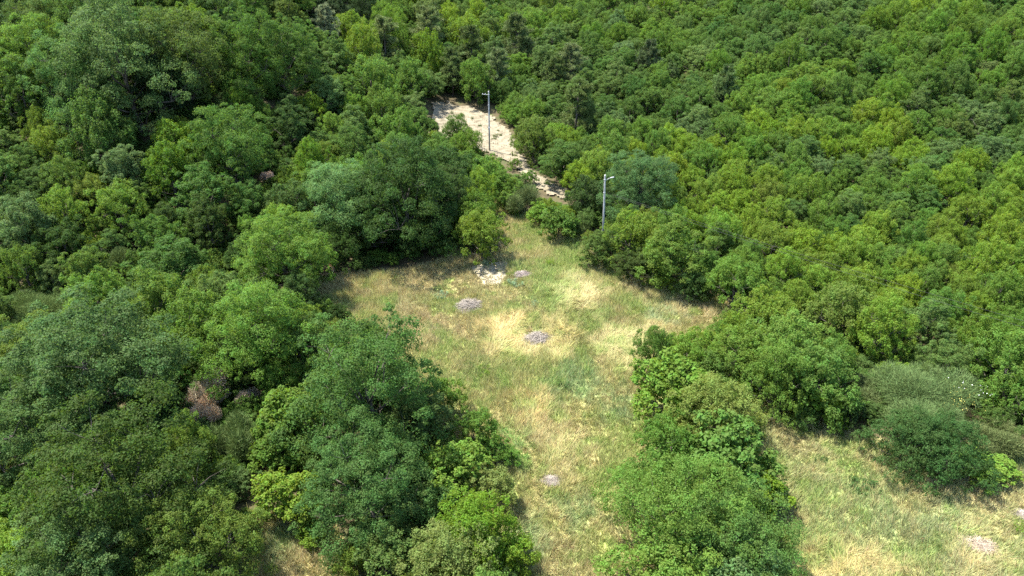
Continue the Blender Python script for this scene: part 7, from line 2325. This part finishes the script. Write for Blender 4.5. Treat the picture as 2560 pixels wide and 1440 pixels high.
def fib(n, r, zmin=-1.0):
    i = np.arange(n) + .5; z = 1 - (1 - zmin) * i / n; ph = i * 2.39996 + r.uniform(0, 6)
    z = np.clip(z + r.normal(0, .08, n), -1, 1); s = np.sqrt(1 - z * z); ph = ph + r.normal(0, .25, n)
    return np.stack([s * np.cos(ph), s * np.sin(ph), z], -1)

def broadleaf(seed, W, H, z0, ns, nb, nt, nl, leaf, zmin=-.3, spire=.0, up=.45, rnd=.6, flat=.6, spread=.65):
    """crown of limbs > boughs > leaf tufts > leaves; returns the crown mesh and the wood mesh"""
    r = np.random.default_rng(seed); R = W / 2; zc = z0 + (H - z0) * .40
    # limbs: a few sub-crowns of unequal size and height, so that the outline is lobed and has bays
    d = fib(ns, r, zmin); rad = np.where(d[:, 2] > 0, spread, spread + .10) + r.normal(0, .09, ns)
    rz = np.where(d[:, 2] > 0, H - zc, zc - z0)
    S = d * rad[:, None] * np.stack([np.full(ns, R), np.full(ns, R), rz], -1) + [0, 0, zc]
    sR = R * r.uniform(.30, .48, ns)
    S = np.concatenate([S, [[r.normal(0, .12) * R, r.normal(0, .12) * R, zc + .34 * (H - zc)]]]); sR = np.append(sR, .50 * R)
    B = []; bR = []; BD = []
    for k in range(ns + 1):
        m = max(4, int(round(nb * (sR[k] / (.36 * R)) ** 1.4))); dd = fib(m, r, -.55)
        q = S[k] + dd * (sR[k] * r.uniform(.68, 1.12, m))[:, None] * np.array([1, 1, .85 + .6 * spire])
        B.append(q); bR.append(sR[k] * r.uniform(.26, .50, m)); BD.append(dd)
    B = np.concatenate(B); bR = np.concatenate(bR); BD = np.concatenate(BD)
    top = H * 1.02; B[:, 2] = np.where(B[:, 2] > top, top - (B[:, 2] - top) * .3, B[:, 2])
    C = []; O = []; TR = []
    for k in range(len(B)):
        m = max(3, int(nt * (bR[k] / (.13 * R)) ** 1.5))
        dd = unit(fib(m, r, -.8) + .45 * BD[k] + [0, 0, .2])
        p = B[k] + dd * (bR[k] * r.uniform(.62, 1.08, m))[:, None] * np.array([1, 1, .8 + .7 * spire])
        dm = np.linalg.norm(p[:, None] - B[None], axis=2) < (bR * .55)[None]; dm[:, k] = False
        ok = ~dm.any(1)
        C.append(p[ok]); O.append(dd[ok]); TR.append(np.full(ok.sum(), bR[k]))
    C = np.concatenate(C); O = np.concatenate(O); TR = np.concatenate(TR)
    keep = C[:, 2] > .1; C, O, TR = C[keep], O[keep], TR[keep]
    nT = len(C); tr = TR * r.uniform(.20, .40, nT); tv = r.random(nT)          # young and old tufts differ
    P = np.repeat(C, nl, 0); D = np.repeat(O, nl, 0); Sx = np.repeat(tr, nl)
    off = r.normal(0, 1, (len(P), 3)); ol = np.linalg.norm(off, axis=1); off *= (np.minimum(1.9, ol) / ol)[:, None]
    P = P + off * Sx[:, None] * np.array([.8 - .2 * spire, .8 - .2 * spire, flat + .9 * spire])
    N = .55 * D + .35 * off + np.array([0, 0, up]) + rnd * r.normal(0, 1, P.shape)
    ok = (P[:, 2] > .05) & (r.random(len(P)) > .12)
    P, N = P[ok], N[ok]
    v, f = leaves(P, N, leaf, r)
    val = (.5 * np.repeat(tv, nl) + .5 * r.random(len(ok)))[ok]
    me = mesh_from('crown', v, f, [M_LEAF], face_attr={'leaf': val})
    g = Geo(); tb = max(.06, .022 * H); ttop = zc + .3 * (H - zc)
    pts = np.array([[0, 0, -.3], [r.normal(0, .02) * R, r.normal(0, .02) * R, z0 * .6 + .15], [r.normal(0, .04) * R, r.normal(0, .04) * R, zc * .75], [S[-1, 0] * .5, S[-1, 1] * .5, ttop]])
    g.tube(pts, [tb * 1.35, tb, tb * .75, tb * .25], 7)
    for k in range(ns):
        s0 = np.array([0, 0, np.clip(S[k, 2] * .5, .2, ttop * .85)]); se = S[k] * [.9, .9, 1] - [0, 0, .45 * sR[k]]; mid = .5 * (s0 + se) + r.normal(0, .04 * R, 3)
        g.tube(np.array([s0, mid, se]), [tb * .45, tb * .3, tb * .16], 5)
        near = np.argsort(np.linalg.norm(B - S[k], axis=1))[:6]
        for j in near: g.tube(np.array([se, .5 * (se + B[j]) + r.normal(0, .02 * R, 3), B[j] - [0, 0, .3 * bR[j]]]), [tb * .14, tb * .08, tb * .03], 4, cap=False)
    return me, g.mesh('trunk', [M_BARK])

def broom(seed, W, H, n=9000):
    r = np.random.default_rng(seed); R = W / 2
    nl = max(7, int(W * 2)); lob = np.stack([r.normal(0, .34, nl) * R, r.normal(0, .34, nl) * R, r.uniform(.25, .5, nl) * H], -1); lr = r.uniform(.38, .6, nl)
    k = r.integers(0, nl, n)
    d = unit(r.normal(0, 1, (n, 3)) + [0, 0, .55]); d[:, 2] = np.abs(d[:, 2]) * .9 + .03
    rr = r.uniform(.25, 1.0, n) ** .6
    p = lob[k] * np.array([1, 1, .75]) + d * (lr[k] * rr)[:, None] * np.array([R, R, H * .95])
    p[:, 2] = np.maximum(p[:, 2] * .95, .08)
    gd = unit(d + .55 * r.normal(0, 1, (n, 3)) + [0, 0, .5])
    L = r.uniform(.12, .34, n)[:, None] * (W / 3.0) ** .6; w = unit(np.cross(gd, r.normal(0, 1, (n, 3)))) * .011
    tri = np.stack([p - w - gd * L * .5, p + w - gd * L * .5, p + gd * L * .6], 1).reshape(-1, 3)
    me = mesh_from('crown', tri, np.arange(n * 3).reshape(-1, 3), [M_TWIG], face_attr={'leaf': r.random(n) * .7 + .15})
    g = Geo()
    for i in range(14):
        e = lob[i % nl] * np.array([1.2, 1.2, .9]) + r.normal(0, .1, 3) * R
        g.tube(np.array([[r.normal(0, .06) * R, r.normal(0, .06) * R, -.1], e * [.4, .4, .6], e]), [.03, .02, .007], 4)
    return me, g.mesh('stems', [M_BARK])

def pine(seed, W, H):
    r = np.random.default_rng(seed); R = W / 2; g = Geo(); P = []; D = []; val = []
    tip = np.array([r.normal(0, .05) * W, r.normal(0, .05) * W, H])
    g.tube(np.array([[0, 0, -.3], tip * .3, tip * .65, tip * .98]), [.17, .13, .085, .02], 7)
    nw = 15
    for i in range(nw):
        t = .2 + .78 * i / (nw - 1)
        ln = R * (1.12 - t) ** .62 * 1.15 * r.uniform(.75, 1.1)
        for j in range(r.integers(5, 8)):
            a = r.uniform(0, 6.28); l = ln * r.uniform(.6, 1.12); s0 = tip * (t + r.normal(0, .012))
            e = s0 + np.array([math.cos(a) * l, math.sin(a) * l, l * r.uniform(.08, .38)])
            md = .5 * (s0 + e) - [0, 0, .08 * l]
            g.tube(np.array([s0, md, e]), [.04, .028, .01], 4, cap=False)
            for u in np.linspace(.38, 1, 7):
                c = (s0 * (1 - u) + e * u) + r.normal(0, .11 * l, 3) * [1, 1, .5]
                m = 70; dd = unit(r.normal(0, 1, (m, 3)) + [.5 * math.cos(a), .5 * math.sin(a), .55])
                P.append(c + dd * r.uniform(0, .28, m)[:, None] * (.6 + .4 * l / R)); D.append(dd); val.append(np.full(m, r.random()))
    P = np.concatenate(P); D = np.concatenate(D); n = len(P)
    L = r.uniform(.14, .26, n)[:, None]; w = unit(np.cross(D, r.normal(0, 1, (n, 3)))) * .026
    tri = np.stack([P - w, P + w, P + D * L], 1).reshape(-1, 3)
    me = mesh_from('crown', tri, np.arange(n * 3).reshape(-1, 3), [M_NEEDLE], face_attr={'leaf': .5 * np.concatenate(val) + .5 * r.random(n)})
    return me, g.mesh('trunk', [M_BARK])

SHAPES = {}   # kind -> list of (crown mesh, wood mesh, width, height)
def shp_add(kind, W, H, pair): SHAPES.setdefault(kind, []).append((*pair, W, H))
for s in range(4): shp_add('oak', 8.6, 9.2, broadleaf(10 + s, 8.6, 9.2, .3, 13 + s, 7, 8, 50, .125, zmin=-.8, flat=.5))
for s in range(4): shp_add('oak_s', 5.2, 6.0, broadleaf(20 + s, 5.2, 6.0, .2, 10 + s, 6, 8, 36, .12, zmin=-.8, flat=.5))
for s in range(5): shp_add('ash', 4.8, 5.8, broadleaf(30 + s, 4.8, 5.8, .2, 11 + s, 6, 7, 32, .115, zmin=-.75, spire=.5, up=.3, rnd=.7))
for s in range(3): shp_add('ash_l', 8.0, 8.2, broadleaf(40 + s, 8.0, 8.2, .2, 17 + 2 * s, 6, 7, 46, .12, zmin=-.7, spire=.3, up=.35, rnd=.7))
for s in range(4): shp_add('shrub', 3.2, 2.8, broadleaf(50 + s, 3.2, 2.8, .05, 9 + s, 6, 6, 22, .10, zmin=-.4, spire=.25))
for s in range(3): shp_add('shrub_l', 5.6, 4.8, broadleaf(55 + s, 5.6, 4.8, .1, 14 + s, 8, 6, 34, .11, zmin=-.5, spire=.2))
for s in range(3): shp_add('lime', 3.6, 3.2, broadleaf(60 + s, 3.6, 3.2, .05, 10 + s, 7, 6, 11, .17, zmin=-.45, spire=.1, up=.7, rnd=.5))
for s in range(3): shp_add('broom', 3.2, 2.6, broom(70 + s, 3.2, 2.6, 15000))
shp_add('broom_l', 7.0, 5.2, broom(79, 7.0, 5.2, 60000))
for s in range(3): shp_add('pine', 5.4, 7.6, pine(80 + s, 5.4, 7.6))

TINT = dict(dk=(.044, .080, .020), vdk=(.03, .055, .02), mdk=(.070, .128, .030), md=(.092, .162, .031), yg=(.118, .188, .030), yg2=(.125, .20, .033),  # vdk puts the shade of the dark gap at the top into leaf colour
            ol=(.100, .152, .030), gg=(.094, .150, .046), dgg=(.080, .132, .038), bg=(.058, .112, .032), lm=(.135, .21, .032), pale=(.145, .19, .055),
            brm=(.088, .128, .040), brm2=(.105, .135, .048), dead=(.46, .37, .25), rust=(.50, .38, .24), orange=(.62, .46, .29),
            pn=(.085, .125, .036), pn2=(.125, .165, .055), pn3=(.18, .22, .11), pnd=(.06, .09, .032), mintd=(.20, .28, .16))
CATEGORY = dict(oak='tree', ash='tree', pine='tree', shrub='shrub', lime='shrub', broom='bush')
NAME = dict(oak='oak_tree', ash='ash_tree', shrub='shrub', lime='leafy_shrub', broom='broom_bush', pine='pine_tree')
GROUP = dict(oak='oaks of the woodland', ash='ash trees of the woodland', shrub='shrubs of the undergrowth', lime='large-leaved shrubs', broom='broom bushes', pine='pines among the woods')
rp = np.random.default_rng(77)
def shape_for(kind, w):
    key = kind
    if kind == 'oak' and w < 6.6: key = 'oak_s'
    if kind == 'ash' and w > 6.4: key = 'ash_l'
    if kind == 'shrub' and w > 4.2: key = 'shrub_l'
    if kind == 'broom' and w > 5.0: key = 'broom_l'
    L = SHAPES[key]
    return L[int(rp.integers(0, len(L)))]

def plant(kind, colour, x, y, w, h, label):
    crown, wood, W0, H0 = shape_for(kind, w)
    e = bpy.data.objects.new(NAME[kind], None); COL.objects.link(e)
    e.location = (x, y, float(T(x, y)) - .02)
    e.rotation_euler = (rp.normal(0, .03), rp.normal(0, .03), rp.uniform(0, 6.283))
    s = w / W0; e.scale = (s * rp.uniform(.95, 1.05), s * rp.uniform(.95, 1.05), h / H0)
    e.empty_display_size = .5
    tag(e, label, CATEGORY[kind], GROUP[kind])
    c = link('crown', crown, e); link('stems' if kind == 'broom' else 'trunk', wood, e)
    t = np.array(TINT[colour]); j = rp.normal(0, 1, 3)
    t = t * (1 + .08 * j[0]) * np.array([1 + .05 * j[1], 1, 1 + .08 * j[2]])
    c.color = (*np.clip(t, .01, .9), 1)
    return e

made = [plant(*row) for row in PLANTS]

# blossom on the big broom: parts of that bush
def blossom(parent, name, tint, pts, size, seed):
    r = np.random.default_rng(seed); pts = np.asarray(pts)
    v, f = leaves(pts, r.normal(0, .5, pts.shape) + [0, 0, 1], size, r, .9)
    m = noise_material(name + '_petals', [tint, tuple(min(1, c * 1.15) for c in tint)], 5, rough=.6)
    return tag(link(name, mesh_from(name, v, f, [m]), parent), kind='stuff')
for e, row in zip(made, PLANTS):
    if 'white and yellow blossom' in row[6]:
        r = np.random.default_rng(3); inv = np.linalg.inv(np.array(e.rotation_euler.to_matrix()) @ np.diag(e.scale))
        def spray(dx0, dz0, dx1, dz1, n, sp):
            t = r.random((n, 1)); p = np.array([[dx0, -2.0, dz0]]) * (1 - t) + np.array([[dx1, -2.0, dz1]]) * t + r.normal(0, sp, (n, 3))
            return p @ inv.T
        blossom(e, 'white_flowers', (.85, .85, .82), np.concatenate([spray(.6, 4.4, 1.6, 4.9, 8, .25), spray(1.9, 4.2, 2.9, 4.0, 9, .25)]), .042, 4)
        blossom(e, 'yellow_flowers', (.40, .36, .08), spray(.4, 3.9, 2.2, 2.6, 70, .4), .042, 5)

# ------------------------------------------------------------------ uncountable masses: far canopy, ground cover
def mass(name, label, category, keys, per, tints, pts, idx, sc, turn):
    """one stuff object that scatters the crowns of SHAPES[keys] on points"""
    me = bpy.data.meshes.new(name); me.from_pydata([tuple(map(float, p)) for p in pts], [], [])
    src = bpy.data.collections.new(name + '_sources'); n = 0
    mat = leaf_material(name + '_leaf', rand_col=[TINT[k] for k in tints])
    for k in keys:
        for cr, wd, W0, H0 in SHAPES[k][:per]:
            o = bpy.data.objects.new('%s_source_%02d' % (name, n), cr); src.objects.link(o); n += 1
            o.material_slots[0].link = 'OBJECT'; o.material_slots[0].material = mat
    a = me.attributes.new('pick', 'INT', 'POINT'); a.data.foreach_set('value', np.array(idx, np.int32))
    a = me.attributes.new('size', 'FLOAT_VECTOR', 'POINT'); a.data.foreach_set('vector', np.array(sc, np.float32).ravel())
    a = me.attributes.new('turn', 'FLOAT_VECTOR', 'POINT'); a.data.foreach_set('vector', np.column_stack([np.zeros((len(sc), 2)), turn]).astype(np.float32).ravel())
    o = link(name, me)
    ng = bpy.data.node_groups.new(name, 'GeometryNodeTree')
    ng.interface.new_socket('Geometry', in_out='INPUT', socket_type='NodeSocketGeometry')
    ng.interface.new_socket('Geometry', in_out='OUTPUT', socket_type='NodeSocketGeometry')
    N = ng.nodes; L = ng.links
    gi = N.new('NodeGroupInput'); go = N.new('NodeGroupOutput'); ci = N.new('GeometryNodeCollectionInfo'); ip = N.new('GeometryNodeInstanceOnPoints')
    ci.inputs['Collection'].default_value = src; ci.inputs['Separate Children'].default_value = True; ci.inputs['Reset Children'].default_value = True
    ip.inputs['Pick Instance'].default_value = True
    def named(ty, nm):
        n = N.new('GeometryNodeInputNamedAttribute'); n.data_type = ty; n.inputs['Name'].default_value = nm
        return [s for s in n.outputs if s.enabled and s.name == 'Attribute'][0]
    L.new(gi.outputs[0], ip.inputs['Points']); L.new(ci.outputs[0], ip.inputs['Instance'])
    L.new(named('INT', 'pick'), ip.inputs['Instance Index']); L.new(named('FLOAT_VECTOR', 'size'), ip.inputs['Scale'])
    er = N.new('FunctionNodeEulerToRotation'); L.new(named('FLOAT_VECTOR', 'turn'), er.inputs[0]); L.new(er.outputs[0], ip.inputs['Rotation'])
    L.new(ip.outputs[0], go.inputs[0])
    md = o.modifiers.new(name, 'NODES'); md.node_group = ng
    tag(o, label, category, kind='stuff')

keys = ['oak', 'oak_s', 'ash', 'ash_l']; idx = []; sc = []
for (k, c, x, y, w, h) in FAR:
    key = ('oak' if w >= 6.6 else 'oak_s') if k == 'oak' else ('ash_l' if w > 6.4 else 'ash')
    W0, H0 = SHAPES[key][0][2:]; idx.append(keys.index(key) * 2 + int(rp.integers(0, 2))); sc.append((w / W0, w / W0, h / H0))
mass('far_wood', 'distant unbroken woodland canopy at the top of the hillside', 'woodland', keys, 2, ['mdk', 'md', 'gg', 'md', 'dgg', 'mdk'],
     [(x, y, float(T(x, y)) - .05) for (_k, _c, x, y, _w, _h) in FAR], idx, sc, rp.uniform(0, 6.28, len(FAR)))
GX, GY = np.meshgrid(np.arange(-115, 115, 1.75), np.arange(18, 150, 1.75)); ru = np.random.default_rng(8)
gx_ = GX.ravel() + ru.uniform(-.9, .9, GX.size); gy_ = GY.ravel() + ru.uniform(-.9, .9, GX.size)
ok = np.abs(gx_) < .74 * gy_ + 14
tpoly = POLY_TRACK
for a_ in np.linspace(0, 2 * math.pi, 9)[:-1]:
    qx = gx_ + 1.25 * math.cos(a_); qy = gy_ + 1.25 * math.sin(a_); ok &= ~in_meadow(qx, qy) & ~inpoly(gx_ + 1.7 * math.cos(a_), gy_ + 2.6 * math.sin(a_), tpoly)
gx_, gy_ = gx_[ok], gy_[ok]; nU = len(gx_); wU = ru.uniform(1.5, 2.9, nU)
mass('undergrowth', 'low leafy undergrowth covering the floor between the trees', 'undergrowth', ['shrub'], 4, ['mdk', 'md', 'dk', 'gg', 'md', 'ol'],
     np.column_stack([gx_, gy_, T(gx_, gy_) - .05]), ru.integers(0, 4, nU), np.column_stack([wU / 3.2, wU / 3.2, wU * ru.uniform(.35, .75, nU) / 2.8]), ru.uniform(0, 6.28, nU))

# ------------------------------------------------------------------ utility poles
def pole(x, y, height, label, arm_dir, arm_type, lean=0.0):
    e = bpy.data.objects.new('utility_pole', None); COL.objects.link(e); e.location = (x, y, float(T(x, y))); e.rotation_euler = (0, lean, 0)
    tag(e, label, 'pole', 'concrete utility poles')
    g = Geo(); g.tube(np.array([[0, 0, -.6], [0, 0, height * .5], [0, 0, height - .12], [0, 0, height]]), [.115, .10, .082, .07], 14)
    link('shaft', g.mesh('shaft', [M_CONC]), e)
    g = Geo(); g.tube(np.array([[0, 0, height - .55], [0, 0, height - .47]]), .115, 12); link('clamp_band', g.mesh('clamp_band', [M_STEEL]), e)
    g = Geo(); g.tube(np.array([[0, 0, height - 1.9], [0, 0, height - 1.84]]), .12, 12); link('clamp_band', g.mesh('clamp_band', [M_STEEL]), e)
    ax_, ay_ = arm_dir
    if arm_type == 'lamp':
        g = Geo(); g.tube(np.array([[.1 * ax_, .1 * ay_, height - .6], [.35 * ax_, .35 * ay_, height - .42], [.55 * ax_, .55 * ay_, height - .36]]), .028, 6)
        link('bracket', g.mesh('bracket', [M_STEEL]), e)
        g = Geo(); g.tube(np.array([[.5 * ax_, .5 * ay_, height - .37], [.62 * ax_, .62 * ay_, height - .33], [.85 * ax_, .85 * ay_, height - .30], [.92 * ax_, .92 * ay_, height - .31]]), [.03, .055, .05, .02], 8)
        link('lamp_head', g.mesh('lamp_head', [M_CERAM]), e)
    else:
        g = Geo(); g.tube(np.array([[-.15 * ax_, -.15 * ay_, height - .5], [.85 * ax_, .85 * ay_, height - .47]]), .035, 6)
        link('crossarm', g.mesh('crossarm', [M_STEEL]), e)
        for u in (.45, .78):
            g = Geo(); g.tube(np.array([[u * ax_, u * ay_, height - .47], [u * ax_, u * ay_, height - .40], [u * ax_, u * ay_, height - .32]]), [.03, .05, .03], 8)
            link('insulator', g.mesh('insulator', [M_CERAM]), e)
        g = Geo(); g.box((-.02, -.19, height * .40), (.10, .05, .17)); link('junction_box', g.mesh('junction_box', [M_CERAM], False), e)
    return e
pole(*POLES[0], 8.4, 'near pale concrete pole with a short lamp bracket, right of the meadow neck', (1, .1), 'lamp', -.03)
pole(*POLES[1], 8.3, 'far pale concrete pole with a left crossarm, standing on the pale track', (-1, .1), 'arm')
def cable(a, b, sag, label):
    t = np.linspace(0, 1, 24)[:, None]; p = np.array(a) * (1 - t) + np.array(b) * t; p[:, 2] -= (4 * sag * t * (1 - t))[:, 0]
    g = Geo(); g.tube(p, .011, 4); tag(link('overhead_cable', g.mesh('overhead_cable', [M_CABLE])), label, 'cable', 'overhead cables')
px, py = POLES[0]; pz = float(T(px, py))
cable((px + .13, py, pz + 6.55), (62, 20, 9.0), .8, 'upper thin dark cable running right from the near pole')
cable((px + .13, py, pz + 6.42), (62, 20, 8.4), .9, 'lower thin dark cable running right from the near pole')

# ------------------------------------------------------------------ heaps of cut twigs
def heap(x, y, w, label, tint, seed):
    r = np.random.default_rng(seed); g = Geo(); R = w / 2
    n = 900
    for i in range(n):
        a = r.uniform(0, 6.28); rad = R * math.sqrt(r.random()) * (.78 + .22 * math.sin(2 * a + seed) + .14 * math.sin(5 * a + 2 * seed)) * (1.25 if r.random() < .12 else 1)
        c = np.array([rad * math.cos(a), rad * math.sin(a) * .8, (1 - (rad / R) ** 2) * .13 * w * r.uniform(.2, 1.05) + .03])
        th = r.normal(.3, .55) + (math.pi if r.random() < .5 else 0) + (a if r.random() < .3 else 0)
        d = np.array([math.cos(th), math.sin(th), r.normal(0, .13)]); l = r.uniform(.35, .95) * min(1.0, w / 2.4)
        g.tube(np.array([c - d * l / 2, c + r.normal(0, .03, 3), c + d * l / 2]), [r.uniform(.007, .014), .008, .004], 3, cap=False)
    m = bpy.data.materials.get('cut_twig_%s' % tint) or noise_material('cut_twig_%s' % tint, {'mauve': [(.19, .162, .13), (.30, .26, .215), (.38, .335, .28)], 'tan': [(.22, .17, .12), (.36, .29, .21), (.46, .38, .28)], 'brown': [(.18, .14, .12), (.30, .25, .22), (.40, .34, .29)]}[tint], 3)
    o = link('brush_pile', g.mesh('brush_pile', [m], False)); o.location = (x, y, float(T(x, y)) + .03)
    tag(o, label, 'brush pile', 'heaps of cut twigs')
for i, (x, y, w, lab) in enumerate(PILES):
    heap(x, y, w, lab, ['mauve', 'mauve', 'brown', 'mauve', 'tan', 'mauve'][i], 200 + i)

# ------------------------------------------------------------------ herbs in the meadow, weeds on the track
def herb_mesh(seed, n=900, tall=1.0):
    r = np.random.default_rng(seed); ns = 16
    a = r.uniform(0, 6.28, ns); rr = np.sqrt(r.random(ns)) * .42; hh = r.uniform(.35, .75, ns) * tall * (1 - .6 * rr)
    k = r.integers(0, ns, n); t = r.random(n)
    P = np.stack([np.cos(a[k]) * rr[k] * (1 + .2 * t), np.sin(a[k]) * rr[k] * (1 + .2 * t), hh[k] * t + .03], -1) + r.normal(0, .045, (n, 3)) * [1, 1, .4]
    P[:, 2] = np.maximum(P[:, 2], .03)
    v, f = leaves(P, r.normal(0, .7, (n, 3)) + [0, 0, .8], .075, r, .4)
    me = mesh_from('foliage', v, f, [M_LEAF], face_attr={'leaf': r.random(n)})
    g = Geo()
    for i in range(ns): g.tube(np.array([[np.cos(a[i]) * rr[i] * .5, np.sin(a[i]) * rr[i] * .5, -.02], [np.cos(a[i]) * rr[i] * 1.1, np.sin(a[i]) * rr[i] * 1.1, hh[i] * .95]]), [.008, .004], 3, cap=False)
    return me, g.mesh('stems', [M_BARK])
HM = [herb_mesh(300 + i, tall=(.8, 1.2, .6)[i]) for i in range(3)]
def herb(name, x, y, w, colour, label, category, group, i, z=0.0):
    e = bpy.data.objects.new(name, None); COL.objects.link(e); e.location = (x, y, float(T(x, y)) + z); e.scale = (w, w, max(.45, min(w, 1.2))); e.rotation_euler = (0, 0, i * 1.7)
    tag(e, label, category, group); c = link('foliage', HM[i % 3][0], e); link('stems', HM[i % 3][1], e); c.color = (*TINT[colour], 1)
for i, (x, y, w, c, lab) in enumerate(HERBS): herb('meadow_herb', x, y, w, c, lab, 'plant', 'herbs in the meadow', i)
ORDN = ['first', 'second', 'third', 'fourth', 'fifth', 'sixth', 'seventh', 'eighth', 'ninth', 'tenth']
for i, (x, y) in enumerate(sorted(WEEDS)):
    herb('track_weed', x, y, .55 + .1 * (i % 4), 'brm', 'small dull weed on the pale track, %s from the left' % ORDN[i], 'weed', 'weeds on the pale track', i, .12)
